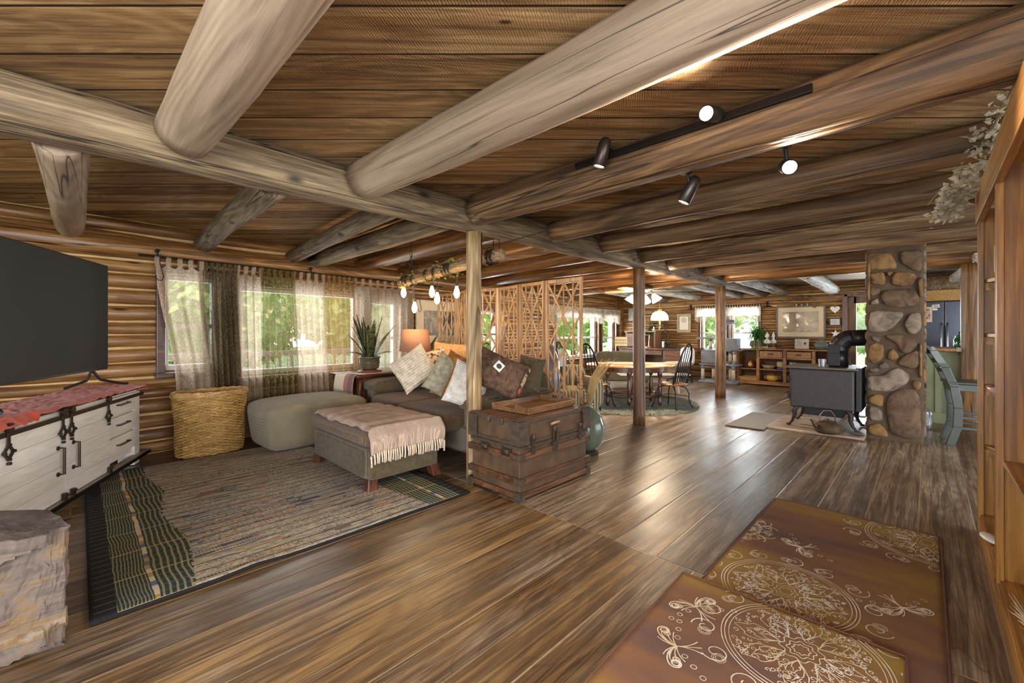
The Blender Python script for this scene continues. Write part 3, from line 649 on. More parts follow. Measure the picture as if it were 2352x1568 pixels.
    edge = n.m('MINIMUM', d, n.m('MINIMUM', y, n.m('SUBTRACT', 2.5, y))); c = n.mix(n.m('LESS_THAN', edge, .012), c, srgb(30, 30, 32))
    nn = n.noise(n.co(), 220, 2); c = n.mix(n.m('MULTIPLY', nn, .2), c, srgb(60, 56, 48))
    n.set(col=c, rough=.95, spec=.15); n.bump(nn, .6, .004); return n.mat
rug = G()
def rf(u, v):
    z = .011+.004*nz(u*3, v*3)+(.012*max(0, 1-abs(u-.30)/.08)*max(0, 1-v/.06))
    return (u*2.0, v*2.5, z)
rug.grid(rf, 60, 70)
o = rug.make('area_rug', mk_rug(), sol=.012, smooth=True, loc=(.03, 2.42, .003)); tag(o, 'large blue and beige patterned rug with dark green ends before the sofa', 'rug')

# ---- white sideboard set across the corner
cd = Vector((.402, .916)); SB = T('sideboard', 'white shiplap sideboard with barn-door hardware across the left corner', 'sideboard', (.379, 5.19, 0), math.atan2(.916, .402))
# local x: along the front toward the right end (0 at right end, negative leftwards), local -y: outwards (front)
LW = 2.35; TOP = .685
g = G(); g.box((-LW/2, .19, (.12+TOP)/2), (LW, .37, TOP-.13)); g.make('body', WHITEW, SB, bev=.004)
G().box((-LW/2, .185, TOP+.008), (LW+.05, .42, .028)).make('top', DARKW, SB, bev=.004)
g = G(); g.box((-.05, .045, TOP/2-.01), (.10, .12, TOP-.03)); g.make('corner_post', WHITEW, SB, bev=.003)
for xx in (-.04, -LW+.04):
    for yy in (.03, .34): G().box((xx, yy, .05), (.055, .055, .10)).make('leg', WHITEW, SB, bev=.003)
G().box((-LW/2+.03, -.03, .085), (LW+.10, .07, .022)).make('bottom_ledge', plain('grey_ledge', srgb(150, 140, 130), .5), SB)
G().box((-LW/2+.03, -.068, .083), (LW+.10, .010, .028)).make('ledge_rail', BLACKM, SB)
G().box((-LW/2+.02, -.036, TOP-.05), (LW, .006, .026)).make('barn_rail', BRONZE, SB)
def panel_door(xa, xb, y=-.022, hx=0):
    d = G(); n_ = 5; z0 = .10; z1 = TOP-.055; hh = (z1-z0)/n_
    for i in range(n_): d.box(((xa+xb)/2, y, z0+hh*(i+.5)), (abs(xb-xa)-.003, .022, hh-.0018))
    o = d.make('door', WHITEW, SB)
    h = G(); zc = .36
    h.tube([(hx, y-.012, zc-.085), (hx, y-.045, zc-.085), (hx, y-.045, zc+.085), (hx, y-.012, zc+.085)], .008)
    h.cyl((hx, y-.01, zc-.085), (hx, y-.018, zc-.085), .014).cyl((hx, y-.01, zc+.085), (hx, y-.018, zc+.085), .014)
    h.make('door_handle', BRONZE, o)
    for xx in (xa+.045, xb-.045):
        k = G(); zt = TOP-.012; k.cyl((xx, y-.014, zt), (xx, y-.034, zt), .026, seg=16); k.box((xx, y-.022, zt-.055), (.02, .006, .11))
        zz = zt-.135
        for a, b in (((0, .04), (.036, 0)), ((.036, 0), (0, -.04)), ((0, -.04), (-.036, 0)), ((-.036, 0), (0, .04))): k.bar((xx+a[0], y-.022, zz+a[1]), (xx+b[0], y-.022, zz+b[1]), .010, .010)
        for a in ((0, .04), (.036, 0), (0, -.04), (-.036, 0), (0, -.062)): k.cyl((xx+a[0], y-.016, zz+a[1]), (xx+a[0], y-.032, zz+a[1]), .009, seg=8)
        k.make('barn_roller', BRONZE, o)
        k = G().box((xx, y-.03, .115), (.024, .02, .05)); k.cyl((xx, y-.04, .13), (xx, y-.05, .13), .008, seg=8); k.make('floor_guide', BRONZE, o)
panel_door(-1.168, -.585, hx=-1.085); panel_door(-1.755, -1.172, hx=-1.255)
for i in range(3):
    z = .595-.165*i; o = G().box((-.345, -.012, z-.01), (.46, .022, .150)).make('drawer', WHITEW, SB, bev=.003)
    G().tube([(-.45, -.022, z), (-.45, -.05, z), (-.27, -.05, z), (-.27, -.022, z)], .0065).make('drawer_handle', BRONZE, o)
    o = G().box((-2.0, -.012, z-.01), (.46, .022, .150)).make('drawer', WHITEW, SB, bev=.003)
# crinkled red cloth laid over the top
REDM = fabric('red_crinkle_cloth', srgb(120, 32, 18), srgb(212, 88, 60), 26, 1.0, .55, 'noise', 9)
def rc(u, v):
    x = -LW-.02+u*(LW+.045); y = -.055+v*.42
    s = min(1, v/.10); drop = (1-s)*(.012+.035*max(0, nz(x*1.7, 2))+.02*nz(x*9, 4)+(.03 if x < -1.5 else 0))
    e = max(0, (x-(.0))/.03); z = TOP+.036+.010*nz(x*16, y*26)+.008*nz(x*40, y*50)-drop*1.1-(.05*e if u > .985 else 0)
    return (x+.01*nz(x*9, y*9, 3), y-.012*(1-s), z)
o = G().grid(rc, 170, 40).make('red_cloth', REDM, smooth=True, sol=.003); o.location = SB.location; o.rotation_euler = SB.rotation_euler
tag(o, 'crinkled red cloth spread over the white sideboard under the television', 'cloth')
# television
TV = T('television', 'large flat television with blank dark screen standing on the red cloth', 'television', (.195-.01, 5.217-.02, TOP+.04), SB.rotation_euler[2])
b0, b1 = .872-TOP-.04, 1.787-TOP-.04
G().box((-.815, .02, (b0+b1)/2), (1.63, .03, b1-b0)).make('casing', BLACKP, TV, bev=.004)
SCR = NT('television_screen'); SCR.set(col=srgb(66, 66, 66), rough=.9, spec=.1); SCR = SCR.mat
G().box((-.815, .002, (b0+b1)/2+.004), (1.612, .006, b1-b0-.022)).make('screen', SCR, TV)
for xx, dx in ((-.22, .09), (-1.38, -.09)):
    g = G(); g.tube([(xx, .02, b0+.01), (xx+dx*.4, -.02, .07), (xx+dx*1.6, -.13, .022), (xx+dx*2.0, -.15, .018)], [.012, .011, .011, .010]); g.tube([(xx, .02, b0+.01), (xx-dx*.4, .04, .07), (xx-dx*1.4, .14, .02)], .011)
    g.make('foot', BLACKP, TV)

# ---- wicker hamper against the wall
HP = T('wicker_hamper', 'tall golden wicker hamper with folded-down rim under the white sheer curtain', 'hamper', (.925, 5.13, 0), AW)
def oval(a, w, d): return (cos(a)*w, sin(a)*d*(1 if sin(a) < 0 else .55))
g = G(); NR = 44
for i in range(NR):
    z = .012+i*.0135; t = i/NR; w = .270+.03*t+.006*sin(t*9); d = .215+.02*t
    pts = []
    for k in range(72):
        a = 2*pi*k/72; x, y = oval(a, w, d); s = .009*(1 if (k//2+i) % 2 else -1); pts.append((x*(1+s/w), y*(1+s/d), z+.001*sin(k)))
    g.tube(pts, .0084, 5, closed=True)
g.make('woven_body', wood('hamper_wicker', srgb(110, 78, 34), srgb(190, 148, 80), srgb(226, 190, 122), axis=0, gs=6, rough=.6, bump=.3, var=0), HP, smooth=True)
g = G()
for j in range(3):
    for s_ in (0, pi):
        g.tube([(*[q*(1+.0+.012*j) for q in oval(2*pi*k/80, .312, .246)], .612-.012*j+.008*sin(k*.8+s_)) for k in range(80)], .0105, 6, closed=True)
g.make('braided_rim', wood('rim_wicker', srgb(120, 84, 44), srgb(196, 152, 92), srgb(230, 196, 140), axis=0, gs=8, rough=.6, bump=.3, var=0), HP, smooth=True)
G().grid(lambda u, v: (*[q*.96*v for q in oval(u*2*pi, .28, .22)], .03), 30, 3, wrapu=True).make('base', WICK, HP)

# ---- ottomans
OLIVE = fabric('olive_chenille', srgb(58, 48, 32), srgb(124, 106, 74), 60, .8, .95, 'weave', 30)
OLIVED = fabric('brown_chenille', srgb(66, 48, 32), srgb(126, 98, 66), 60, .8, .95, 'weave', 30)
def rbox(name, mat, par, c, d, e=.22, f=.22, fn=None): return G().sq(c, d, e, f, 56, 28, fn).make(name, mat, par, smooth=True)
TZO = 0
OT = T('ottoman', 'square olive ottoman with wooden feet under the pink fringed throw', 'ottoman', (1.81, 3.47, 0), 0)
# footprint x 1.50..2.12, y 2.93..4.0
rbox('base', OLIVE, OT, (0, 0, .21), (.63, 1.09, .24), .12, .12)
rbox('cushion', OLIVED, OT, (0, 0, .395), (.68, 1.14, .16), .55, .14, lambda p: Vector((p.x, p.y, p.z+(.02*(1-(p.x/.34)**2)*(1-(p.y/.57)**2) if p.z > 0 else 0))))
for sx in (-1, 1):
    for sy in (-1, 1):
        g = G(); g.add([(sx*(.31-a)+ox*sx*-.0, sy*(.52-b), z) for z, q in ((.105, 0), (0, .018)) for a, b in ((-q, -q), (.075-q, -q), (.075-q, .075-q), (-q, .075-q)) for ox in (0,)],
            [(0, 1, 2, 3), (7, 6, 5, 4), (0, 1, 5, 4), (1, 2, 6, 5), (2, 3, 7, 6), (3, 0, 4, 7)])
        g.make('foot', DARKZ, OT, bev=.004)
PINKT = NT('pink_throw_knit'); _v = PINKT.co(); _x, _y, _z = PINKT.sep(_v)[:3]
_w = PINKT.wave(PINKT.map(_v, (1, 1, .2)), 40, 2.0, 'X', 2, 2); _w2 = PINKT.wave(_v, 70, 1.5, 'Y'); _b = PINKT.noise(PINKT.map(_v, (9, 1.2, 1)), 1, 3)
_st = PINKT.m('GREATER_THAN', PINKT.m('SINE', PINKT.m('MULTIPLY', _y, 42)), .2)
_c = PINKT.ramp(PINKT.m('ADD', PINKT.m('MULTIPLY', PINKT.m('MULTIPLY', _w, _w2), .5), PINKT.m('MULTIPLY', _b, .6)), [(.15, srgb(150, 116, 98)), (.5, srgb(208, 178, 158)), (.85, srgb(232, 208, 190))])
_c = PINKT.mix(PINKT.m('MULTIPLY', _st, .25), _c, srgb(240, 224, 204)); PINKT.set(col=_c, rough=.95, spec=.1); PINKT.bump(PINKT.m('ADD', PINKT.m('MULTIPLY', _w, _w2), PINKT.m('MULTIPLY', _st, .8)), .9, .012); PINKT = PINKT.mat
THW = T('throw_blanket', 'pink and cream knitted throw with long fringe draped over the near ottoman', 'throw', (1.81, 3.47, 0), 0)
# the throw covers the top and hangs over the near (-y) end
def bl(u, v):
    s = .50-u*1.20                     # y path: from the far end over the top, then down the near end
    x = -.315+v*.645+.012*nz(u*5, v*5); top = .484+.02*(1-min(1, (s/.57)**2))*(1-(x/.34)**2)+.007*nz(u*9, v*9)+.004*sin(u*38)
    if x < -.27: top -= ((-.27-x)/.05)**2*.03
    if x > .30: top -= ((x-.30)/.03)**2*.02
    if s > -.535: return (x, s+.02*nz(v*4, 3)*(s+.535), top)
    a = min(1, (-.535-s)/.07); dn = max(0, -.535-s)
    return (x*1.02, -.535-.045*sin(a*pi/2)-.006*nz(v*30, u*5)-.006*sin(v*30)*min(1, dn*9), top-.012-dn*.95)
g = G().grid(bl, 110, 60); g.make('knit_panel', PINKT, THW, smooth=True, sol=.009)
g = G(); N = 34
for i in range(N):
    v = i/(N-1); p = bl(1, v); j = random.uniform(-.006, .006)
    g.tube([p, (p[0]+j*.5, p[1]-.006, p[2]-.045), (p[0]+j, p[1]-.004, p[2]-.09+random.uniform(0, .015))], [.008, .006, .0085], 5)
g.make('fringe', plain('fringe_yarn', srgb(216, 198, 176), .95, sc=60), THW, smooth=True)
GREYK = fabric('sage_stretch_cover', srgb(112, 102, 80), srgb(156, 144, 118), 90, .5, .9, 'weave', 5)
SO = T('slipcovered_ottoman', 'long low sage-grey slipcovered ottoman in front of the curtains', 'ottoman', (1.75, 4.80, 0), radians(3))
rbox('padded_block', GREYK, SO, (0, 0, .25), (1.02, .64, .46), .28, .22, lambda p: Vector((p.x*(1+.05*(p.z/.23)), p.y*(1+.10*(p.z/.23)), p.z+(.03*(1-(p.x/.56)**2) if p.z > 0 else 0))))

# ---- sofa
SF = T('sofa', 'olive-brown chenille sofa with rolled arms facing the rug behind the first post', 'sofa', (0, 0, 0))
X0, X1, Y0, Y1 = 2.36, 3.42, 2.76, 4.82
rbox('frame', OLIVE, SF, ((X0+X1)/2+.02, (Y0+Y1)/2, .24), (X1-X0-.04, Y1-Y0-.06, .26), .15, .1)
for i, (a, b) in enumerate(((Y0+.24, 3.86), (3.86, Y1-.24))):
    rbox('seat_cushion', OLIVED, SF, (X0+.40-.06*(i == 0), (a+b)/2, .395), (.86+.1*(i == 0), b-a+.02, .20), .42, .2)
for a, b in ((Y0+.22, 3.86), (3.86, Y1-.22)):
    rbox('back_cushion', OLIVE, SF, (X1-.24, (a+b)/2, .64), (.26, b-a, .44), .5, .35)
rbox('backrest', OLIVE, SF, (X1-.08, (Y0+Y1)/2, .48), (.20, Y1-Y0-.1, .72), .3, .2)
for y in (Y0+.12, Y1-.12):
    g = G(); g.sq(((X0+X1)/2+.02, y, .37), (X1-X0-.06, .21, .48), .2, .2, 40, 20); g.sq(((X0+X1)/2+.02, y, .56), (X1-X0, .30, .17), .6, .18, 44, 20)
    g.make('arm', OLIVE, SF, smooth=True)
for x in (X0+.08, X1-.08):
    for y in (Y0+.08, Y1-.08): G().cyl((x, y, .0), (x, y, .13), .022, .035, 12).make('leg', DARKZ, SF)
g = G()
for i in range(50): g.sq((X0+.005, Y0+.16+i*.0385, .14+.02*abs(sin(i*.06))), (.012, .012, .012), 1, 1, 6, 4)
g.make('nailhead_trim', BRONZE, SF)

def pillow(name, label, mat, c, w, h, t, rz, lean, roll=0, group=None, extra=None):
    """square cushion; local x = width, z = height, y = thickness; leans back by lean"""
    o = T(name, label, 'pillow', c, rz, group, rx=lean, ry=roll)
    def f(side):
        def q(u, v):
            a = 2*u-1; b = 2*v-1; k = max(0, (1-abs(a)**2.4)*(1-abs(b)**2.4))**.42
            pin = 1-.07*(1-a*a)*abs(b)**3; pin2 = 1-.07*(1-b*b)*abs(a)**3
            x = a*w/2*pin2; z = b*h/2*pin
            return (x, side*(t/2*k+.006*nz(x*14, z*14, side)*k), z)
        return q
    g = G(); g.grid(f(1), 26, 26); g.grid(f(-1), 26, 26); g.make('cushion_cover', mat, o, smooth=True)
    if extra: extra(o)
    return o
def quilt(name, c1, c2, sc, ax='Z', sp=8): 
    n = NT(name); v = n.co(); w = n.wave(v, sc, 1.2, ax, 2, 2); b = n.noise(v, 24, 3); n.set(col=n.ramp(n.m('ADD', n.m('MULTIPLY', w, .16), n.m('MULTIPLY', b, .84)), [(.3, c1), (.7, c2)]), rough=.95, spec=.15); n.bump(w, .5, .006); return n.mat
Q1 = quilt('cream_quilted', srgb(176, 158, 132), srgb(226, 212, 190), 12, 'Z'); Q2 = quilt('sage_quilted', srgb(126, 118, 98), srgb(182, 174, 152), 26, 'Z')
Q3 = quilt('ochre_ribbed', srgb(110, 68, 34), srgb(168, 114, 62), 22, 'X'); Q4 = quilt('ivory_ribbed', srgb(184, 176, 164), srgb(232, 226, 216), 18, 'Z')
BRK = quilt('brown_textured', srgb(58, 44, 34), srgb(124, 98, 80), 22, 'X'); PEACH = quilt('peach_cord', srgb(186, 132, 82), srgb(222, 172, 120), 14, 'X')
FLR = NT('floral_print'); _v = FLR.co(); _f = FLR.voro(_v, 9, out=0); _f2 = FLR.noise(_v, 26, 3); FLR.set(col=FLR.mix(FLR.ramp(FLR.voro(FLR.map(_v, (1, 1, 1)), 4.4), [(.30, 1.0), (.38, 0.0)]), FLR.ramp(_f2, [(.42, srgb(84, 50, 40)), (.5, srgb(206, 184, 150)), (.62, srgb(228, 210, 178)), (.7, srgb(150, 84, 60))]), FLR.ramp(_f, [(.1, srgb(216, 168, 120)), (.35, srgb(164, 74, 58))])), rough=.9); FLR = FLR.mat
AZ = radians(-45.6)          # width axis across the view
def pz(px, py, Z): return P(px, py, Z)
def pl_at(px, py, Z, *a, **k): return (pz(px, py, Z), a, k)
pillow('throw_pillow', 'cream quilted pillow tilted on its corner at the left end of the sofa', Q1, P(951, 846, 4.25), .40, .36, .15, AZ+.25, radians(-16), radians(-34))
pillow('throw_pillow', 'red and beige floral pillow behind the cream quilted one', FLR, P(1006, 836, 4.75), .44, .36, .12, AZ+.1, radians(-14), radians(-18))
pillow('throw_pillow', 'sage-grey quilted pillow leaning between the cream and ochre pillows', Q2, P(1014, 858, 4.10), .22, .40, .16, AZ+.2, radians(-12), radians(30))
pillow('throw_pillow', 'ochre brown ribbed pillow leaning behind the sage-grey one', Q3, P(1043, 866, 4.12), .30, .46, .12, AZ+.1, radians(-10), radians(26))
pillow('throw_pillow', 'ivory ribbed pillow half hidden by the foreground post', Q4, P(1075, 886, 3.84), .36, .40, .15, AZ+.15, radians(-12), radians(22))
pillow('throw_pillow', 'large peach corded back pillow under the lattice screen', PEACH, P(1044, 832, 4.72), .66, .44, .15, AZ-.5, radians(-12), radians(2))
def label_patch(o):
    g = G().box((0, 0, 0), (.075, .003, .075)); q = g.make('sewn_patch', WHITEC, o); q.location = (-.03, -.094, .045); q.rotation_euler = (0, radians(20), 0)
    g = G().sq((0, -.003, 0), (.052, .004, .046), 1, 1, 16, 6); g.make('round_emblem', plain('charcoal_print', srgb(70, 66, 64), .8), q)
    for k in (-.008, .008): pass
pillow('brown_sack_pillow', 'big dark brown slouchy pillow with a square white patch right of the foreground post', BRK, P(1146, 858, 3.75), .46, .34, .17, AZ+.05, radians(-14), radians(24), extra=label_patch)
pillow('throw_pillow', 'patterned ochre and blue pillow edge behind the brown patched pillow', FLR, P(1184, 868, 3.95), .22, .30, .09, AZ-.2, radians(-10), radians(24))
pillow('throw_pillow', 'olive chenille pillow at the right end of the sofa', OLIVE, P(1217, 857, 4.0), .25, .32, .15, AZ-.1, radians(-10), radians(12))

# ---- end table with runner, plant and lamp
ET = T('end_table', 'dark walnut end table under the snake plant beside the sofa', 'table', (2.68, 5.19, 0), radians(5))
G().box((0, 0, .665), (.80, .66, .03)).make('table_top', DARKW, ET, bev=.01)
G().box((0, 0, .60), (.70, .56, .10)).make('apron', DARKW, ET, bev=.004)
for sx in (-1, 1):
    for sy in (-1, 1): G().tube([(sx*.33, sy*.26, .65), (sx*.345, sy*.275, .3), (sx*.33, sy*.26, 0)], [.038, .024, .018], 12).make('leg', DARKZ, ET, smooth=True)
RUN = NT('woven_runner'); _v = RUN.co(); _w = RUN.white(RUN.com(RUN.m('FLOOR', RUN.m('MULTIPLY', RUN.sep(_v)[0], 11)), RUN.m('FLOOR', RUN.m('MULTIPLY', RUN.sep(_v)[1], 11)), 0))
RUN.set(col=RUN.mix(RUN.m('MULTIPLY', RUN.noise(_v, 90, 2), .4), RUN.ramp(_w, [(0, srgb(214, 200, 178)), (.45, srgb(160, 84, 76)), (.65, srgb(86, 62, 68)), (.8, srgb(222, 212, 192))], 'CONSTANT'), srgb(190, 170, 150)), rough=.95); RUN.bump(RUN.noise(_v, 120, 2), .6, .004); RUN = RUN.mat
TR = T('table_runner', 'fringed red and cream woven runner over the end table', 'runner', (2.68, 5.19, 0), radians(5))
def rn(u, v):
    s = -.62+u*1.0; y = -.30+v*.44
    if s > -.39: return (s, y, .688+.003*nz(s*9, y*9))
    a = -.39-s; return (-.415-.03*sin(a*9)+.01*nz(v*7, 1), y+.03*nz(v*3, a*5)*a*6, .684-a*.9)
G().grid(rn, 40, 20).make('woven_cloth', RUN, TR, smooth=True, sol=.004)
g = G()
for i in range(26):
    p = rn(0, i/25); g.tube([p, (p[0]-.004, p[1], p[2]-.06)], [.005, .006], 4)
g.make('fringe', JUTE, TR)
POTG = plain('glazed_olive_pot', srgb(84, 78, 60), .25, var=.35, sc=14, coat=.5)
PT = T('snake_plant', 'snake plant with tall mottled leaves in a glazed olive pot on the end table', 'potted plant', (2.60, 5.09, .695))
G().lathe([(0, .0), (.15, .0), (.152, .012), (.13, .014), (.13, .022), (.10, .024), (0, .024)]).make('saucer', plain('terracotta_saucer', srgb(120, 62, 40), .35), PT, smooth=True)
G().lathe([(.085, .024), (.115, .05), (.125, .12), (.122, .165), (.138, .18), (.138, .192), (.122, .194), (.115, .17), (.112, .165), (0, .165)]).make('pot', POTG, PT, smooth=True)
SNK = NT('snake_leaf'); _v = SNK.co(); _f = SNK.noise(SNK.map(_v, (8, 8, 40)), 1, 3, .6, 1); SNK.set(col=SNK.ramp(_f, [(.38, srgb(36, 44, 26)), (.5, srgb(72, 78, 44)), (.62, srgb(118, 112, 66))]), rough=.4); SNK = SNK.mat
g = G(); r = random.Random(4)
for i in range(22):
    a = r.uniform(0, 2*pi); ln = r.uniform(.34, .60); tilt = r.uniform(.08, .55) if i > 5 else r.uniform(0, .2); w = r.uniform(.028, .042)
    if i in (20, 21): tilt = 1.1; ln = .36
    dx, dy = cos(a), sin(a); nx, ny = -dy, dx; tw = r.uniform(-.5, .5); vs = []
    for k in range(9):
        t = k/8; ww = w*(.55+.9*t)*(1-t**3)+.002; rad = .04+ln*t*sin(tilt)*(1+.3*t); z = .16+ln*t*cos(tilt)-(.25*t*t*ln if tilt > .9 else 0)
        c_, s_ = cos(tw*t), sin(tw*t); ex, ey = nx*c_-dx*s_, ny*c_-dy*s_
        for q in (-1, 0, 1): vs.append((dx*rad+ex*ww*q, dy*rad+ey*ww*q, z+abs(q)*ww*.35))
    g.add(vs, [(k*3+j, k*3+j+1, k*3+j+4, k*3+j+3) for k in range(8) for j in (0, 1)])
g.make('leaves', SNK, PT, smooth=True, sol=.003)
LP = P(954, 800, 5.0); LMP = T('table_lamp', 'teal drip-glazed table lamp with peach drum shade beside the snake plant', 'lamp', (LP.x, LP.y, .69))
GLZ = NT('teal_drip_glaze'); _v = GLZ.co(); _z = GLZ.sep(_v)[2]; _dr = GLZ.noise(GLZ.map(_v, (22, 22, 1.5)), 1, 3); _f = GLZ.m('ADD', GLZ.m('MULTIPLY', _z, 4.5), GLZ.m('MULTIPLY', _dr, -.5))
GLZ.set(col=GLZ.ramp(_f, [(.30, srgb(86, 128, 110)), (.62, srgb(120, 160, 142)), (.80, srgb(160, 110, 66)), (1.0, srgb(110, 62, 34))]), rough=.15, coat=.6); GLZ = GLZ.mat
G().lathe([(0, 0), (.065, 0), (.07, .012), (.062, .03), (.085, .10), (.098, .17), (.095, .24), (.075, .285), (.045, .30), (.03, .305), (.02, .33), (0, .33)]).make('base', GLZ, LMP, smooth=True)
PSH = NT('peach_shade'); _d = PSH.n('BsdfDiffuse'); _d.inputs[0].default_value = srgb(196, 142, 112); _tl = PSH.n('BsdfTranslucent'); _tl.inputs[0].default_value = srgb(232, 170, 130); _mx = PSH.n('MixShader'); _mx.inputs[0].default_value = .12
PSH.l(_d.outputs[0], _mx.inputs[1]); PSH.l(_tl.outputs[0], _mx.inputs[2]); PSH.l(_mx.outputs[0], PSH.out.inputs[0]); PSH = PSH.mat
G().nc().lathe([(.185, .285), (.150, .54)], seg=40).make('lamp_shade', PSH, LMP, smooth=True, sol=.003)
G().tube([(0, 0, .33), (0, 0, .54)], .004).make('stem', BRONZE, LMP)
t = T('small_snake_plant', 'single pointed snake-plant leaves rising behind the peach lampshade', 'potted plant', tuple(P(975, 762, 5.45)[:2])+(.70,))
g = G()
for dx, hh in ((0, .50), (.03, .44), (-.03, .38)):
    g.add([(-.02+dx, 0, .1), (.02+dx, 0, .1), (.024+dx*3+.1, 0, .35), (-.02+dx*3+.1, 0, .35), (dx*5+.20, 0, hh+.02)], [(0, 1, 2, 3), (3, 2, 4)])
o = g.make('leaves', SNK, t, sol=.003); o.rotation_euler = (0, 0, AZ)
G().lathe([(.05, 0), (.07, .03), (.075, .12), (.065, .12), (0, .11)]).make('pot', POTG, t, smooth=True)

# ---- trunk and tray
TD = plain('worn_trunk_hide', srgb(84, 62, 42), .55, var=.4, sc=9, bump=.4); TS = wood('trunk_slats', srgb(44, 28, 18), srgb(92, 60, 36), srgb(124, 88, 58), axis=0, rough=.45, bump=.3, gs=2)
TM = plain('tarnished_trunk_iron', srgb(70, 56, 44), .6, .1, var=.5, sc=25, bump=.5)
TK = T('steamer_trunk', 'old brown steamer trunk with slats, iron corners and lock beside the foreground post', 'trunk', (2.165, 2.045, 0), 0)
LX, LY, HT = .835, .53, .565
G().box((LX/2, LY/2, .205), (LX-.02, LY-.02, .37)).make('chest', TD, TK, bev=.006)
G().box((LX/2, LY/2, .475), (LX-.015, LY-.015, .168)).make('lid', TD, TK, bev=.01)
for z, hh in ((.02, .04), (.115, .05), (.285, .05)):
    g = G()
    g.box((LX/2, 0, z+hh/2), (LX+.012, .02, hh)).box((LX/2, LY, z+hh/2), (LX+.012, .02, hh)).box((0, LY/2, z+hh/2), (.02, LY+.012, hh)).box((LX, LY/2, z+hh/2), (.02, LY+.012, hh)); g.make('slat_band', TS, TK, bev=.005)
for z in (.375, .405, .555):
    g = G(); hh = .022
    for c, d in (((LX/2, .003, z), (LX, .012, hh)), ((LX/2, LY-.003, z), (LX, .012, hh)), ((.003, LY/2, z), (.012, LY, hh)), ((LX-.003, LY/2, z), (.012, LY, hh))): g.box(c, d)
    g.make('iron_band', TM, TK, bev=.003)
g = G()
for i in range(6): g.box((LX/2, .05+i*.086, HT), (LX-.02, .078, .014))
g.make('lid_boards', TS, TK, bev=.003)
for cx in (0, LX):
    for cy in (0, LY):
        sx = 1 if cx == 0 else -1; sy = 1 if cy == 0 else -1
        for z, hh in ((.035, .07), (.14, .045), (.31, .045), (.48, .17)):
            w = .10 if hh > .1 else .055
            g = G(); g.box((cx+sx*w/2-sx*.014, cy-sy*.012, z), (w, .008, hh)).box((cx-sx*.012, cy+sy*w/2-sy*.014, z), (.008, w, hh))
            for k in range(3): g.box((cx+sx*(.012+k*w*.3), cy-sy*.017, z+hh*.25), (.007, .005, .007)); g.box((cx-sx*.017, cy+sy*(.012+k*w*.3), z-hh*.25), (.005, .007, .007))
            if hh > .1: g.box((cx+sx*.022, cy+sy*.022, HT+.008), (.07, .07, .006))
            g.make('corner_bracket', TM, TK)
g = G(); g.box((LX*.46, -.012, .43), (.055, .012, .11)); g.sq((LX*.46, -.02, .465), (.05, .022, .07), .8, .8, 16, 8); g.box((LX*.475, -.03, .41), (.026, .007, .085), ry=.2); g.box((LX*.46, -.012, .33), (.06, .01, .07))
g.make('lock_hasp', BRONZE, TK, bev=.003)
g = G(); g.tube([(LX*.40, -.01, .505), (LX*.41, -.028, .512), (LX*.49, -.028, .516), (LX*.50, -.01, .510)], .011); g.make('lid_pull', plain('leather_pull', srgb(150, 120, 96), .6), TK, smooth=True)
for xx in (.13, LX-.13):
    g = G(); g.box((xx, -.013, .42), (.03, .012, .08)); g.sq((xx, -.022, .44), (.028, .02, .05), .9, .9, 12, 8); g.box((xx, -.013, .345), (.035, .01, .05)); g.make('draw_catch', BRONZE, TK, bev=.002)
for yy in (.13, .36): G().sq((-.012, yy, .335), (.03, .07, .05), .9, .9, 14, 8).box((-.006, yy, .335), (.01, .09, .06)).make('handle_plate', BRONZE, TK, bev=.002)
for yy in (.18, .32): G().sq((-.006, yy, .545), (.02, .035, .05), .8, .8, 10, 8).make('lid_clamp', TM, TK)
TY = T('serving_tray', 'brown wooden tray with cut-out handles lying on the trunk', 'tray', (2.165+.50, 2.045+.30, HT+.008), radians(1))
a, b = .30, .19; g = G(); g.box((0, 0, .006), (2*a, 2*b, .008)); g.make('tray_base', TRAYW, TY)
for s_ in (-1, 1): G().box((0, s_*b, .028), (2*a+.01, .012, .05), rx=radians(-14*s_)).make('long_rim', TRAYW, TY, bev=.003)
for s in (-1, 1):
    g = G(); y_ = [-b, -.13, -.075, -.062, -.03, .03, .062, .075, .13, b]; zt = [.052, .054, .072, .085, .088, .088, .085, .072, .054, .052]
    for i in range(9):
        lo = .004; hi0, hi1 = zt[i], zt[i+1]
        if 3 <= i <= 5:
            g.add([(s*a+s*(z*.15)+dx, y, z) for dx in (-.006, .006) for y, zz in ((y_[i], (.004, .036)), (y_[i+1], (.004, .036))) for z in zz], [(0, 1, 3, 2), (4, 6, 7, 5), (1, 5, 7, 3), (0, 2, 6, 4)])
            g.add([(s*a+s*(z*.15)+dx, y, z) for dx in (-.006, .006) for y, zz in ((y_[i], (.064, hi0)), (y_[i+1], (.064, hi1))) for z in zz], [(0, 1, 3, 2), (4, 6, 7, 5), (1, 5, 7, 3), (0, 2, 6, 4)])
        else:
            g.add([(s*a+s*(z*.15)+dx, y, z) for dx in (-.006, .006) for y, zz in ((y_[i], (lo, hi0)), (y_[i+1], (lo, hi1))) for z in zz], [(0, 1, 3, 2), (4, 6, 7, 5), (0, 4, 5, 1), (2, 3, 7, 6), (1, 5, 7, 3), (0, 2, 6, 4)])
    g.make('handle_end', TRAYW, TY)

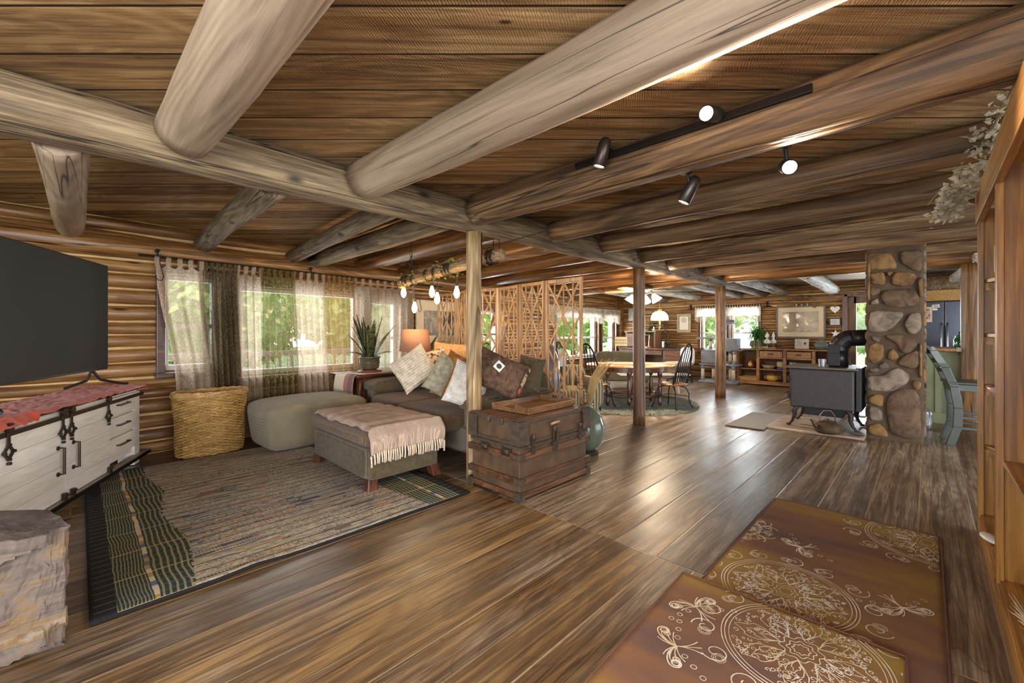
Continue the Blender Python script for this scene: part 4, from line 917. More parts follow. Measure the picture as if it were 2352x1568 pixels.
# ---- lattice screen
SCN = T('folding_screen', 'pale pine folding screen with crossed lattice panels behind the sofa', 'room divider', (0, 0, 0))
hp = [(3.59, 2.50), (3.60, 3.01), (3.66, 3.46), (3.76, 3.92), (3.62, 4.38), (3.79, 4.82), (3.79, 5.28)]
for (ax_, ay_), (bx_, by_) in zip(hp, hp[1:]):
    a = Vector((ax_, ay_, 0)); b = Vector((bx_, by_, 0)); d = (b-a).normalized(); n_ = Vector((-d.y, d.x, 0)); L = (b-a).length; H_ = 1.764; a = a+d*.01; L -= .02
    up = n_
    g = G()
    for q in (0, L): g.bar(a+d*(q+(.018 if q == 0 else -.018)), a+d*(q+(.018 if q == 0 else -.018))+Vector((0, 0, H_)), .036, .022, up=d)
    for z in (.06, H_-.02): g.bar(a+d*.036+Vector((0, 0, z)), a+d*(L-.036)+Vector((0, 0, z)), .022, .036, up=(0, 0, 1))
    fr = g.make('panel_frame', PINE, SCN, bev=.002)
    g = G(); n3 = 3
    for k in range(1, n3+1):
        p = a+d*(L*k/(n3+1)); g.bar(p+Vector((0, 0, .07)), p+Vector((0, 0, H_-.04)), .017, .009, up=d)
    g.make('upright_lath', PINE, fr)
    g = G(); hh = .345; nn = 5; w2 = (L-.07)/2
    z = H_-.045
    for r_ in range(nn):
        for c_ in range(2):
            x0_ = .035+c_*w2; s1, s2 = (x0_, x0_+w2) if (r_+c_) % 2 == 0 else (x0_+w2, x0_)
            zt_ = z-r_*hh; zb_ = max(.07, zt_-hh)
            if zt_ <= .08: continue
            g.bar(a+d*s1+n_*.008+Vector((0, 0, zt_)), a+d*s2+n_*.008+Vector((0, 0, zb_)), .022, .006, up=n_)
            g.bar(a+d*s2-n_*.008+Vector((0, 0, zt_)), a+d*s1-n_*.008+Vector((0, 0, zb_)), .022, .006, up=n_) if c_ in (0, 1) and False else None
    # mirrored set makes the diamonds
    for r_ in range(nn):
        for c_ in range(2):
            x0_ = .035+c_*w2; s1, s2 = (x0_+w2, x0_) if (r_+c_) % 2 == 0 else (x0_, x0_+w2)
            q = w2/2
            zt_ = z-r_*hh; zb_ = max(.07, zt_-hh)
            if zt_ <= .08: continue
            g.bar(a+d*s1-n_*.008+Vector((0, 0, zt_)), a+d*s2-n_*.008+Vector((0, 0, zb_)), .022, .006, up=n_)
    g.make('diagonal_lath', PINE, fr)

# ---- hanging driftwood lamp
A_ = P(919, 650, 4.9); B_ = P(1160, 585, 3.85)
DL = T('driftwood_chandelier', 'hanging driftwood log lamp with bare bulbs, cords and ivy above the sofa', 'chandelier', tuple(A_))
d = B_-A_
def dp(t): return d*t+Vector((.03*sin(t*5), .02*sin(t*7), .04*sin(t*pi)*.3))
g = G(); n = 30
g.tube([dp(i/(n-1)) for i in range(n)], [.048+.012*nz(i*.5, 3)+.006*nz(i*2, 1)+.012*i/n for i in range(n)], 12)
DRF = wood('driftwood', srgb(92, 66, 44), srgb(164, 128, 92), srgb(204, 174, 136), axis=1, rough=.7, bump=.6, crack=.8, gs=3, var=0)
g.make('branch', DRF, DL, smooth=True)
g = G(); r = random.Random(2)
for t0 in (.06, .1, .16, .3, .38, .47, .5, .53, .8, .9, .93):
    for j in range(3):
        c_ = dp(t0+j*.006); u = Vector((-d.y, d.x, 0)).normalized(); w_ = Vector((0, 0, 1))
        g.tube([c_+u*cos(a)*.066+w_*sin(a)*.066+d.normalized()*.01*sin(a*2+j) for a in [k*2*pi/14 for k in range(14)]], .0045, 5, closed=True)
g.tube([dp(.02)+Vector((0, 0, .06)), dp(.3)+Vector((0, .02, .13)), dp(.62)+Vector((0, 0, .17)), dp(1.0)+Vector((0, 0, .10)), dp(1.3)+Vector((0, 0, .12))], .004, 5)
g.make('wrapped_cord', ROPE, DL)
g = G()
for t0, s in ((.93, .05), (.98, -.05)): p = dp(t0); g.tube([p+Vector((0, 0, .05)), p+Vector((s, s, .16)), p+Vector((s*.5, s, CZ-A_.z-p.z-.03))], .004, 5)
for k in range(5): p = dp(.12)+Vector((0, 0, .06+k*.06)); g.tube([p+Vector((.014*cos(a), (.014*sin(a) if k % 2 else 0), .04*sin(a) if not k % 2 else .03*cos(a))) for a in [j*pi/4 for j in range(8)]], .004, 4, closed=True)
g.tube([dp(.12)+Vector((0, 0, .34)), dp(.12)+Vector((0, 0, CZ-A_.z-.05))], .003, 4)
g.make('hanging_chain', BLACKM, DL)
for t0, dz in ((.80, -.10), (.90, -.06)):
    p = dp(t0)+Vector((0, 0, dz)); g = G(); g.lathe([(0, -.02), (.035, -.014), (.042, 0), (.035, .014), (0, .02)], tuple(p), 16); g.tube([p+Vector((.045*cos(a), 0, .075+.08*sin(a))) for a in [k*pi/6 for k in range(12)]], .004, 4, closed=True); g.make('pulley', BLACKM, DL, smooth=True)
BULB = glow('filament_bulb', (1, .74, .38), 8)
for px, py in ((927, 671), (952, 706), (992, 670), (1004, 685), (1049, 671)):
    t0 = min(.98, max(0, (px-919)/241)); t0 = t0*4.9/(t0*4.9+(1-t0)*3.85) if False else t0*1.12
    p = P(px, py, 4.9-1.05*t0)-A_; top = dp(min(1, t0)); o = G(); o.tube([top, (p.x, p.y, p.z+.10)], .003, 5); o.cyl((p.x, p.y, p.z+.10), (p.x, p.y, p.z+.062), .014, .016, 12)
    so = o.make('bulb_socket', BRONZE, DL)
    G().lathe([(0, -.062), (.012, -.058), (.026, -.036), (.031, -.012), (.026, .016), (.017, .042), (.013, .062)], tuple(p), 16).make('bulb', BULB, so, smooth=True)
    l = bpy.data.lights.new('bulb_light', 'POINT'); l.energy = 1.6; l.color = (1, .72, .42); l.shadow_soft_size = .035; lo = bpy.data.objects.new('bulb_light', l); C.objects.link(lo); lo.location = A_+p+Vector((-.04, -.04, -.09))
def leafspray(g, path, n, size, r, spread=.05, up=.3):
    for i in range(n):
        t_ = r.random()*(len(path)-1); k = int(t_); f = t_-k; c_ = Vector(path[k])*(1-f)+Vector(path[min(k+1, len(path)-1)])*f
        c_ = c_+Vector((r.uniform(-1, 1), r.uniform(-1, 1), r.uniform(-1, 1)))*spread
        a = Vector((r.uniform(-1, 1), r.uniform(-1, 1), r.uniform(-.6, 1)*up+.0)).normalized()*size*r.uniform(.7, 1.3); b = a.cross(Vector((r.uniform(-1, 1), r.uniform(-1, 1), r.uniform(-1, 1)))).normalized()*size*.42
        m_ = a.cross(b).normalized()*size*.12
        g.add([c_, c_+a*.5+b+m_, c_+a*1.1, c_+a*.5-b+m_, c_+a*.5], [(0, 1, 4), (1, 2, 4), (2, 3, 4), (3, 0, 4)])
IVY = leafmat('ivy_leaves', srgb(92, 104, 52), srgb(168, 168, 96))
g = G(); leafspray(g, [dp(0), dp(.1), dp(.3), dp(.5), dp(.62)], 280, .034, random.Random(3), .085); g.make('ivy_vine', IVY, DL)

# ---- picture on the left wall
t = T('framed_picture', 'framed forest print with wide cream mat left of the lattice screen', 'picture', tuple(ONA(955, 740, .06)), AW)
px0 = 0; w_, h_ = .85, .86
FOR = NT('forest_print'); _v = FOR.co(); _f = FOR.noise(FOR.map(_v, (9, 9, 5)), 1, 6, .7, 2); FOR.set(col=FOR.ramp(_f, [(.35, srgb(38, 28, 24)), (.5, srgb(92, 76, 66)), (.64, srgb(168, 150, 134))]), rough=.4); FOR = FOR.mat
MAT_ = plain('cream_mat', srgb(222, 202, 170), .8, var=.02)
def frame(t, w, h, fw, matw, fmat, art, mat=MAT_, d=.03, arth=None):
    g = G()
    for c, s in (((0, 0, h/2-fw/2), (w, d, fw)), ((0, 0, -h/2+fw/2), (w, d, fw)), ((-w/2+fw/2, 0, 0), (fw, d, h-2*fw)), ((w/2-fw/2, 0, 0), (fw, d, h-2*fw))): g.box(c, s)
    g.make('frame', fmat, t, bev=.003)
    G().box((0, .004, 0), (w-fw, d*.4, h-fw)).make('mat_board', mat, t)
    G().box((0, -.004, 0), (w-2*fw-2*matw, d*.35, h-2*fw-2*matw)).make('print', art, t)
t.location = tuple(ONA(1010, 742, .07)); frame(t, .98, .72, .03, .13, plain('pale_frame', srgb(214, 196, 170), .5), FOR)

# ---- curtain rods, hooks and curtains
RZ = 1.925
def apt(X, off=0): return Vector((X+off*sin(AW), WA(X)-off*cos(AW), 0))
rod = T('curtain_rod', 'long dark iron curtain rod under the top log of the left wall', 'curtain rod', (0, 0, 0))
a, b = apt(.38, .14), apt(4.15, .14); G().cyl((a.x, a.y, RZ), (b.x, b.y, RZ+.01), .011, seg=10).make('rod', BLACKM, rod)
for X in (.52, 2.0, 3.5):
    p = apt(X, .14); q = apt(X, -.0); g = G(); g.tube([(q.x, q.y, RZ+.06), (p.x, p.y, RZ+.05), (p.x, p.y, RZ)], .009); g.sq((p.x, p.y, RZ+.06), (.04, .04, .03), .9, .9, 12, 8); g.make('rod_bracket', BLACKM, rod)
for X, zt, lb in ((.53, RZ, 'long black wire hook hanging at the left end of the curtain rod'), (3.66, 1.74, 'thin dark wire hook hanging on the curtain below the driftwood lamp')):
    p = apt(X, .175); t = T('wire_hook', lb, 'hook', (p.x, p.y, zt))
    G().tube([(0, 0, .02), (.0, 0, -.06), (.03, 0, -.19), (.02, -.004, -.225), (-.01, -.004, -.23), (-.03, -.004, -.205), (-.028, 0, -.18)], .004, 6).make('hook_wire', BLACKM, t).rotation_euler = (0, 0, AW)
def curtain(label, xa, xb, xa2, xb2, zb, mat, tabs, folds, amp, off, seed, grp=None, sag=.03, name='sheer_curtain'):
    amp *= 1.35
    t = T(name, label, 'curtain', (0, 0, 0), 0, grp); z1 = RZ-.075
    def f(u, v):
        s = v; k = s*s*(3-2*s); X = (xa+(xb-xa)*u)*(1-k)+(xa2+(xb2-xa2)*u)*k
        sagz = -sag*(sin(u*pi*max(1, tabs-1))**2)*(1-min(1, v*8))
        y = off+amp*(.35+.65*min(1, v*4))*sin(u*folds*2*pi+seed+.8*sin(v*2+seed))+.012*nz(u*6, v*3, seed)
        p = apt(X, y); return (p.x, p.y, z1+(zb-z1)*v+sagz)
    G().grid(f, max(40, int(folds*14)), 26).make('fabric', mat, t, smooth=True)
    g = G()
    for i in range(tabs):
        u = (i+.15)/(tabs-.7) if tabs > 1 else .5; u = min(1, max(0, u)); p = Vector(f(u, .0)); e = apt(1, 0)-apt(0, 0); e.normalize(); w = .019; n_ = Vector((sin(AW), -cos(AW), 0))
        r0 = apt(xa+(xb-xa)*u, .14)+Vector((0, 0, RZ))
        pts = [p+Vector((0, 0, -.01)), r0+n_*.014, r0+Vector((0, 0, .014)), r0-n_*.014, p-n_*.006+Vector((0, 0, -.01))]
        g.add([q+e*w*s_ for q in pts for s_ in (-1, 1)], [(2*j, 2*j+1, 2*j+3, 2*j+2) for j in range(4)])
    g.make('tab_loops', mat, t); return t
def cx(px): return ONA(px, 620, .14).x
curtain('white sheer curtain pulled aside into the wicker hamper at the far left', cx(352), cx(462), cx(398), cx(492), .60, SHW, 5, 2.6, .025, .15, .4)
curtain('dark olive-brown sparkly curtain beside the leftmost white sheer', cx(452), cx(540), cx(472), cx(552), .03, SHO, 7, 6, .024, .125, 1.2)
curtain('narrow white sheer between the two dark olive curtains', cx(541), cx(600), cx(552), cx(601), .05, SHW, 4, 3.2, .022, .13, 2.2)
curtain('moss-green sparkly sheer over the left half of the picture window', cx(596), cx(672), cx(596), cx(683), .05, SHOG, 6, 6, .030, .155, .6)
curtain('white sheer over the middle of the picture window', cx(669), cx(742), cx(683), cx(752), .05, SHW, 5, 5, .024, .14, 1.7)
curtain('amber-edged sheer over the right end of the picture window', cx(738), cx(812), cx(748), cx(826), .05, SHG, 7, 6, .024, .155, 2.9)
curtain('white sheer behind the snake plant', cx(811), cx(884), cx(815), cx(884), .30, SHW, 5, 4, .024, .14, 3.3)
curtain('plain white sheer at the right end of the rod behind the peach lamp', cx(880), cx(948), cx(880), cx(948), .30, SHW, 5, 4, .022, .15, 4.1)

# ---- rock at the left edge
ST = NT('layered_sandstone'); _v = ST.co(); _n = ST.noise(_v, 4, 6, .65, 1.5); _s = ST.noise(ST.map(_v, (1.2, 1.2, 11), rot=(.15, .28, 0)), 1, 5, .6, 1.2)
_f = ST.m('ADD', ST.m('MULTIPLY', _n, .45), ST.m('MULTIPLY', _s, .6)); ST.set(col=ST.ramp(_f, [(.34, srgb(42, 36, 32)), (.45, srgb(80, 70, 64)), (.55, srgb(112, 98, 88)), (.62, srgb(122, 96, 60)), (.74, srgb(152, 144, 138))]), rough=.8); ST.bump(_f, .9, .03); ST = ST.mat
RK = G()
import itertools
q0 = FL(164, 1210, .45); 
def rk(u, v):
    # side wall wraps: v 0 bottom ->1 top; u along left-front-right-back
    c = [(-.62, .62), (-.16, .98), (.0, 1.02), (.105, 1.30), (.11, 1.62), (.0, 1.78), (-.7, 1.72), (-.85, 1.0)]
    t = u*len(c); i = int(t) % len(c); f = t-int(t); a = Vector(c[i]); b = Vector(c[(i+1) % len(c)]); p = a*(1-f)+b*f
    return p
NU = 120; NVV = 40; vs = []; fs = []
def base_pt(u, v):
    # corner points in world from the photo: right rear, right front edge of the top
    c = [FL(-260, 1330, .45), FL(-60, 1262, .45), FL(100, 1226, .45), FL(160, 1209, .45), FL(163, 1198, .45), FL(155, 1184, .45), FL(128, 1168, .45), FL(-80, 1176, .45), FL(-420, 1200, .45)]
    t = u*len(c); i = int(t) % len(c); f = t-int(t); return c[i]*(1-f)+c[(i+1) % len(c)]*f
cc = sum((base_pt(k/18, 0) for k in range(18)), Vector())/18
for i in range(NU):
    u = i/NU; b = base_pt(u, 0)
    for j in range(NVV):
        v = j/(NVV-1); z = v*.45; dr_ = (b-cc).normalized(); lay = floor(z/.075+nz(u*6, 1)*.8)
        k = .035*nz(lay*3.3, u*7)+.008*nz(u*30, z*14)+.004*nz(u*90, z*40)-.012*(1-min(1, abs((z/.075+nz(u*6, 1)*.8)-lay-.5)*-2+1.0)*0)-.03*(1-v)*(.5+nz(lay*7, 2))
        vs.append((b.x+dr_.x*k, b.y+dr_.y*k, z))
for i in range(NU):
    for j in range(NVV-1): a = i*NVV+j; b_ = ((i+1) % NU)*NVV+j; fs.append((a, b_, b_+1, a+1))
for k in range(1, 9):
    s = 1-k/9
    for i in range(NU):
        p = Vector(vs[i*NVV+NVV-1]); q = cc+(p-cc)*s; vs.append((q.x, q.y, .45+.010*nz(q.x*6, q.y*6)+.004*nz(q.x*30, q.y*30)))
o0 = NU*NVV
for i in range(NU):
    i2 = (i+1) % NU; fs.append((i*NVV+NVV-1, i2*NVV+NVV-1, o0+i2, o0+i))
    for k in range(7): a = o0+k*NU+i; b_ = o0+k*NU+i2; fs.append((a, b_, b_+NU, a+NU))
fs.append(tuple(o0+7*NU+i for i in range(NU)))
o = RK.add(vs, fs).make('rough_stone_block', ST); tag(o, 'rough layered sandstone block at the lower left edge before the sideboard', 'stone')
# ---------------------------------------------------------------- dining area and far wall
SHAG = NT('sage_shag'); _v = SHAG.co(); _n = SHAG.noise(_v, 55, 3, .8); _b = SHAG.noise(_v, 4, 2); SHAG.set(col=SHAG.ramp(SHAG.m('ADD', SHAG.m('MULTIPLY', _n, .7), SHAG.m('MULTIPLY', _b, .3)), [(.35, srgb(78, 84, 76)), (.65, srgb(152, 156, 144))]), rough=1, spec=.05); SHAG.bump(_n, 1, .02); SHAG = SHAG.mat
RC = (6.50, 3.72); RR = 1.2
g = G(); r = random.Random(8)
g.lathe([(0, .016), (RR*.5, .018), (RR-.03, .018), (RR, .008), (RR, 0), (0, 0)], seg=64)
for i in range(5200):
    a = r.uniform(0, 2*pi); q = RR*sqrt(r.random()); x, y = q*cos(a), q*sin(a); h_ = r.uniform(.018, .034); b = r.uniform(0, pi); s = .012
    g.add([(x-s*cos(b), y-s*sin(b), .012), (x+s*cos(b), y+s*sin(b), .012), (x+r.uniform(-.014, .014), y+r.uniform(-.014, .014), h_)], [(0, 1, 2)])
o = g.make('round_shag_rug', SHAG, loc=(RC[0], RC[1], .001)); tag(o, 'round sage-green shag rug under the dining table', 'rug')

TC = Vector((6.40, 3.53, 0)); TZ = .67
DT = T('dining_table', 'oval wooden dining table with turned dark legs on the round green rug', 'table', (TC.x, TC.y, 0), radians(-45.6))
MAPT = wood('honey_tabletop', srgb(150, 92, 52), srgb(196, 140, 92), srgb(222, 172, 124), axis=0, rough=.22, bump=.08, coat=.4, gs=1.5, var=.05)
G().lathe([(0, 0), (.70, 0), (.715, .010), (.715, .02), (.70, .030), (0, .030)], (0, 0, TZ-.03), 56, 1.0, .80).make('table_top', MAPT, DT)
G().nc().lathe([(.56, -.075), (.56, 0)], (0, 0, TZ-.03), 48, 1.0, .76).make('apron', DARKW, DT)
def turned(g, x, y, z0, z1, r=.035):
    h_ = z1-z0; prof = [(r*.7, 0), (r*.8, .06), (r*1.1, .1), (r*.55, .16), (r*.9, .26), (r*1.15, .42), (r*.9, .62), (r*.5, .74), (r*.95, .80), (r*1.1, .86), (r*1.05, 1)]
    g.lathe([(a, b*h_) for a, b in prof], (x, y, z0), 14); return g
for sx, sy in ((-.42, -.22), (-.42, .22), (.42, -.22), (.42, .22), (-.08, -.24), (.08, .24)): turned(G(), sx, sy, .024, TZ-.06).make('leg', DARKZ, DT, smooth=True)
g = G()
for y in (-.22, .22):
    g.tube([(-.42, y, .16), (-.30, y, .16), (-.22, y, .16), (-.1, y, .16), (0, y, .16), (.1, y, .16), (.22, y, .16), (.42, y, .16)], [.018, .018, .026, .016, .026, .016, .026, .018], 10)
for x in (-.42, .42): g.tube([(x, -.24, .2), (x, .24, .2)], .018, 10)
g.make('stretcher', DARKW, DT, smooth=True)
TRN = T('table_cloth', 'beige fringed runner laid across the dining table and hanging at its right end', 'runner', (TC.x, TC.y, TZ+.002), radians(-45.6))
def tcf(u, v):
    s = -.52+u*1.34; y = -.06+v*.34-.02
    if s < .69: return (s, y, .004+.002*nz(s*6, y*6))
    a = s-.69; return (.69+.035*sin(min(1, a/.05)*pi/2), y, .004-max(0, a-.02)*.95)
G().grid(tcf, 44, 16).make('woven_cloth', fabric('beige_runner', srgb(186, 158, 126), srgb(222, 198, 168), 90, .4), TRN, smooth=True, sol=.003)
g = G()
for i in range(18): p = tcf(1, i/17); g.tube([p, (p[0]+.004, p[1]+.003, p[2]-.07)], [.006, .008], 5)
g.make('fringe', JUTE, TRN)

SEATW = wood('chair_seat_wood', srgb(120, 74, 38), srgb(176, 120, 68), srgb(206, 154, 98), axis=0, rough=.3, bump=.1, coat=.4, gs=3, var=.1)
def windsor(name, label, x, y, rz):
    """seat faces local +x"""
    t = T(name, label, 'chair', (x, y, .0), rz, 'hoop-backed dining chairs'); sz = .40
    G().lathe([(0, sz-.03), (.17, sz-.028), (.215, sz-.008), (.215, sz), (.18, sz+.004), (0, sz-.006)], (0, 0, 0), 30, 1.02, 1.0).make('seat', SEATW, t, smooth=True)
    tilt = .26
    hoop = [(-.14-.62*tilt*sin(a)*1.0-.02*0, .165*cos(a)*(1+.12*sin(a)), sz+.62*sin(a)) for a in [k*pi/24 for k in range(25)]]
    G().tube(hoop, .014, 8).make('hoop', BLACKM, t, smooth=True)
    g = G()
    for k in range(-3, 4):
        y_ = k*.042; yy = y_*1.25; s = sqrt(max(0, 1-(yy/.185)**2)); g.tube([(-.145, y_, sz), (-.14-.62*tilt*s, yy*1.06, sz+.62*s)], .0075, 6)
    g.make('spindles', BLACKM, t)
    for sx in (-1, 1):
        for sy in (-1, 1):
            G().tube([(sx*.07, sy*.07, sz-.03), (sx*.15, sy*.14, sz-.07), (sx*.185, sy*.17, sz-.16), (sx*.18, sy*.165, .2), (sx*.195, sy*.18, .09), (sx*.225, sy*.205, .024)], .0095, 8).make('leg', BLACKM, t, smooth=True)
    g = G()
    for s in (-1, 1): g.tube([(-.18, s*.165, .2), (.18, s*.165, .2)], .006)
    g.tube([(.18, -.165, .2), (.18, .165, .2)], .006); g.make('stretcher', BLACKM, t)
    return t
windsor('dining_chair', 'hoop-back chair at the right end of the dining table, before the office chair', 6.50, 2.86, radians(78))
c1 = (5.68, 3.66); windsor('dining_chair', 'hoop-back chair at the left of the dining table beside the lattice screen', c1[0], c1[1]+.05, radians(2))
windsor('dining_chair', 'hoop-back chair behind the lattice screen panel, farthest from the camera', 6.3, 4.62, radians(-80))

p = P(1500, 858, 8.35)
BN = T('bench', 'pale painted wooden bench on the far side of the dining table', 'bench', (p.x, p.y, 0), radians(-45.6)); bz = p.z
G().box((0, 0, bz-.012), (1.36, .30, .026)).make('seat', WHITEP if False else plain('worn_white_paint', srgb(206, 200, 196), .5), BN, bev=.008)
for s in (-1, 1):
    g = G(); g.poly([(-.13, 0), (-.13, .08), (-.08, .16), (-.10, bz-.03), (.10, bz-.03), (.08, .16), (.13, .08), (.13, 0), (.05, 0), (0, .07), (-.05, 0)], -.012, .012)
    o = g.make('leg', plain('worn_white_paint_leg', srgb(190, 184, 180), .5), BN, bev=.004); o.rotation_euler = (pi/2, 0, pi/2); o.location = (s*.46, 0, 0)
G().box((0, 0, .17), (.9, .022, .07)).make('stretcher', DARKW, BN, bev=.003)

p = P(1430, 828, 9.25)
LV = T('loveseat', 'olive upholstered settee with rounded back behind the dining table', 'settee', (p.x, p.y, 0), radians(-45.6))
rbox('seat', fabric('olive_tweed', srgb(76, 72, 56), srgb(120, 114, 92), 90, .4), LV, (0, 0, .30), (1.1, .55, .30), .25, .2)
rbox('backrest', fabric('olive_tweed_back', srgb(76, 72, 56), srgb(120, 114, 92), 90, .4), LV, (0, .25, .56), (1.08, .14, .42), .35, .25)
for sx in (-1, 1):
    for sy in (-1, 1): G().cyl((sx*.46, sy*.2, 0), (sx*.46, sy*.2, .18), .02, .028, 10).make('leg', DARKZ, LV)

# ceiling fan
p = P(1477, 700, 6.6); FN = T('ceiling_fan', 'ceiling fan with light wooden blades and lit glass shades over the dining table', 'ceiling fan', (p.x, p.y, 0), radians(10))
G().cyl((0, 0, CZ), (0, 0, 1.95), .012).make('downrod', BRONZE, FN)
G().lathe([(0, 1.81), (.06, 1.81), (.14, 1.84), (.155, 1.87), (.15, 1.915), (.08, 1.94), (0, 1.945)]).make('motor', plain('dark_bronze', srgb(52, 44, 40), .4, .6), FN, smooth=True)
FB = wood('fan_blade_wood', srgb(190, 140, 90), srgb(222, 178, 126), srgb(238, 204, 158), axis=0, rough=.3, gs=2, var=.03)
for k in range(5):
    a = k*2*pi/5+.35; g = G(); pts = [(.16, -.035), (.25, -.06), (.50, -.068), (.60, -.05), (.62, 0), (.60, .05), (.50, .068), (.25, .06), (.16, .035)]
    g.poly(pts, -.004, .004); o = g.make('blade', FB, FN); o.location = (0, 0, 1.845); o.rotation_euler = (radians(9), 0, a)
SHD = glow('lit_glass_shade', (1, .86, .66), 9)
for k in range(4):
    a = k*pi/2+.1; g = G(); g.tube([(0, 0, 1.80), (.06*cos(a), .06*sin(a), 1.79), (.11*cos(a), .11*sin(a), 1.81), (.15*cos(a), .15*sin(a), 1.78)], .009); ar = g.make('light_arm', BRONZE, FN, smooth=True)
    g = G(); g.nc().lathe([(.022, 0), (.032, -.02), (.052, -.06), (.072, -.10), (.078, -.115)], (0, 0, 0), 20); o = g.make('glass_shade', SHD, ar, smooth=True, sol=.003); o.location = (.15*cos(a), .15*sin(a), 1.775); o.rotation_euler = (0, radians(32), a) if False else (0, -radians(32), a)
G().lathe([(0, 1.75), (.05, 1.765), (.06, 1.80), (.02, 1.81)]).make('light_hub', BRONZE, FN, smooth=True)
l = bpy.data.lights.new('fan_light', 'POINT'); l.energy = 75; l.color = (1, .80, .56); l.shadow_soft_size = .12; lo = bpy.data.objects.new('fan_light', l); C.objects.link(lo); lo.location = (p.x, p.y, 1.60)

# stained glass pendant
p = P(1515, 728, 9.4); TF = T('pendant_lamp', 'cream stained-glass dome pendant with brass crown over the desk corner', 'pendant lamp', (p.x, p.y, 0)); z = p.z
GSH = NT('cream_art_glass'); _v = GSH.co(); _a = GSH.sep(_v); _w = GSH.wave(_v, 0, 0); 
_ang = GSH.m('ARCTAN2', _a[1], _a[0]); _rib = GSH.m('LESS_THAN', GSH.m('ABSOLUTE', GSH.m('SUBTRACT', GSH.m('FRACT', GSH.m('MULTIPLY', _ang, 12/(2*pi))), .5)), .06)
_c = GSH.mix(_rib, srgb(250, 236, 200), srgb(120, 96, 60)); GSH.set(col=_c, em=_c, es=3.2, rough=.3); GSH = GSH.mat
G().nc().lathe([(.03, .13), (.09, .12), (.14, .085), (.175, .03), (.19, -.045), (.18, -.07)], (0, 0, z), 36, .98, .98).make('glass_shade', GSH, TF, smooth=True, sol=.004)
g = G()
for k in range(12): a = k*pi/6; g.add([(.03*cos(a-.2), .03*sin(a-.2), z+.13), (.03*cos(a+.2), .03*sin(a+.2), z+.13), (.065*cos(a), .065*sin(a), z+.19)], [(0, 1, 2)])
g.lathe([(.035, .125), (.035, .14)], (0, 0, z), 12); g.make('brass_crown', plain('brass', srgb(196, 156, 84), .3, .9), TF)
g = G(); g.tube([(0, 0, z+.14), (0, 0, CZ)], .004); g.tube([(.03, 0, z-.05), (.03, 0, z-.22)], .002); g.tube([(-.02, 0, z-.05), (-.02, 0, z-.26)], .002); g.sq((.03, 0, z-.23), (.02, .02, .04), 1, 1, 8, 6).sq((-.02, 0, z-.27), (.02, .02, .04), 1, 1, 8, 6); g.make('chain', plain('brass_chain', srgb(170, 140, 90), .4, .8), TF)
l = bpy.data.lights.new('pendant_light', 'POINT'); l.energy = 14; l.color = (1, .82, .56); l.shadow_soft_size = .08; lo = bpy.data.objects.new('pendant_light', l); C.objects.link(lo); lo.location = (p.x, p.y, z-.12)

# desk with hutch
DK = T('desk', 'dark wooden desk with panelled drawers in the far corner', 'desk', (10.82, 5.25, 0), 0)
DKM = wood('desk_wood', srgb(70, 42, 28), srgb(112, 74, 52), srgb(142, 100, 74), axis=1, rough=.4, gs=2, var=.05)
G().box((0, 0, .755), (.72, 1.75, .04)).make('desk_top', DKM, DK, bev=.008)
G().box((0, -.62, .37), (.66, .45, .72)).make('pedestal', DKM, DK, bev=.004); G().box((.28, .2, .45), (.05, 1.2, .56)).make('back_panel', DKM, DK); G().box((0, .66, .37), (.66, .40, .72)).make('pedestal', DKM, DK, bev=.004)
for k in range(3): G().box((-.335, -.62, .18+k*.2), (.02, .38, .17)).make('drawer', DKM, DK, bev=.01)
G().box((-.30, .02, .66), (.03, .75, .12)).make('drawer', DKM, DK, bev=.006)
HU = T('desk_hutch', 'open-fronted wooden hutch cabinet standing on the desk', 'cabinet', (10.95, 5.62, .776), 0)
CAB = wood('hutch_wood', srgb(120, 84, 58), srgb(160, 120, 88), srgb(184, 146, 112), axis=2, rough=.5, gs=2, var=.05)
for n_, c, d in (('side_panel', (0, -.42, .21), (.42, .03, .42)), ('side_panel', (0, .42, .21), (.42, .03, .42)), ('top', (0, 0, .435), (.46, .92, .03)), ('back', (.2, 0, .21), (.02, .84, .42)), ('divider', (0, -.02, .21), (.42, .02, .42))): G().box(c, d).make(n_, CAB, HU, bev=.003)
G().box((-.215, .22, .20), (.02, .42, .36)).make('door', DKM, HU, bev=.004)
t = T('office_chair', 'beige office chair with five-spoke base between the desk and cat tree', 'chair', (10.0, 4.25, 0), radians(150))
BEI = fabric('beige_upholstery', srgb(170, 150, 128), srgb(212, 194, 172), 60, .3)
rbox('seat', BEI, t, (0, 0, .44), (.50, .50, .11), .5, .35); rbox('backrest', plain('white_chair_shell', srgb(226, 222, 218), .5), t, (-.26, 0, .62), (.09, .46, .42), .5, .4)
G().cyl((0, 0, .12), (0, 0, .42), .025).make('column', BLACKP, t)
for k in range(5):
    a = k*2*pi/5; G().tube([(0, 0, .13), (.18*cos(a), .18*sin(a), .10), (.30*cos(a), .30*sin(a), .07)], [.022, .018, .014]).sq((.30*cos(a), .30*sin(a), .035), (.06, .05, .06), 1, 1, 12, 8).make('base_spoke', BLACKP, t, smooth=True)

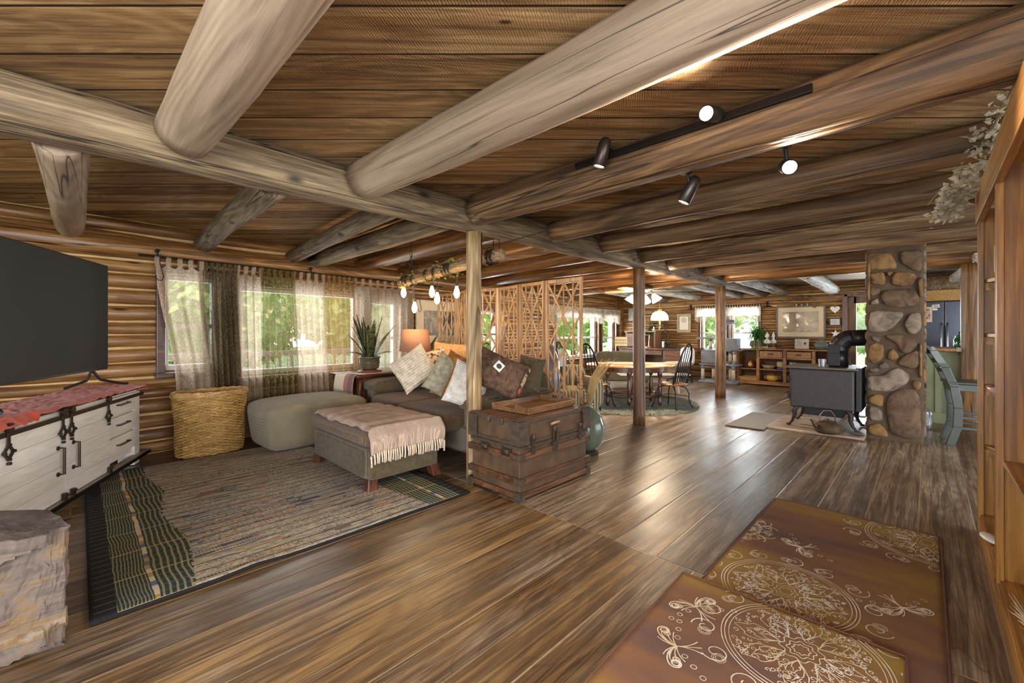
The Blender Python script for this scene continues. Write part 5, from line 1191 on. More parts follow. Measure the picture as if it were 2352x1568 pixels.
def onB(px, py, off=.06): return ONX(px, py, XB-off)
p = onB(1571, 742); t = T('framed_picture', 'small cream-framed print on the log wall right of the pendant lamp', 'picture', tuple(p), -pi/2)
frame(t, .36, .48, .035, .03, plain('sage_frame', srgb(176, 164, 130), .5), plain('ivory_paper', srgb(236, 220, 202), .7, var=.03), mat=plain('sage_mat', srgb(160, 148, 116), .8))
MED = G()
for k in range(8): a = k*pi/4; MED.tube([(.045*cos(a)+.025*cos(b), -.012, .08+.045*sin(a)+.025*sin(b)) for b in [j*pi/5 for j in range(10)]], .0025, 4, closed=True)
MED.make('line_mandala', plain('grey_ink', srgb(150, 140, 134), .8), t)
# calendar, plants and oddments round the desk
p = P(1426, 784, 10.15); t = T('wall_calendar', 'cream calendar sheet hanging on the side of the desk hutch', 'calendar', tuple(p), radians(-60))
G().box((0, 0, 0), (.29, .006, .22)).make('sheet', plain('cream_paper', srgb(214, 204, 168), .7, var=.03), t)
g = G()
for i in range(6):
    for j in range(2): g.box((-.11+i*.044, -.005, .035-j*.07), (.030, .003, .028))
g.make('month_blocks', plain('calendar_print', srgb(150, 138, 104), .7), t)
LEAFD = leafmat('dark_leaves', srgb(36, 62, 30), srgb(84, 116, 58))
def potted(name, label, loc, ph, pr, potm, n, size, spread, hang=0, seed=1, lm=None):
    t = T(name, label, 'potted plant', tuple(loc)); G().lathe([(0, 0), (pr*.75, 0), (pr, ph), (pr*1.05, ph), (pr*.92, ph*.92), (0, ph*.9)], seg=20).make('pot', potm, t, smooth=True)
    g = G(); leafspray(g, [Vector((0, 0, ph*1.1)), Vector((0, 0, ph+spread))]+([Vector((-spread*.3, spread*.4, ph*.5-hang*.5)), Vector((-spread*.4, spread*.5, -hang))] if hang else []), n, size, random.Random(seed), spread*.6, .5); g.make('leaves', lm or LEAFD, t); return t
p = P(1434, 752, 10.2); potted('potted_plant', 'leafy green houseplant in a pale pot on top of the desk hutch', (10.93, 5.72, 1.228), .10, .065, plain('mint_pot', srgb(170, 182, 164), .5), 120, .06, .12, seed=2)
potted('potted_plant', 'trailing ivy in a small white pot on the hutch nearer the post', (10.93, 5.35, 1.228), .06, .045, WHITEC, 110, .05, .12, hang=.10, seed=3)
t = T('white_figurine', 'small white figurine beside the ivy on the desk hutch', 'figurine', (10.84, 5.27, 1.228)); G().lathe([(0, 0), (.03, 0), (.034, .03), (.018, .07), (.022, .10), (0, .13)], seg=12).make('figure', WHITEC, t, smooth=True)
p = onB(1452, 722); t = T('woven_wall_hanging', 'grey patterned paper hanging on the log wall above the houseplant', 'wall hanging', tuple(p), -pi/2)
G().box((0, 0, 0), (.24, .01, .36)).make('panel', (lambda n: (n.set(col=n.ramp(n.noise(n.co(), 40, 4, .7), [(.4, srgb(120, 110, 100)), (.6, srgb(206, 198, 186))]), rough=.8)))(NT('speckled_print')), t)
p = onB(1466, 724); t = T('small_picture', 'tiny pale framed card on the log wall just left of the middle post', 'picture', tuple(p), -pi/2); frame(t, .14, .16, .012, .01, DARKW, plain('pink_card', srgb(206, 182, 172), .8))
# iron candle stand on the desk
t = T('candelabra', 'black iron candle stand with a white pillar candle on the desk', 'candle holder', (10.72, 4.78, .776)); g = G()
g.box((0, 0, .012), (.10, .42, .018))
for k in range(5): g.tube([(0, -.18+k*.09, .02), (.02, -.18+k*.09, .09), (0, -.17+k*.09, .14+.02*(k % 2))], .007, 6)
g.tube([(0, -.2, .10), (0, .2, .12)], .006); g.make('iron_stand', BLACKM, t); G().cyl((0, .17, .02), (0, .17, .18), .03).make('candle', WHITEC, t)
t = T('wire_stand', 'pale wire frame stand with papers on the desk beside the middle post', 'stand', (10.60, 5.42, .776)); G().tube([(0, -.12, 0), (.1, -.1, .34), (.1, .0, .34)], .012).tube([(0, -.12, .0), (-.05, .12, .02), (.04, .3, .1)], .010).make('wire_frame', STEEL, t); G().box((-.05, 0, .02), (.22, .30, .035)).make('papers', plain('pale_papers', srgb(206, 180, 168), .8), t)
# trailing garland under the pendant
path = [onB(1524, 742, .08), onB(1528, 760, .08), onB(1530, 775, .08), onB(1533, 790, .08), onB(1532, 800, .08)]
t = T('leaf_garland', 'narrow white-flowered leaf garland hanging down the log wall beneath the pendant', 'garland', tuple(path[0])); g = G(); leafspray(g, [q-path[0] for q in path], 110, .05, random.Random(5), .045, .5); g.make('leaves', leafmat('garland_leaves', srgb(110, 116, 84), srgb(210, 206, 180)), t); G().tube([q-path[0] for q in path], .006).make('stem', ROPE, t)

# valances
def valance(label, a, b, ztop, drop, n, seed):
    a = Vector(a); b = Vector(b); t = T('macrame_valance', label, 'valance', (a.x, a.y, ztop)); d = b-a; d.z = 0; nn = Vector((-d.y, d.x, 0)).normalized(); L = d.length
    G().cyl((0, 0, .03), tuple(d+Vector((0, 0, .03))), .009).make('valance_rod', BLACKM, t)
    g = G()
    def f(u, v): q = d*u+nn*(.012*sin(u*n*1.7+seed)); q.z = -v*drop*.62*(1+.05*sin(u*40)); return q
    g.grid(f, 90, 8); g.make('knotted_panel', LACE, t, sol=.004)
    g = G(); r = random.Random(seed); k = int(n*2.2)
    for i in range(k):
        u = (i+.5)/k; p0 = f(u, 1); ln = drop*.38*(.75+.35*abs(sin(u*pi*n/7)))
        g.tube([p0, (p0.x+r.uniform(-.006, .006), p0.y, p0.z-ln)], [.007, .006], 4)
    for i in range(n):
        u = (i+.5)/n; q = d*u; g.tube([(q.x, q.y, -.01), (q.x, q.y, .045)], .012, 4)
    g.make('fringe', JUTE if False else plain('cream_fringe', srgb(214, 202, 184), .9, sc=60), t)['kind'] = 'stuff'
p = apt(7.2, .12); q = apt(10.98, .12)
valance('cream fringed valance over the dining windows on the curtain wall', p, q, 1.80, .36, 46, 1)
valance('cream macrame valance over the double window behind the cat tree', (XB-.12, 4.30, 0), (XB-.12, 2.78, 0), 1.80, .34, 26, 2)
for y, lb in ((4.42, 'black iron wall bracket left of the far double window'), (2.66, 'black iron wall bracket between the far window and the large picture')):
    t = T('iron_bracket', lb, 'bracket', (XB-.05, y, 1.84), -pi/2); G().box((0, 0, 0), (.04, .012, .14)).tube([(0, 0, .02), (0, -.09, .0), (0, -.1, .05)], .008).tube([(-.08, -.02, -.05), (.10, -.02, -.05)], .012).make('iron', BLACKM, t)

# cat tree
CT = T('cat_tree', 'grey plush cat tree with rope posts in front of the far double window', 'cat tree', (10.62, 3.50, 0), 0)
PL = fabric('grey_plush', srgb(82, 82, 88), srgb(140, 140, 148), 60, .6, .95, 'noise'); RP = plain('sisal', srgb(206, 190, 162), .9, var=.2, sc=60, bump=.6)
def plat(n, c, d): G().box(c, d).make(n, PL, CT, bev=.012)
plat('base', (0, 0, .03), (.50, .84, .05)); plat('lower_shelf', (0, 0, .43), (.46, .84, .035)); plat('middle_shelf', (.02, .05, .76), (.36, .66, .03)); 
plat('perch', (0, .30, 1.05), (.34, .40, .05)); plat('top_bed', (.02, -.10, 1.40), (.32, .36, .05)); G().sq((.02, -.10, 1.44), (.36, .40, .10), .6, .5, 24, 10).make('bolster', PL, CT, smooth=True)
plat('hide_box', (0, .22, .60), (.34, .34, .28)); G().box((0, -.24, .91), (.34, .30, .28)).make('cube_house', PL, CT, bev=.012)
for x, y, z0, z1 in ((-.18, .34, .05, .41), (-.05, .14, .05, .41), (-.18, -.34, .05, .41), (.05, -.20, .05, .41), (-.16, -.36, .45, .75), (-.02, -.22, .45, .75), (.10, .26, .78, 1.03), (.10, -.06, .78, 1.38)):
    m_ = (z1-z0); g = G(); g.mi(0).cyl((x, y, z0), (x, y, z0+m_*.25), .040, seg=14).mi(1).cyl((x, y, z0+m_*.25), (x, y, z0+m_*.78), .037, seg=14).mi(0).cyl((x, y, z0+m_*.78), (x, y, z1), .040, seg=14); g.make('scratching_post', [PL, RP], CT, smooth=True)

# console cabinet
CB = T('pine_console', 'long knotty pine console with open shelves and two drawers along the far wall', 'console', (10.93, 2.22, 0), 0)
D_, Lc, Hc = .42, 1.92, .80; xf = -D_/2
G().box((0, 0, Hc+.012), (D_+.05, Lc+.08, .03)).make('console_top', CONW, CB, bev=.008)
G().box((0, 0, .045), (D_+.02, Lc+.03, .05)).make('base_rail', CONW, CB, bev=.006)
G().box((D_/2-.015, 0, .42), (.02, Lc-.04, .72)).make('back_panel', plain('dark_cabinet_back', srgb(96, 64, 42), .7), CB)
for y in (-Lc/2+.02, Lc/2-.02): G().box((0, y, .43), (D_, .04, .73)).make('side_panel', CONW, CB, bev=.004)
for y in (-.52, .0, .52): G().box((xf+.02, y, .43), (.035, .06, .73)).make('upright', CONW, CB, bev=.004); 
for y in (-.52, .52): G().box((0.02, y, .43), (D_-.05, .02, .72)).make('partition', CONW, CB)
G().box((0, 0, .36), (D_-.03, Lc-.06, .022)).make('shelf', CONW, CB); G().box((0, 0, .085), (D_-.03, Lc-.06, .025)).make('shelf', CONW, CB)
G().box((xf+.02, 0, .62), (.03, 1.04, .03)).make('drawer_rail', CONW, CB)
for y in (-.26, .26):
    o = G().box((xf, y, .705), (.022, .44, .135)).make('drawer', CONW, CB, bev=.008); G().box((xf-.014, y, .705), (.006, .10, .035)).tube([(xf-.016, y-.035, .705), (xf-.035, y, .69), (xf-.016, y+.035, .705)], .004).make('drawer_pull', BRONZE, o, bev=.002)
for x in (-.17, .17):
    for y in (-.88, .88): G().box((x, y, .012), (.08, .10, .024)).make('foot', CONW, CB)
X_ = 10.93
def jar(name, label, cat, y, z, prof, m, x=X_-.04, parts=(), seg=24, sm=True):
    t = T(name, label, cat, (x, y, z)); G().lathe(prof, seg=seg).make('vessel', m, t, smooth=sm)
    for pn, gg, mm in parts: gg.make(pn, mm, t, smooth=True)
    return t
def bands(name, st, axis=2, sc=1.0):
    n = NT(name); _z = n.sep(n.co())[axis]; f = n.m('ADD', n.m('MULTIPLY', _z, sc), n.m('MULTIPLY', n.m('SUBTRACT', n.noise(n.co(), 30, 2), .5), .08)); n.set(col=n.ramp(f, st, 'CONSTANT'), rough=.3, coat=.4); return n.mat
z1 = .372; z0 = .0985
jar('painted_jug', 'round brown jug with a yellow painted heart on the left upper shelf', 'jug', 2.22+.70, z1, [(0, 0), (.065, 0), (.088, .05), (.085, .11), (.055, .155), (.062, .175), (.055, .175), (0, .15)], plain('russet_glaze', srgb(118, 60, 34), .3, coat=.4),
    parts=[('painted_heart', G().sq((-.082, 0, .085), (.02, .09, .09), 1, 1, 16, 8), plain('yellow_heart', srgb(226, 186, 92), .4)), ('handle', G().tube([(.0, -.08, .13), (0, -.13, .12), (0, -.12, .06), (0, -.085, .04)], .008), BLACKM)])
jar('striped_basket', 'low brown and cream striped bowl on the upper shelf of the console', 'bowl', 2.22+.34, z1, [(0, 0), (.10, 0), (.155, .085), (.145, .085), (.09, .015), (0, .015)], (lambda n: (n.set(col=n.ramp(n.wave(n.map(n.co(), rot=(.5, .5, 0)), 9, 1, 'Y'), [(.4, srgb(70, 40, 30)), (.5, srgb(206, 178, 140))], 'CONSTANT'), rough=.4)))(NT('striped_bowl')))
for y, lb in ((.12, 'blue and yellow painted canister left of its twin on the console shelf'), (-.12, 'blue and yellow painted canister right of its twin on the console shelf')):
    jar('painted_canister', lb, 'canister', 2.22+y, z1, [(0, 0), (.062, 0), (.066, .02), (.066, .155), (.069, .16), (.069, .175), (0, .18)], bands('canister_paint', [(0, srgb(84, 100, 150)), (.055, srgb(222, 190, 104)), (.13, srgb(214, 206, 180)), (.155, srgb(96, 106, 140))]))
jar('painted_jug', 'squat flowered jug with a looped handle on the right upper shelf', 'jug', 2.22-.72, z1, [(0, 0), (.07, 0), (.095, .05), (.08, .10), (.07, .135), (.082, .155), (0, .13)], (lambda n: (n.set(col=n.ramp(n.voro(n.co(), 22), [(.2, srgb(196, 120, 50)), (.4, srgb(222, 184, 100)), (.6, srgb(90, 56, 36))]), rough=.3)))(NT('flower_glaze')),
    parts=[('handle', G().tube([(0, .09, .12), (0, .15, .13), (0, .155, .06), (0, .09, .04)], .007), plain('cream_glaze', srgb(206, 190, 160), .3))])
jar('yellow_tureen', 'yellow lidded pot with two loop handles on the lower shelf of the console', 'pot', 2.22+.27, z0, [(0, 0), (.07, 0), (.115, .05), (.115, .10), (.10, .12), (.09, .135), (.03, .15), (.02, .17), (0, .175)], (lambda n: (n.set(col=n.ramp(n.sep(n.co())[2], [(0, srgb(206, 176, 84)), (.118, srgb(170, 96, 52))], 'CONSTANT'), rough=.3, coat=.3)))(NT('yellow_tureen_glaze')),
    parts=[('handle', G().tube([(0, .11, .10), (0, .155, .11), (0, .15, .06), (0, .115, .05)], .007), plain('yellow_handle', srgb(196, 170, 100), .3)), ('handle', G().tube([(0, -.11, .10), (0, -.155, .11), (0, -.15, .06), (0, -.115, .05)], .007), plain('yellow_handle_', srgb(196, 170, 100), .3))])
t = T('woven_tray', 'shallow woven tray on the lower left shelf of the console', 'tray', (X_-.04, 2.22+.73, z0)); G().add([(-.12, -.17, 0), (.12, -.17, 0), (.12, .17, 0), (-.12, .17, 0), (-.15, -.2, .075), (.15, -.2, .075), (.15, .2, .075), (-.15, .2, .075)], [(0, 1, 2, 3), (0, 1, 5, 4), (1, 2, 6, 5), (2, 3, 7, 6), (3, 0, 4, 7)]).make('tray', WICK, t, sol=.012)
jar('berry_basket', 'red-speckled basket on the lower shelf nearest the stove', 'basket', 2.22-.25, z0, [(0, 0), (.10, 0), (.13, .10), (.12, .10), (.095, .015), (0, .015)], (lambda n: (n.set(col=n.ramp(n.noise(n.co(), 60, 2), [(.45, srgb(110, 46, 40)), (.55, srgb(196, 170, 140))]), rough=.7)))(NT('speckled_basket')))
zt = Hc+.028
pt = T('spider_plant', 'bushy spider plant in a round grey-brown pot at the left end of the console', 'potted plant', (X_-.03, 2.22+.60, zt)); G().lathe([(0, 0), (.07, 0), (.125, .05), (.13, .11), (.10, .17), (.105, .18), (0, .17)]).make('pot', plain('stone_pot', srgb(150, 136, 116), .6, var=.25), pt, smooth=True)
g = G(); r = random.Random(9)
for i in range(120):
    a = r.uniform(0, 2*pi); ln = r.uniform(.2, .50); up_ = r.uniform(.14, .42); pts = []; w = r.uniform(.008, .013)
    for k in range(8):
        t_ = k/7; pts.append(Vector((min(.26, cos(a)*ln*t_*.9), sin(a)*ln*t_*.9, .17+up_*sin(t_*2.4)*1.0-.28*t_*t_*t_*(ln/.3))))
    n_ = Vector((-sin(a), cos(a), 0)); g.add([p_+n_*w*s*(1-.8*k/7) for k, p_ in enumerate(pts) for s in (-1, 1)], [(2*k, 2*k+1, 2*k+3, 2*k+2) for k in range(7)])
g.make('leaves', leafmat('spider_leaves', srgb(30, 66, 30), srgb(84, 128, 66)), pt)
def candlefig(label, y, s, x=X_):
    t = T('wooden_finial', label, 'ornament', (x, y, zt)); G().box((0, 0, .01), (.10, .10, .02)).cyl((0, 0, .02), (0, 0, .11), .006).make('stand', plain('pale_stand', srgb(170, 150, 124), .6), t)
    G().lathe([(0, .11), (.075*s, .115), (.078*s, .16), (.055*s, .19), (.022, .215), (.022, .24), (.042*s, .27), (.040*s, .31), (.012, .35), (0, .38)], seg=20).make('finial', WHITEC, t, smooth=True)
candlefig('larger whitewashed turned finial on a stand, front of the pair on the console', 2.22+.36, 1.0, X_-.08); candlefig('slimmer pale turned finial, rear of the pair on the console', 2.22+.27, .75, X_+.06)
t = T('sea_shells', 'small tray of shells and driftwood between the spider plant and finials', 'tray', (X_-.10, 2.22+.50, zt)); g = G(); r = random.Random(3)
for i in range(9): g.sq((r.uniform(-.05, .05), r.uniform(-.14, .14), .025), (.05, .07, .05), 1, 1, 10, 6)
G().box((0, 0, .006), (.16, .36, .012)).make('tray', plain('pale_tray', srgb(150, 132, 110), .6), t); g.make('shells', plain('shell', srgb(206, 190, 166), .6, var=.3), t)
t = T('wall_sign_card', 'cream painted square plaque with dark lettering leaning on the console', 'plaque', (X_+.10, 2.22-.26, zt+.11), -pi/2, rx=radians(-8)); G().box((0, 0, 0), (.26, .015, .215)).make('plaque', plain('speckled_cream', srgb(206, 190, 172), .8, var=.12, sc=60), t, bev=.003)
g = G()
for k in range(4): g.box((-.05, -.010, .065-k*.035), (.09, .002, .006)).box((-.04+.01*k, -.010, .052-k*.035), (.05, .002, .004))
g.make('lettering', plain('brown_ink', srgb(120, 92, 84), .8), t); G().sq((.06, -.011, .01), (.05, .003, .06), 1, 1, 14, 6).make('painted_balloon', plain('plum_ink', srgb(110, 60, 70), .7), t)
GV = NT('blue_glass'); GV.set(col=(.62, .82, .88, 1), rough=.05, trans=.85, ior=1.3, alpha=.75); GV = GV.mat
t = T('glass_demijohn', 'round pale blue glass vase on the console beside the stovepipe', 'vase', (X_, 2.22-.62, zt)); G().nc().lathe([(.05, 0), (.09, .02), (.118, .07), (.115, .12), (.08, .165), (.05, .18), (.048, .20), (.062, .215)], seg=30).make('vessel', GV, t, smooth=True, sol=.005)

# large picture and trinkets on the far wall
w_, h_ = 1.16, .80
DEER = NT('pencil_drawing'); _v = DEER.co(); _f = DEER.noise(DEER.map(_v, (3, 1, 5)), 1, 6, .65, 1.5); _g = DEER.noise(DEER.map(_v, (50, 1, 14), rot=(0, .6, 0)), 1, 3); DEER.set(col=DEER.ramp(DEER.m('ADD', DEER.m('MULTIPLY', _f, .8), DEER.m('MULTIPLY', _g, .25)), [(.35, srgb(110, 90, 72)), (.55, srgb(162, 142, 118)), (.75, srgb(206, 190, 166))]), rough=.25, coat=.5); DEER = DEER.mat
pa = onB(1783, 705); pb = onB(1897, 778)
t = T('framed_picture', 'large grey-framed pencil drawing with cream mat above the console', 'picture', (XB-.07, (pa.y+pb.y)/2, (pa.z+pb.z)/2+.01), -pi/2)
frame(t, abs(pa.y-pb.y), abs(pa.z-pb.z), .035, .10, plain('grey_frame', srgb(112, 96, 82), .5), DEER)
t2 = T('dried_garland', 'dried twig swag with pale bone-shaped plaque above the large picture', 'garland', tuple(onB(1838, 700, .10))); g = G(); c_ = onB(1838, 700, .10); pts = [onB(px, py, .10)-c_ for px, py in ((1797, 697), (1812, 689), (1830, 682), (1850, 681), (1865, 688), (1872, 697), (1868, 706))]
g.tube(pts, .006, 5); leafspray(g, pts, 200, .028, random.Random(12), .05, .5); g.make('twigs', plain('dry_twig', srgb(140, 106, 70), .9, var=.4), t2)
G().sq((0, -.03, 0), (.15, .02, .035), .6, .6, 14, 8).sq((0, .07, .012), (.04, .025, .04), 1, 1, 10, 6).sq((0, -.13, .012), (.04, .025, .04), 1, 1, 10, 6).sq((0, .07, -.014), (.04, .025, .04), 1, 1, 10, 6).sq((0, -.13, -.014), (.04, .025, .04), 1, 1, 10, 6).make('bone_plaque', plain('bone', srgb(214, 204, 188), .7), t2, smooth=True).rotation_euler = (0, 0, 0)
p = onB(1918, 710, .07); t = T('white_heart', 'small white hanging heart on the log wall left of the glazed door', 'ornament', tuple(p), -pi/2)
pts = [(.09*(16*sin(a)**3)/17, .09*(13*cos(a)-5*cos(2*a)-2*cos(3*a)-cos(4*a))/17) for a in [k*2*pi/28 for k in range(28)]]; o = G().poly(pts, -.01, .01).make('heart', WHITEC, t, bev=.004); o.rotation_euler = (pi/2, 0, 0); G().tube([(0, 0, .05), (0, 0, .20)], .002).make('string', JUTE, t)
p = onB(1918, 739, .07); t = T('hanging_sign', 'small black-framed sign hung on a string below the white heart', 'sign', tuple(p), -pi/2); frame(t, .20, .17, .022, .0, BLACKP, plain('white_card', srgb(214, 210, 204), .8, var=.02)); G().tube([(-.07, 0, .085), (0, 0, .17), (.07, 0, .085)], .003).make('string', JUTE, t)
g = G()
for k in range(3): g.box((-.01, -.012, .03-k*.03), (.07+.01*(k % 2), .002, .005))
g.make('lettering', BLACKP, t)
p = onB(1919, 766, .07); t = T('white_star', 'small white star hanging below the black-framed sign', 'ornament', tuple(p), -pi/2)
pts = [((.085 if k % 2 == 0 else .034)*sin(k*pi/5), (.085 if k % 2 == 0 else .034)*cos(k*pi/5)) for k in range(10)]; o = G().poly(pts, -.006, .006).make('star', WHITEC, t); o.rotation_euler = (pi/2, 0, 0); G().tube([(0, 0, .08), (0, 0, .15)], .002).make('string', JUTE, t)

# behind the screen
p = P(1290, 850, 5.9); t = T('side_cabinet', 'low wooden side cabinet with shelf unit behind the lattice screen', 'cabinet', (p.x, p.y+1.6, 0), radians(-45.6)); 
G().box((0, 0, .35), (.8, .4, .7)).make('body', DARKZ, t, bev=.006); G().box((0, .1, 1.16), (.8, .3, .03)).make('upper_shelf', DARKW, t); G().box((-.39, .1, .93), (.03, .3, .46)).make('side_panel', DARKZ, t); G().box((.39, .1, .93), (.03, .3, .46)).make('side_panel', DARKZ, t)
t0 = t
for dx, lb, w1 in ((-.22, 'wide pleated cream lampshade glimpsed through the lattice screen', .17), (.22, 'narrower pleated cream lampshade beside it behind the lattice screen', .13)):
    q = t0.matrix_world if False else Matrix.Translation(t0.location) @ Matrix.Rotation(radians(-45.6), 4, 'Z') @ Vector((dx, .1, 1.176))
    l_ = T('table_lamp', lb, 'lamp', tuple(q)); G().lathe([(0, 0), (.05, 0), (.03, .03), (.045, .08), (.015, .12), (.012, .16)], seg=16).make('base', WHITEC, l_, smooth=True); G().nc().lathe([(w1, .12), (w1*.62, .36)], seg=28).make('lamp_shade', SHW if False else plain('pleated_cream', srgb(216, 196, 168), .8), l_, sol=.003)
q = P(1264, 880, 5.1); t = T('tall_vase', 'tall blue-grey glazed bottle vase standing behind the right screen panel', 'vase', (q.x, q.y, 0)); G().lathe([(0, 0), (.10, 0), (.12, .1), (.125, .6), (.11, .85), (.06, .98), (.04, 1.06), (.048, 1.10)], seg=28).make('vessel', plain('slate_glaze', srgb(110, 112, 128), .2, coat=.5), t, smooth=True)
q = P(1306, 880, 5.85); t = T('striped_armchair', 'green and tan striped armchair half hidden behind the lattice screen', 'armchair', (q.x, q.y, 0), radians(-30)); SM = (lambda n: (n.set(col=n.ramp(n.wave(n.map(n.co(), (1, 1, .15)), 7, 2.5, 'X'), [(.3, srgb(96, 96, 74)), (.5, srgb(166, 150, 116)), (.7, srgb(190, 176, 146))]), rough=.9)))(NT('striped_upholstery'))
rbox('seat', SM, t, (0, 0, .28), (.66, .6, .34), .3, .2); rbox('backrest', SM, t, (0, .25, .48), (.68, .18, .50), .35, .25); rbox('arm', SM, t, (-.31, 0, .38), (.16, .6, .40), .4, .25); rbox('arm', SM, t, (.31, 0, .38), (.16, .6, .40), .4, .25)
q = P(1291, 828, 5.6); t = T('white_card', 'small white card in a frame standing behind the lattice screen', 'frame', tuple(q), radians(-45.6)); frame(t, .12, .16, .008, 0, plain('thin_gold', srgb(170, 150, 110), .4), WHITEC); G().cyl((0, .06, -.08), (0, .06, -q.z), .02).make('stand', DARKZ, t)
# floor vase with grasses right of the trunk
q = FL(1350, 1033); VS = T('floor_vase', 'big sage-green ceramic floor vase behind the trunk', 'vase', (q.x, q.y+.02, 0))
G().lathe([(0, 0), (.09, 0), (.15, .06), (.185, .16), (.19, .24), (.15, .36), (.075, .43), (.055, .455), (.075, .47), (.066, .47), (.05, .45), (0, .44)], seg=36).make('vessel', plain('sage_glaze', srgb(112, 124, 106), .2, var=.12, coat=.5), VS, smooth=True)
GR = T('dried_grasses', 'bundle of dried straw grasses and curly vine standing in the floor vase', 'dried plant', (q.x, q.y+.02, .455)); r = random.Random(6); g = G()
for i in range(70):
    a = r.uniform(-.02, .02); b_ = r.uniform(-.02, .02); k = r.uniform(.30, .48); g.tube([(a, b_, -.1), (a*2+RT[0]*.10*k*2, b_*2+RT[1]*.10*k*2, k*.6), (a*3+RT[0]*(.24+r.uniform(-.03, .06))*k*2, b_*3+RT[1]*.24*k*2, k)], [.0022, .002, .0016], 3)
g.make('straw', plain('straw', srgb(206, 178, 124), .8, var=.2), GR); g = G()
for i in range(9):
    c_ = Vector((r.uniform(-.06, .02)*1.0, r.uniform(-.03, .05), .05+i*.035)); g.tube([c_+Vector((RT[0]*.045*cos(a), RT[1]*.045*cos(a), .04*sin(a)+.003*a)) for a in [k*.5 for k in range(16)]], .0028, 4)
g.make('curly_vine', plain('dark_vine', srgb(96, 70, 48), .8), GR)
# iron straps on the joists
for px, py, X, lb in ((700, 610, 2.10, ''),):
    j = [o for o in C.objects if o.get('label', '').startswith('squared joist log')][0]
    L_ = (Vector((2.10, WA(2.10)+.06, BZ-.02))-Vector((2.12, GY+.125, BZ+.01))).length
    g = G(); g.box((L_-.30, .103, -.02), (.20, .006, .05)); g.box((L_-.19, .16, -.02), (.006, .12, .05))
    for k in range(3): g.cyl((L_-.37+k*.06, .104, -.02), (L_-.37+k*.06, .114, -.02), .008, seg=8)
    g.make('iron_strap', BLACKM, j)
# ---------------------------------------------------------------- chimney, stove, kitchen side, bookcase
# chimney: face toward the camera at X=6.32, y .05..0.50
CHX, CY0, CY1 = 6.30, .03, .50; CH_ = T('stone_chimney', 'square fieldstone chimney column rising between the stove and bar stool', 'chimney', (CHX, (CY0+CY1)/2, 0))
W_ = CY1-CY0; MO = plain('mortar', srgb(84, 68, 52), .95, var=.25, sc=10, bump=.8)
def stonem(name, c, c2): 
    n = NT(name); v = n.co(); f = n.noise(v, 7, 6, .65, 1.0); n.set(col=n.ramp(f, [(.35, c2), (.55, c), (.75, tuple(min(1, x*1.5) for x in c[:3]))]), rough=.8); n.bump(n.noise(v, 16, 6, .7), .9, .02); return n.mat
SM_ = [stonem('brown_stone', srgb(108, 84, 62), srgb(70, 52, 38)), stonem('grey_stone', srgb(142, 126, 108), srgb(92, 78, 68)), stonem('ochre_stone', srgb(134, 102, 58), srgb(94, 70, 40)), stonem('tan_stone', srgb(140, 106, 62), srgb(92, 64, 40)), stonem('violet_stone', srgb(110, 96, 90), srgb(70, 58, 56))]
g = G()
def mortar(u, v):
    a = u*4; i = int(a) % 4; f = a-int(a); c = [(0, W_/2), (0, -W_/2), (.56, -W_/2), (.56, W_/2)]; p = Vector(c[i])*(1-f)+Vector(c[(i+1) % 4])*f
    k = .012*nz(p.x*9+v*3, p.y*9, v*22); return (p.x+k, p.y+k*(1 if p.y > 0 else -1), v*CZ)
g.grid(mortar, 64, 90, wrapu=True); g.make('mortar_core', MO, CH_, smooth=True)
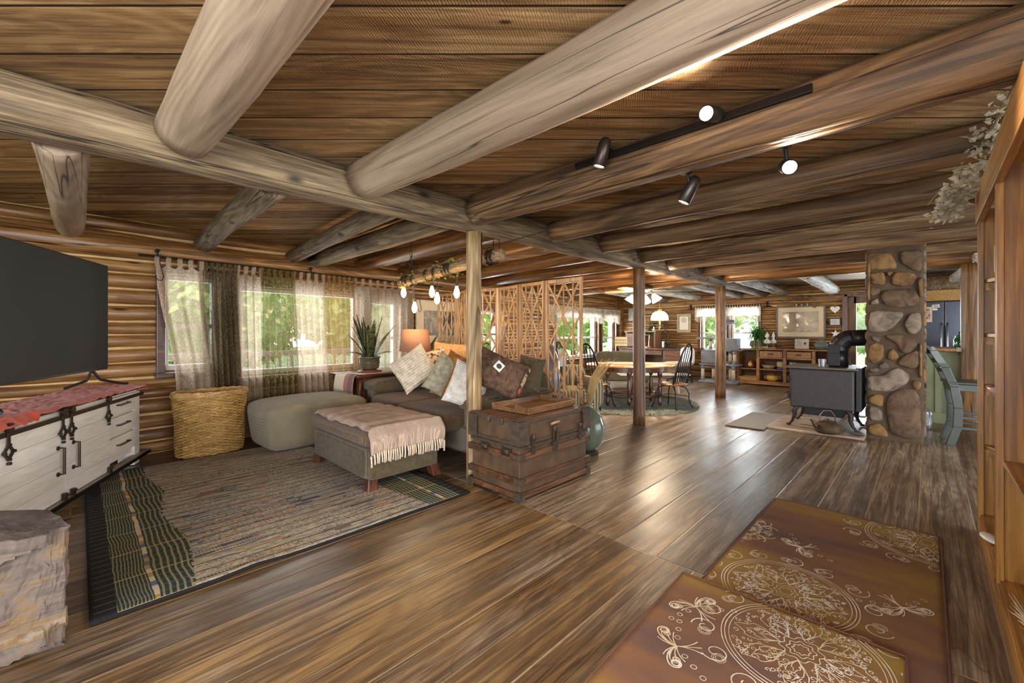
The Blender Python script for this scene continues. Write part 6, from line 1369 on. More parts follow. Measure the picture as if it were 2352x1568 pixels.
# stones of the front face: polygons in the photo frame, material
FS = [([(1993, 583), (2044, 578), (2060, 606), (2058, 618), (2020, 620), (1996, 620)], 3), ([(2066, 577), (2117, 573), (2117, 622), (2098, 622), (2068, 602)], 0),
 ([(1996, 626), (2030, 624), (2034, 640), (2032, 655), (2000, 652)], 3), ([(2037, 624), (2052, 624), (2042, 636)], 3), ([(2060, 622), (2107, 630), (2098, 652), (2076, 658), (2050, 654), (2046, 640)], 3),
 ([(1998, 657), (2020, 660), (2022, 672), (2004, 681), (1997, 676)], 0), ([(2028, 666), (2100, 662), (2112, 680), (2108, 700), (2062, 708), (2030, 700), (2022, 682)], 0),
 ([(2002, 692), (2016, 684), (2020, 698), (2002, 700)], 1), ([(2001, 712), (2072, 716), (2076, 724), (2052, 752), (2030, 762), (2000, 764), (1994, 745)], 1),
 ([(2090, 720), (2114, 716), (2117, 752), (2104, 767), (2088, 766), (2076, 744)], 1), ([(2003, 770), (2022, 776), (2020, 786), (2006, 782)], 4),
 ([(2030, 770), (2072, 766), (2100, 778), (2108, 794), (2088, 812), (2070, 810), (2062, 790)], 0), ([(1999, 792), (2015, 786), (2031, 794), (2030, 822), (2010, 836), (1994, 824)], 2),
 ([(2042, 806), (2052, 800), (2066, 818), (2056, 828), (2038, 824)], 3), ([(2072, 818), (2112, 800), (2112, 840), (2096, 848), (2060, 836)], 0),
 ([(2020, 838), (2034, 830), (2046, 842), (2024, 848)], 4), ([(1998, 846), (2014, 844), (2022, 850), (2010, 856), (2000, 854)], 4),
 ([(1992, 862), (2028, 862), (2048, 848), (2064, 844), (2084, 856), (2090, 866), (2084, 880), (2048, 900), (1994, 896)], 1),
 ([(2098, 872), (2116, 878), (2116, 888), (2106, 896), (2096, 884)], 3), ([(1995, 912), (2012, 904), (2030, 908), (2028, 936), (1996, 924)], 2),
 ([(2042, 906), (2066, 892), (2098, 892), (2112, 910), (2114, 940), (2116, 1000), (2090, 1009), (2046, 996), (2040, 970), (2034, 930)], 0),
 ([(1996, 932), (2018, 936), (2028, 948), (2028, 966), (1998, 964)], 1), ([(1994, 976), (2018, 970), (2036, 986), (2042, 1004), (1996, 996)], 2),
 ([(2108, 640), (2118, 636), (2120, 680), (2112, 682)], 3), ([(2111, 790), (2118, 788), (2118, 868), (2112, 866)], 3), ([(1994, 600), (2000, 600), (1999, 690), (1993, 690)], 3)]
g = G(); rr_ = random.Random(5)
for pts, m_ in FS:
    W3 = [ONX(px, py, CHX) for px, py in pts]; Q = [(p.y-(CY0+CY1)/2, p.z) for p in W3]
    # round the outline
    R_ = []
    for i in range(len(Q)):
        a, b = Vector(Q[i]), Vector(Q[(i+1) % len(Q)]); R_ += [a.lerp(b, .18), a.lerp(b, .5)+Vector((nz(i, a.x*30), nz(i, a.y*30)))*.006, a.lerp(b, .82)]
    c_ = sum(R_, Vector((0, 0)))/len(R_); g.mi(m_); n_ = len(R_); vs = []
    for s, dpt in ((1.02, .02), (1.0, -.012), (.95, -.026), (.80, -.034), (.5, -.038)):
        for q in R_:
            w = c_+(q-c_)*s; vs.append((dpt-.008*nz(w.x*14, w.y*14, m_)*(s < 1), w.x, w.y))
    vs.append((-.040, c_.x, c_.y)); fs = [(k*n_+i, k*n_+(i+1) % n_, (k+1)*n_+(i+1) % n_, (k+1)*n_+i) for k in range(4) for i in range(n_)]+[(4*n_+i, 4*n_+(i+1) % n_, 5*n_) for i in range(n_)]
    g.add(vs, fs)
for side in (-1, 1):            # stones on the two flanks
    z = .05
    while z < 2.15:
        x = .04
        while x < .5:
            w = rr_.uniform(.12, .24); h_ = rr_.uniform(.10, .17); g.mi(rr_.choice((0, 0, 1, 2, 3, 4))).sq((x+w/2, side*(W_/2-.014), z+h_/2), (w*.92, .07, h_*.9), .5, .5, 16, 8); x += w
        z += .15
g.make('stones', SM_, CH_, smooth=True)

# hearth board and mats
SLB = wood('hearth_boards', srgb(120, 98, 76), srgb(168, 146, 120), srgb(196, 176, 150), axis=1, rough=.4, gs=1.5, var=.05, bump=.2)
hb = T('hearth_board', 'low grey-brown plank hearth board under the wood stove', 'hearth', (0, 0, 0))
G().box((6.52, .97, .017), (.98, .94, .03)).make('boards', SLB, hb, bev=.004)
t = T('loose_board', 'short loose plank lying on the hearth board beneath the stove', 'board', (6.33, .93, .034)); G().box((0, 0, .010), (.22, .42, .018)).make('plank', SLB, t, bev=.003)
t = T('door_mat', 'flat grey-brown mat on the floor left of the wood stove', 'mat', (0, 0, 0)); g = G(); P4 = [FL(1665, 978), FL(1754, 989), FL(1803, 954), FL(1728, 948)]
g.add([(p.x, p.y, .003) for p in P4]+[(p.x, p.y, .016) for p in P4], [(3, 2, 1, 0), (4, 5, 6, 7), (0, 1, 5, 4), (1, 2, 6, 5), (2, 3, 7, 6), (3, 0, 4, 7)]); g.make('mat', fabric('taupe_mat', srgb(66, 56, 46), srgb(104, 90, 74), 90, .5, .95, 'rib'), t, bev=.004)

# wood stove
SV = T('wood_stove', 'black cast-iron wood stove on curved legs with elbowed flue pipe', 'wood stove', (6.22, .60, .032))
SX, SY, B0, B1 = .62, .63, .24, .72
G().box((SX/2, SY/2, (B0+B1)/2), (SX, SY, B1-B0)).make('firebox', plain('stove_black', srgb(58, 52, 52), .5, .35, sc=24, bump=.25), SV, bev=.02)
G().box((SX/2, SY/2+.01, B1+.012), (SX+.05, SY+.10, .022)).make('top_plate', plain('stove_top', srgb(96, 84, 76), .5, .4, sc=8), SV, bev=.004)
G().box((SX/2, -.035, (B0+B1)/2+.02), (SX-.06, .05, B1-B0+.02)).make('rear_shield', plain('shield_black', srgb(44, 40, 40), .5, .4), SV, bev=.004)
G().box((SX/2, SY/2, B0-.05), (SX*.55, SY*.62, .10)).make('ash_pan', BLACKM, SV, bev=.006)
g = G(); g.box((SX/2, SY+.012, (B0+B1)/2), (SX*.7, .024, .36)); g.box((.04, SY+.02, .58), (.02, .03, .07)).box((.04, SY+.02, .36), (.02, .03, .07)); g.make('door', plain('door_black', srgb(50, 46, 46), .5, .5), SV, bev=.005)
G().tube([(.03, SY+.02, .28), (.03, SY+.12, .27), (.03, SY+.01, .33)], .006).make('door_handle', plain('coil_handle', srgb(190, 170, 130), .4, .6), SV)
for sx in (0, 1):
    for sy in (0, 1):
        x = .05+sx*(SX-.10); y = .07+sy*(SY-.14); o_ = 1 if sy else -1
        G().tube([(x, y, B0+.02), (x, y+o_*.035, B0-.04), (x, y+o_*.03, .13), (x, y+o_*.055, .06), (x, y+o_*.085, .02), (x, y+o_*.10, .014)], [.05, .052, .038, .026, .022, .026], 12, flat=.6).sq((x, y+o_*.095, .014), (.055, .06, .028), 1, 1, 12, 6).make('leg', IRON, SV, smooth=True)
PM = plain('flue_black', srgb(40, 38, 40), .38, .5); q = P(1934, 800, 5.35); fx, fy = 6.50-6.22, .78-.60; R_ = .098; ez = 1.085
g = G(); g.cyl((fx, fy, B1+.02), (fx, fy, ez-.13), R_, seg=24); g.make('flue_pipe', PM, SV, smooth=True)
g = G(); sg = [(fx, fy, ez-.135), (fx, fy-.01, ez-.085), (fx, fy-.045, ez-.035), (fx, fy-.085, ez), (fx, fy-.13, ez+.01)]; g.tube(sg, R_*1.03, 24); 
for p_ in sg[1:4]: pass
g.make('flue_elbow', PM, SV, smooth=False)
g = G(); g.cyl((fx, fy-.11, ez+.01), (fx, -.095, ez+.015), R_*.98, seg=24); g.make('flue_crosspipe', PM, SV, smooth=True)
g = G(); g.box((fx-R_-.015, fy+.03, B1+.17), (.02, .12, .26)); g.box((fx-R_-.035, fy+.03, B1+.24), (.03, .12, .10)); g.make('match_box_holder', BLACKM, SV, bev=.003)
g = G(); g.lathe([(.0, 0), (.035, 0), (.04, .09), (.034, .09)], (fx-.09, fy+.15, B1+.024), 14); g.make('poker_cup', STEEL, SV)
# kettle
q = FL(1908, 996, .03); KT = T('iron_kettle', 'rusty brown cast-iron kettle on the hearth board before the stove leg', 'kettle', (q.x+.02, q.y+.03, .034), radians(-50))
RST = plain('rusted_iron', srgb(70, 52, 32), .7, .3, var=.4, sc=22, bump=.5)
G().lathe([(0, 0), (.105, 0), (.125, .02), (.132, .05), (.115, .10), (.075, .125), (.06, .128), (.05, .135), (.02, .14), (0, .142)], seg=32).make('body', RST, KT, smooth=True)
G().lathe([(0, .138), (.05, .138), (.045, .146), (.012, .150), (.012, .162), (0, .165)], seg=20).make('lid', RST, KT, smooth=True)
G().tube([(-.09, 0, .055), (-.14, 0, .085), (-.17, 0, .135), (-.19, 0, .15)], [.028, .022, .014, .012], 12).make('spout', RST, KT, smooth=True)
G().tube([(-.085, 0, .125), (-.09, 0, .20), (-.05, 0, .255), (.03, 0, .255), (.075, 0, .20), (.085, 0, .125)], .005).make('bail_handle', plain('steel_wire', srgb(120, 106, 90), .4, .7), KT, smooth=True)
# black bonnet and cord behind the stove
q = P(1972, 912, 5.9); t = T('black_hood_lamp', 'black domed hood on a bent arm hanging behind the stove', 'heat lamp', tuple(q)); G().nc().lathe([(.16, -.04), (.14, .04), (.08, .09), (.02, .10), (0, .10)], seg=24).make('hood', BLACKP, t, smooth=True, sol=.004)
G().tube([(0, 0, .08), (.1, -.02, -.02), (.05, .0, -.2), (0, .02, -.35), (-.02, .02, -q.z+.05)], .010).make('bent_arm', BLACKP, t); G().box((-.02, .02, -q.z+.045), (.2, .2, .03)).make('foot_plate', STEEL, t)
t = T('power_cord', 'black cable coiled on the hearth board against the chimney', 'cord', (6.18, .60, .044)); g = G(); g.tube([(.0+.10*sin(a*1.1)*(1-a*.01), -.02+.075*cos(a), .003*(a % 3)) for a in [k*.45 for k in range(46)]], .005, 6); g.make('cable', BLACKP, t)

# bar counter and kitchen
BC = T('bar_counter', 'green-painted kitchen bar counter with wooden top at the right', 'counter', (0, 0, 0)); GP = plain('sage_paint', srgb(120, 126, 96), .6, var=.12, sc=5)
cxx = 7.90; G().box((cxx+.28, -.72, .47), (.5, 1.9, .94)).make('front_panel', GP, BC, bev=.003); G().box((cxx+.24, -.72, .97), (.70, 1.98, .045)).make('counter_top', CONW, BC, bev=.008)
for y in (-.1, -.75, -1.3): G().box((cxx+.015, y, .47), (.02, .06, .94)).make('batten', GP, BC)
G().box((cxx+.014, -.72, .07), (.03, 1.9, .14)).make('kick_board', GP, BC, bev=.003)
TL = plain('teal_painted_stool', srgb(44, 52, 42), .45, var=.12, sc=8, coat=.3)
def stool(name, label, x, y, rz):
    """back toward local -x"""
    t = T(name, label, 'bar stool', (x, y, 0), rz, 'green painted bar stools'); sz = .66
    g = G(); g.box((.02, 0, sz), (.42, .42, .035)); g.make('seat', TL, t, bev=.012); G().box((.02, 0, sz-.05), (.36, .36, .07)).make('seat_rail', TL, t, bev=.004)
    for s in (-1, 1):
        pts = [(-.16, 0), (-.105, .2), (-.10, .4), (-.13, .62), (-.20, .82), (-.29, 1.0), (-.32, 1.045)]
        g = G()
        for (a, z0_), (b, z1_) in zip(pts, pts[1:]): g.add([(q+dx, s*.19+dy, z_) for q, z_ in ((a, z0_), (b, z1_)) for dx in (-.035, .035) for dy in (-.018, .018)], [(0, 1, 3, 2), (4, 6, 7, 5), (0, 4, 5, 1), (2, 3, 7, 6), (0, 2, 6, 4), (1, 5, 7, 3)])
        g.make('rear_leg', TL, t, bev=.003)
        G().bar((.19, s*.19, sz-.02), (.215, s*.19, 0), .035, .035).make('front_leg', TL, t, bev=.003)
    g = G()
    for z in (.78, .88, .98): g.box((-.185-(z-.78)*.5, 0, z), (.015, .36, .055), ry=radians(-25))
    g.make('ladder_slats', TL, t, bev=.003)
    g = G(); g.box((.19, 0, .24), (.022, .36, .035)); g.box((.04, .19, .30), (.32, .02, .03)); g.box((.04, -.19, .30), (.32, .02, .03)); g.box((.04, .19, .19), (.32, .02, .03)); g.box((.04, -.19, .19), (.32, .02, .03)); g.make('foot_rungs', TL, t, bev=.003)
    return t
stool('bar_stool', 'curved-leg green bar stool right of the stone chimney', 6.68, -.31, radians(-84))
stool('bar_stool', 'curved-leg green bar stool seen between the flue pipe and chimney', 8.45, .74, radians(-80))
q = P(2190, 793, 5.9)
GJ = NT('green_bottle_glass'); GJ.set(col=srgb(30, 96, 62), rough=.08, coat=.6, spec=.6); GJ = GJ.mat
t = T('green_jar', 'dark green glass jar with stopper on the bar counter', 'jar', (8.0, -.30, .993)); G().lathe([(0, 0), (.055, 0), (.06, .02), (.06, .11), (.045, .135), (.045, .15), (.05, .155), (0, .16)], seg=20).make('vessel', GJ, t, smooth=True); G().lathe([(0, .16), (.035, .16), (.02, .185), (.025, .20), (0, .215)], seg=14).make('stopper', GJ, t, smooth=True)
t = T('small_lamp', 'small white lit cone lamp on the bar counter beside the green jar', 'lamp', (7.95, -.42, .993)); LS = glow('lit_cream_shade', (1, .93, .78), 1.2); G().lathe([(0, 0), (.05, 0), (.05, .015), (0, .02)], seg=16).make('base', WHITEC, t); G().nc().lathe([(.075, .03), (.05, .19), (0, .195)], seg=24).make('lamp_shade', LS, t, smooth=True)
t = T('place_mat', 'grey and white woven mat draped over the counter edge', 'mat', (cxx-.08, -.46, .994)); G().box((.16, 0, .003), (.40, .40, .006)).box((-.04, 0, -.02), (.006, .40, .045)).make('mat', fabric('grey_weave', srgb(130, 128, 124), srgb(206, 204, 198), 60, .4), t)
# refrigerator beyond the counter
FG = T('refrigerator', 'dark stainless two-door refrigerator beyond the bar counter', 'refrigerator', (10.3, -.15, 0)); FM = plain('dark_stainless', srgb(66, 70, 80), .3, .7, var=.08)
G().box((.36, 0, .86), (.68, .92, 1.70)).make('cabinet', BLACKP, FG, bev=.006)
for s, w in ((1, .50), (-1, .40)): o = G().box((-.0, (.20 if s > 0 else -.255), .89), (.06, w-.004, 1.66)).make('door', FM, FG, bev=.012); G().tube([(-.03, (-.015 if s > 0 else -.09), .55), (-.075, (-.015 if s > 0 else -.09), .60), (-.075, (-.015 if s > 0 else -.09), 1.3), (-.03, (-.015 if s > 0 else -.09), 1.35)], .012).make('door_handle', STEEL, o, smooth=True)
t = T('refrigerator_magnet', 'small white text magnet on the refrigerator door', 'magnet', (10.262, -.10, 1.64)); G().box((0, 0, 0), (.006, .09, .055), rx=radians(-8)).box((0, .01, -.055), (.006, .06, .03)).make('magnet', WHITEC, t); G().box((-.004, 0, 0), (.002, .07, .008), rx=radians(-8)).box((-.004, 0, .016), (.002, .06, .006), rx=radians(-8)).box((-.004, 0, -.016), (.002, .06, .006), rx=radians(-8)).make('lettering', BLACKP, t)
t = T('refrigerator_photo', 'colour photo print held on the refrigerator by an oval magnet', 'photo', (10.262, .05, 1.50)); G().box((0, 0, 0), (.004, .21, .26)).make('photo', plain('photo_border', srgb(214, 190, 180), .4), t); G().box((-.003, 0, .01), (.003, .16, .19)).make('photo_image', (lambda n: (n.set(col=n.ramp(n.noise(n.co(), 16, 3), [(.4, srgb(120, 60, 50)), (.5, srgb(206, 170, 150)), (.6, srgb(90, 110, 90))]), rough=.4)))(NT('photo_image')), t); G().sq((-.004, .02, .15), (.006, .09, .05), 1, 1, 14, 6).make('oval_magnet', WHITEC, t)
t = T('hanging_basket', 'long yellow wicker basket standing on top of the refrigerator', 'basket', (10.45, -.20, 1.745), 0); g = G()
for k in range(9): z = k*.02; w = .21+.010*k; g.tube([(.14*sin(a)*(1+.04*k), w*cos(a), z+.003*sin(a*20)) for a in [j*2*pi/40 for j in range(40)]], .012, 5, closed=True)
g.make('woven_side', WICK, t); G().grid(lambda u, v: (.13*v*sin(u*2*pi), .20*v*cos(u*2*pi), .0), 30, 3, wrapu=True).make('base', WICK, t)
G().tube([(0, .27, .14), (0, .34, .19), (0, .28, .22)], .012).make('handle', WICK, t)
kd = G().box((10.9, -1.2, 1.1), (.06, 1.6, 2.2))
t = T('kitchen_wall_cabinet', 'weathered wooden cabinet front high above the refrigerator', 'cabinet', (10.5, -.1, 1.93)); G().box((.2, 0, .12), (.5, 1.1, .24)).make('cabinet', WG, t, bev=.006)
t = T('foil_bag', 'crumpled silver bag on the floor behind the chimney', 'bag', (7.35, .02, 0)); G().sq((0, 0, .12), (.14, .12, .26), .6, .6, 18, 14, fn=lambda p: Vector((p.x*(1+.3*nz(p.x*30, p.y*30, p.z*30)), p.y*(1+.3*nz(p.y*30, p.z*30)), p.z))).make('bag', plain('silver_foil', srgb(170, 176, 180), .3, .7, sc=30, bump=.6), t)

# bookcase
BK = T('bookcase', 'tall golden oak bookcase with curved shelves at the right edge', 'bookcase', (0, 0, 0)); YF, YK = -.215, -.60; XE, XD, XN = 3.80, 2.86, 1.75
ZT = 1.93
G().box(((XE+XN)/2, (YF+YK)/2, .05), (XE-XN, YF-YK, .10)).make('plinth', OAKX, BK, bev=.004)
G().box(((XE+XN)/2, (YF+YK)/2, .108), (XE-XN, YF-YK-.02, .016)).make('bottom_shelf', OAKX, BK)
for X in (XE, XD, XN):
    G().box((X-.012, (YF+YK)/2-.01, ZT/2+.05), (.024, YF-YK-.03, ZT-.10)).make('upright_panel', OAK, BK)
    G().box((X-.012 if X < XE else X-.02, YF-.012, ZT/2+.04), (.062, .024, ZT-.09)).make('face_stile', OAK, BK, bev=.003)
G().box(((XE+XN)/2, YK+.008, ZT/2+.05), (XE-XN, .012, ZT-.1)).make('back_panel', OAK, BK)
for z in (.52, .88, 1.18, 1.50):
    def shp(g, xa, xb): 
        n = 14; pts = [(xa, YK+.02)]+[(xa+(xb-xa)*k/n, YF-.02-.10*sin(pi*k/n)) for k in range(n+1)]+[(xb, YK+.02)]; return g.poly(pts, z-.011, z+.011)
    shp(G(), XD+.004, XE-.030).make('shelf', OAKX, BK, bev=.002)
    G().box((XE-.045, (YF+YK)/2, z-.035), (.028, YF-YK-.06, .045)).make('shelf_cleat', OAKX, BK)
G().poly([(XN+.02, YK+.02), (XN+.02, YF-.02)]+[(XN+.02+(XD-XN-.05)*k/12, YF-.02+.0*k) for k in range(13)]+[(XD-.03, YK+.02)], .615, .637).make('shelf', OAKX, BK, bev=.002)
G().box(((XE+XN)/2, YF-.006, ZT+.005), (XE-XN+.02, .03, .17)).make('crown_board', OAKX, BK, bev=.003)
G().box(((XE+XN)/2, (YF+YK)/2, ZT+.08), (XE-XN, YF-YK, .02)).make('top_panel', OAKX, BK)
t = T('silvery_garland', 'pale silvery leaf garland trailing over the top of the bookcase', 'garland', (3.55, -.20, 2.02)); g = G(); r = random.Random(21)
pts = [Vector((-1.1, -.03, .10)), Vector((-.55, .0, .09)), Vector((-.25, .02, .08)), Vector((0, .05, .03)), Vector((.14, .10, -.04)), Vector((.2, .13, -.10))]; leafspray(g, pts[1:], 620, .034, r, .06, .6); leafspray(g, pts[:3], 90, .03, r, .04, .6)
g.make('leaves', leafmat('silver_leaves', srgb(190, 184, 164), srgb(236, 230, 214)), t); g = G(); g.tube(pts, .005); g.tube([pts[3], Vector((.2, .16, .04)), Vector((.30, .2, -.0))], .003); g.make('stem', plain('pale_stem', srgb(150, 138, 110), .8), t)
t = T('carved_candle_block', 'cream carved pierced block on the upper shelf of the bookcase', 'ornament', (3.34, -.30, 1.511)); G().box((0, 0, .075), (.10, .10, .15)).make('block', plain('cream_block', srgb(206, 190, 150), .7, var=.15), t, bev=.008); g = G()
for k in range(3): g.sq((-.052, -.01+.0*k, .035+k*.04), (.01, .035, .022), 1, 1, 10, 6)
g.make('piercing', BLACKP, t)
t = T('white_feather', 'white feather-shaped dish at the foot of the bookcase', 'dish', (3.30, -.235, .117), radians(20)); G().sq((0, 0, .016), (.15, .07, .03), 1, 1, 20, 10).make('dish', WHITEC, t, smooth=True)
t = T('small_pink_bowl', 'small pink and white bowl on a lower bookcase shelf', 'bowl', (3.15, -.26, .891)); G().lathe([(0, 0), (.03, 0), (.055, .04), (.05, .04), (0, .012)], seg=20).make('bowl', plain('pink_glaze', srgb(206, 160, 152), .3), t, smooth=True)
t = T('pampas_plume', 'cream pampas grass plume lying at the base of the bookcase', 'dried plant', (2.12, -.31, .135), radians(8)); g = G(); r = random.Random(4)
for i in range(260):
    s = r.random(); a = Vector((s*.30, 0, .01)); d = Vector((.09*r.random()+.05, r.uniform(-.035, .035), r.uniform(-.02, .045))); g.tube([a, a+d], [.0022, .0006], 3)
g.make('plume', plain('pampas', srgb(222, 202, 164), .9), t)

# runners in front of the bookcase
RB = NT('brown_runner'); _v = RB.co(); _s = RB.noise(RB.map(_v, (2.2, .8, 1)), 1, 3, .6, .4); _t = RB.noise(_v, 260, 2)
_c = RB.ramp(_s, [(.34, srgb(104, 84, 80)), (.44, srgb(134, 98, 76)), (.53, srgb(146, 112, 70)), (.64, srgb(160, 130, 68))]); _c = RB.mix(RB.m('MULTIPLY', _t, .4), _c, srgb(78, 58, 42)); RB.set(col=_c, rough=.95, spec=.15); RB.bump(_t, .5, .003); RB = RB.mat
RI = (lambda n: (n.set(col=n.ramp(n.noise(n.co(), 6, 3), [(.4, srgb(204, 184, 148)), (.6, srgb(232, 224, 212))]), rough=.95)))(NT('ivory_motif')); RE = plain('runner_binding', srgb(96, 62, 48), .9)
def motif_runner(name, label, x0, x1, y0, y1, z, meds, flips, rz=0, seed=0):
    t = T(name, label, 'rug', ((x0+x1)/2, (y0+y1)/2, z), rz); hx, hy = (x1-x0)/2, (y1-y0)/2
    def zz(x, y): return .005+.004*nz(x*3+seed, y*3)
    g = G(); g.grid(lambda u, v: (-hx+2*hx*u, -hy+2*hy*v, zz(-hx+2*hx*u, -hy+2*hy*v)), 50, 30); g.make('pile', RB, t, smooth=True, sol=.006)
    g = G(); pts = []
    for a, b in (((-hx, -hy), (hx, -hy)), ((hx, -hy), (hx, hy)), ((hx, hy), (-hx, hy)), ((-hx, hy), (-hx, -hy))):
        for k in range(20): pts.append((a[0]+(b[0]-a[0])*k/20, a[1]+(b[1]-a[1])*k/20, zz(a[0]+(b[0]-a[0])*k/20, a[1]+(b[1]-a[1])*k/20)))
    g.tube(pts, .006, 6, closed=True); g.make('bound_edge', RE, t)
    g = G(); r = random.Random(seed)
    def ribbon(path, w):
        vs = []; fs = []; n = len(path); run = []
        for i, (x, y) in enumerate(path):
            a = path[max(0, i-1)]; b = path[min(n-1, i+1)]; dx, dy = b[0]-a[0], b[1]-a[1]; L = sqrt(dx*dx+dy*dy) or 1; ww = w*(.7+.6*abs(nz(i*.7, x*9, y*9)))
            vs += [(x-dy/L*ww, y+dx/L*ww, zz(x, y)+.0045), (x+dy/L*ww, y-dx/L*ww, zz(x, y)+.0045)]
        for i in range(n-1):
            if all(abs(path[k][0]) < hx-.012 and abs(path[k][1]) < hy-.012 for k in (i, i+1)): fs.append((2*i, 2*i+1, 2*i+3, 2*i+2))
        if fs: g.add(vs, fs)
    for mx, my, R, asp in meds:
        for q, w in ((1.0, .0022), (.955, .0022), (.90, .0016)): ribbon([(mx+R*q*cos(a), my+R*q*asp*sin(a)) for a in [k*2*pi/90 for k in range(91)]], w)
        for rad in (.10, .16, .24): ribbon([(mx+R*rad*cos(a)*(1+.12*sin(a*8)), my+R*asp*rad*sin(a)*(1+.12*sin(a*8))) for a in [k*2*pi/60 for k in range(61)]], .0018)
        for k in range(8):
            th = k*pi/4
            for sc in (1.0, .72, .45):
                pth = []
                for j in range(25):
                    s = j/24; ang = th+(.26*sin(s*2*pi))*(1 if sc != .72 else -1); rr = R*(.26+.56*sc*sin(s*pi)); rr = R*(.24+.58*sc*(1-abs(2*s-1))); wob = 1+.05*sin(s*40)
                    ang = th+(.30*sc)*(1 if s < .5 else -1)*sin(pi*(1-abs(2*s-1)))*1.0; pth.append((mx+rr*cos(ang)*wob, my+rr*asp*sin(ang)*wob))
                ribbon(pth, .0018)
        for k in range(210):      # lacy curls inside the medallion
            a = r.uniform(0, 2*pi); q = R*sqrt(r.uniform(.08, .72)); cx_, cy_ = mx+q*cos(a), my+q*asp*sin(a); s0 = r.uniform(0, 6); rr = r.uniform(.006, .014)
            ribbon([(cx_+rr*(1-.7*j/12)*cos(s0+j*.5), cy_+rr*(1-.7*j/12)*sin(s0+j*.5)) for j in range(13)], .0018)
        for k in range(14):      # outer scrolls
            a = k*2*pi/14+.1; q = R*1.17; cx_, cy_ = mx+q*cos(a), my+q*asp*sin(a)*1.05; fl_ = 1 if k % 2 else -1
            ribbon([(cx_+.05*(1-.8*j/22)*cos(a+fl_*j*.36), cy_+.05*(1-.8*j/22)*sin(a+fl_*j*.36)) for j in range(23)], .0026)
            for m_ in range(3): ribbon([(cx_+(.012+.006*m_)*cos(b)+.03*cos(a+1.5), cy_+(.012+.006*m_)*sin(b)+.03*sin(a+1.5)) for b in [j*.7 for j in range(10)]], .0013)
    for fx_, fy_, fa in flips:   # paired scrolls with a leaf between them
        for sg in (-1, 1):
            for q, w in ((1, .0032), (.8, .0016)):
                pth = []; x, y = fx_, fy_; th = fa+sg*.5
                for j in range(46):
                    pth.append((x, y)); st = .0065*q; x += st*cos(th); y += st*sin(th); th += sg*(.06+.012*j*(1 if j > 14 else .2))
                ribbon(pth, w)
            for m_ in range(4):
                th = fa+sg*(.25+.35*m_); ribbon([(fx_+.075*s_*cos(th+.4*s_*sg), fy_+.075*s_*sin(th+.4*s_*sg)) for s_ in [j/8 for j in range(9)]], .0024)
            for m_ in range(3): ribbon([(fx_+.05*(m_+1)*cos(fa+sg*1.9)+.010*cos(b), fy_+.05*(m_+1)*sin(fa+sg*1.9)+.010*sin(b)) for b in [j*.7 for j in range(10)]], .0016)
        for m_ in (-1, 0, 1): ribbon([(fx_-.09*s_*cos(fa+.35*m_*s_), fy_-.09*s_*sin(fa+.35*m_*s_)) for s_ in [j/8 for j in range(9)]], .0026)
    g.make('woven_motif', RI, t); return t
def loc(px, py): q = FL(px, py); return q.x, q.y
ax0, ax1, ay0, ay1 = 1.93, 3.50, -.055, .78; acx, acy = (ax0+ax1)/2, (ay0+ay1)/2
m1 = loc(1805, 1362); m2 = loc(2130, 1250); m3 = loc(1700, 1210)
motif_runner('runner_rug', 'farther brown and gold medallion runner beside the bookcase', ax0, ax1, ay0, ay1, .001, [(m1[0]-acx, m1[1]-acy, .27, .98), (m2[0]-acx, m2[1]-acy, .30, .9), (m3[0]-acx, m3[1]-acy+.05, .16, 1)], [(loc(1840, 1260)[0]-acx, loc(1840, 1260)[1]-acy, 2.4), (loc(2070, 1400)[0]-acx, loc(2070, 1400)[1]-acy, 3.9)], seed=3)
bx0, bx1, by0, by1 = .70, 2.08, .03, .83; bcx, bcy = (bx0+bx1)/2, (by0+by1)/2
m1 = loc(1850, 1525); 
motif_runner('runner_rug', 'nearer brown and gold medallion runner overlapping the other at the bottom edge', bx0, bx1, by0, by1, .019, [(m1[0]-bcx+.02, m1[1]-bcy, .27, .98), (loc(1700, 2200)[0]-bcx, .1, .25, 1)], [(loc(1610, 1410)[0]-bcx, loc(1610, 1410)[1]-bcy, .9), (loc(1560, 1500)[0]-bcx, loc(1560, 1500)[1]-bcy, 2.2)], rz=radians(2), seed=8)

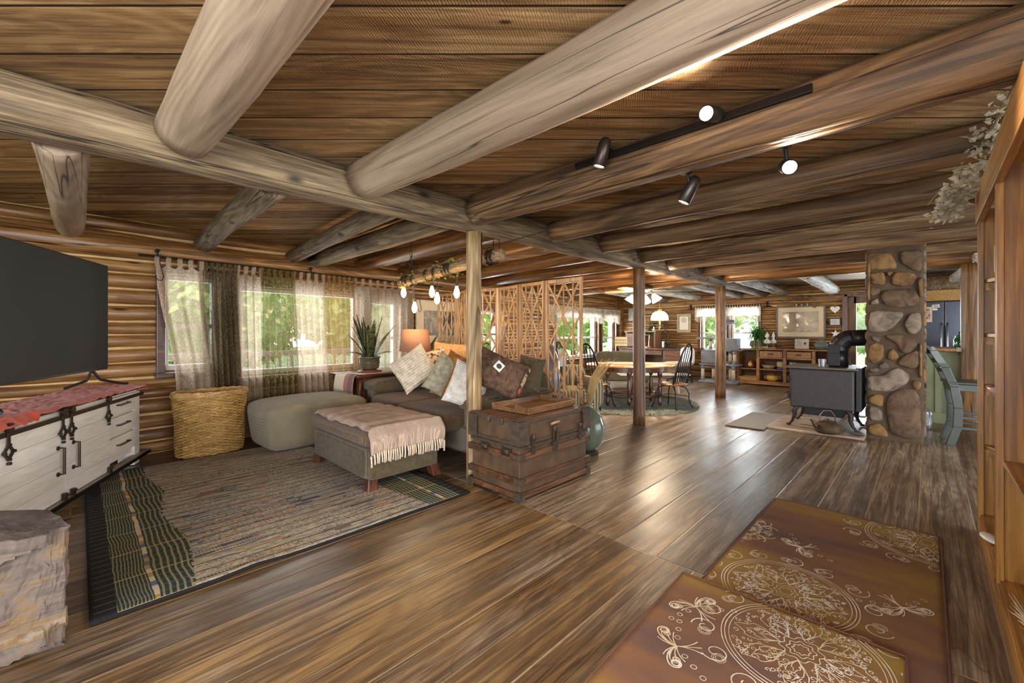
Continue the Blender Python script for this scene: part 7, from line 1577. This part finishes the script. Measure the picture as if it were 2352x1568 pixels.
# ---------------------------------------------------------------- track lights on the second joist
def track(label, xoff, z, ya, yb, heads, side, hz=-.005):
    t = T('track_light', label, 'track light', (xoff, 0, z)); G().box((0, (ya+yb)/2, 0), (.02, abs(yb-ya), .034)).make('track_rail', BLACKM, t, bev=.002)
    for y, target, on in heads:
        h_ = Vector((-.075*side, y, hz)); d = (Vector(target)-Vector((xoff, 0, z))-h_).normalized()
        g = G(); g.box((-.02*side, y, 0), (.03, .05, .04)); g.tube([(-.03*side, y, 0), h_], .009); ar = g.make('swivel_arm', BLACKM, t)
        g = G(); prof = [(0, -.075), (.018, -.072), (.03, -.058), (.034, -.035), (.034, .075), (.030, .078)]; g.nc().lathe(prof, seg=22); o = g.make('lamp_head', plain('gunmetal', srgb(64, 58, 54), .35, .6), ar, smooth=True); o.location = h_; o.rotation_euler = d.to_track_quat('Z', 'Y').to_euler()
        g = G(); g.lathe([(0, .072), (.029, .072)], seg=20); e = g.make('lit_lens', glow('track_lens', (1, .9, .74), 40), ar); e.location = h_; e.rotation_euler = o.rotation_euler
        l = bpy.data.lights.new('track_spot', 'SPOT'); l.energy = 42*on; l.color = (1, .84, .64); l.spot_size = radians(125 if on > 1 else 80); l.spot_blend = .6; l.shadow_soft_size = .03
        lo = bpy.data.objects.new('track_spot', l); C.objects.link(lo); lo.location = Vector((xoff, 0, z))+h_+d*.085; lo.rotation_euler = (-d).to_track_quat('Z', 'Y').to_euler()
    return t
jx = 2.19; ya = ONX(1322, 430, jx-.13).y; yb = ONX(1866, 265, jx-.13).y; zt_ = ONX(1600, 350, jx-.13).z
track('black track-light rail with two lamps on the near side of the rough brown joist', jx-.128, BZ+.045, ya, yb, [(ONX(1385, 395, jx-.2).y, (1.9, 1.9, 0), .5), (ONX(1628, 303, jx-.25).y, (.3, .75, 1.65), 1.01)], 1)
track('second black track-light rail with two lamps on the far side of the rough brown joist', jx+.105, BZ-.055, .10, 1.25, [(.94, (2.1, 1.9, 0), .5), (.48, (.9, -.05, 1.35), 1.2)], -1, -.09)
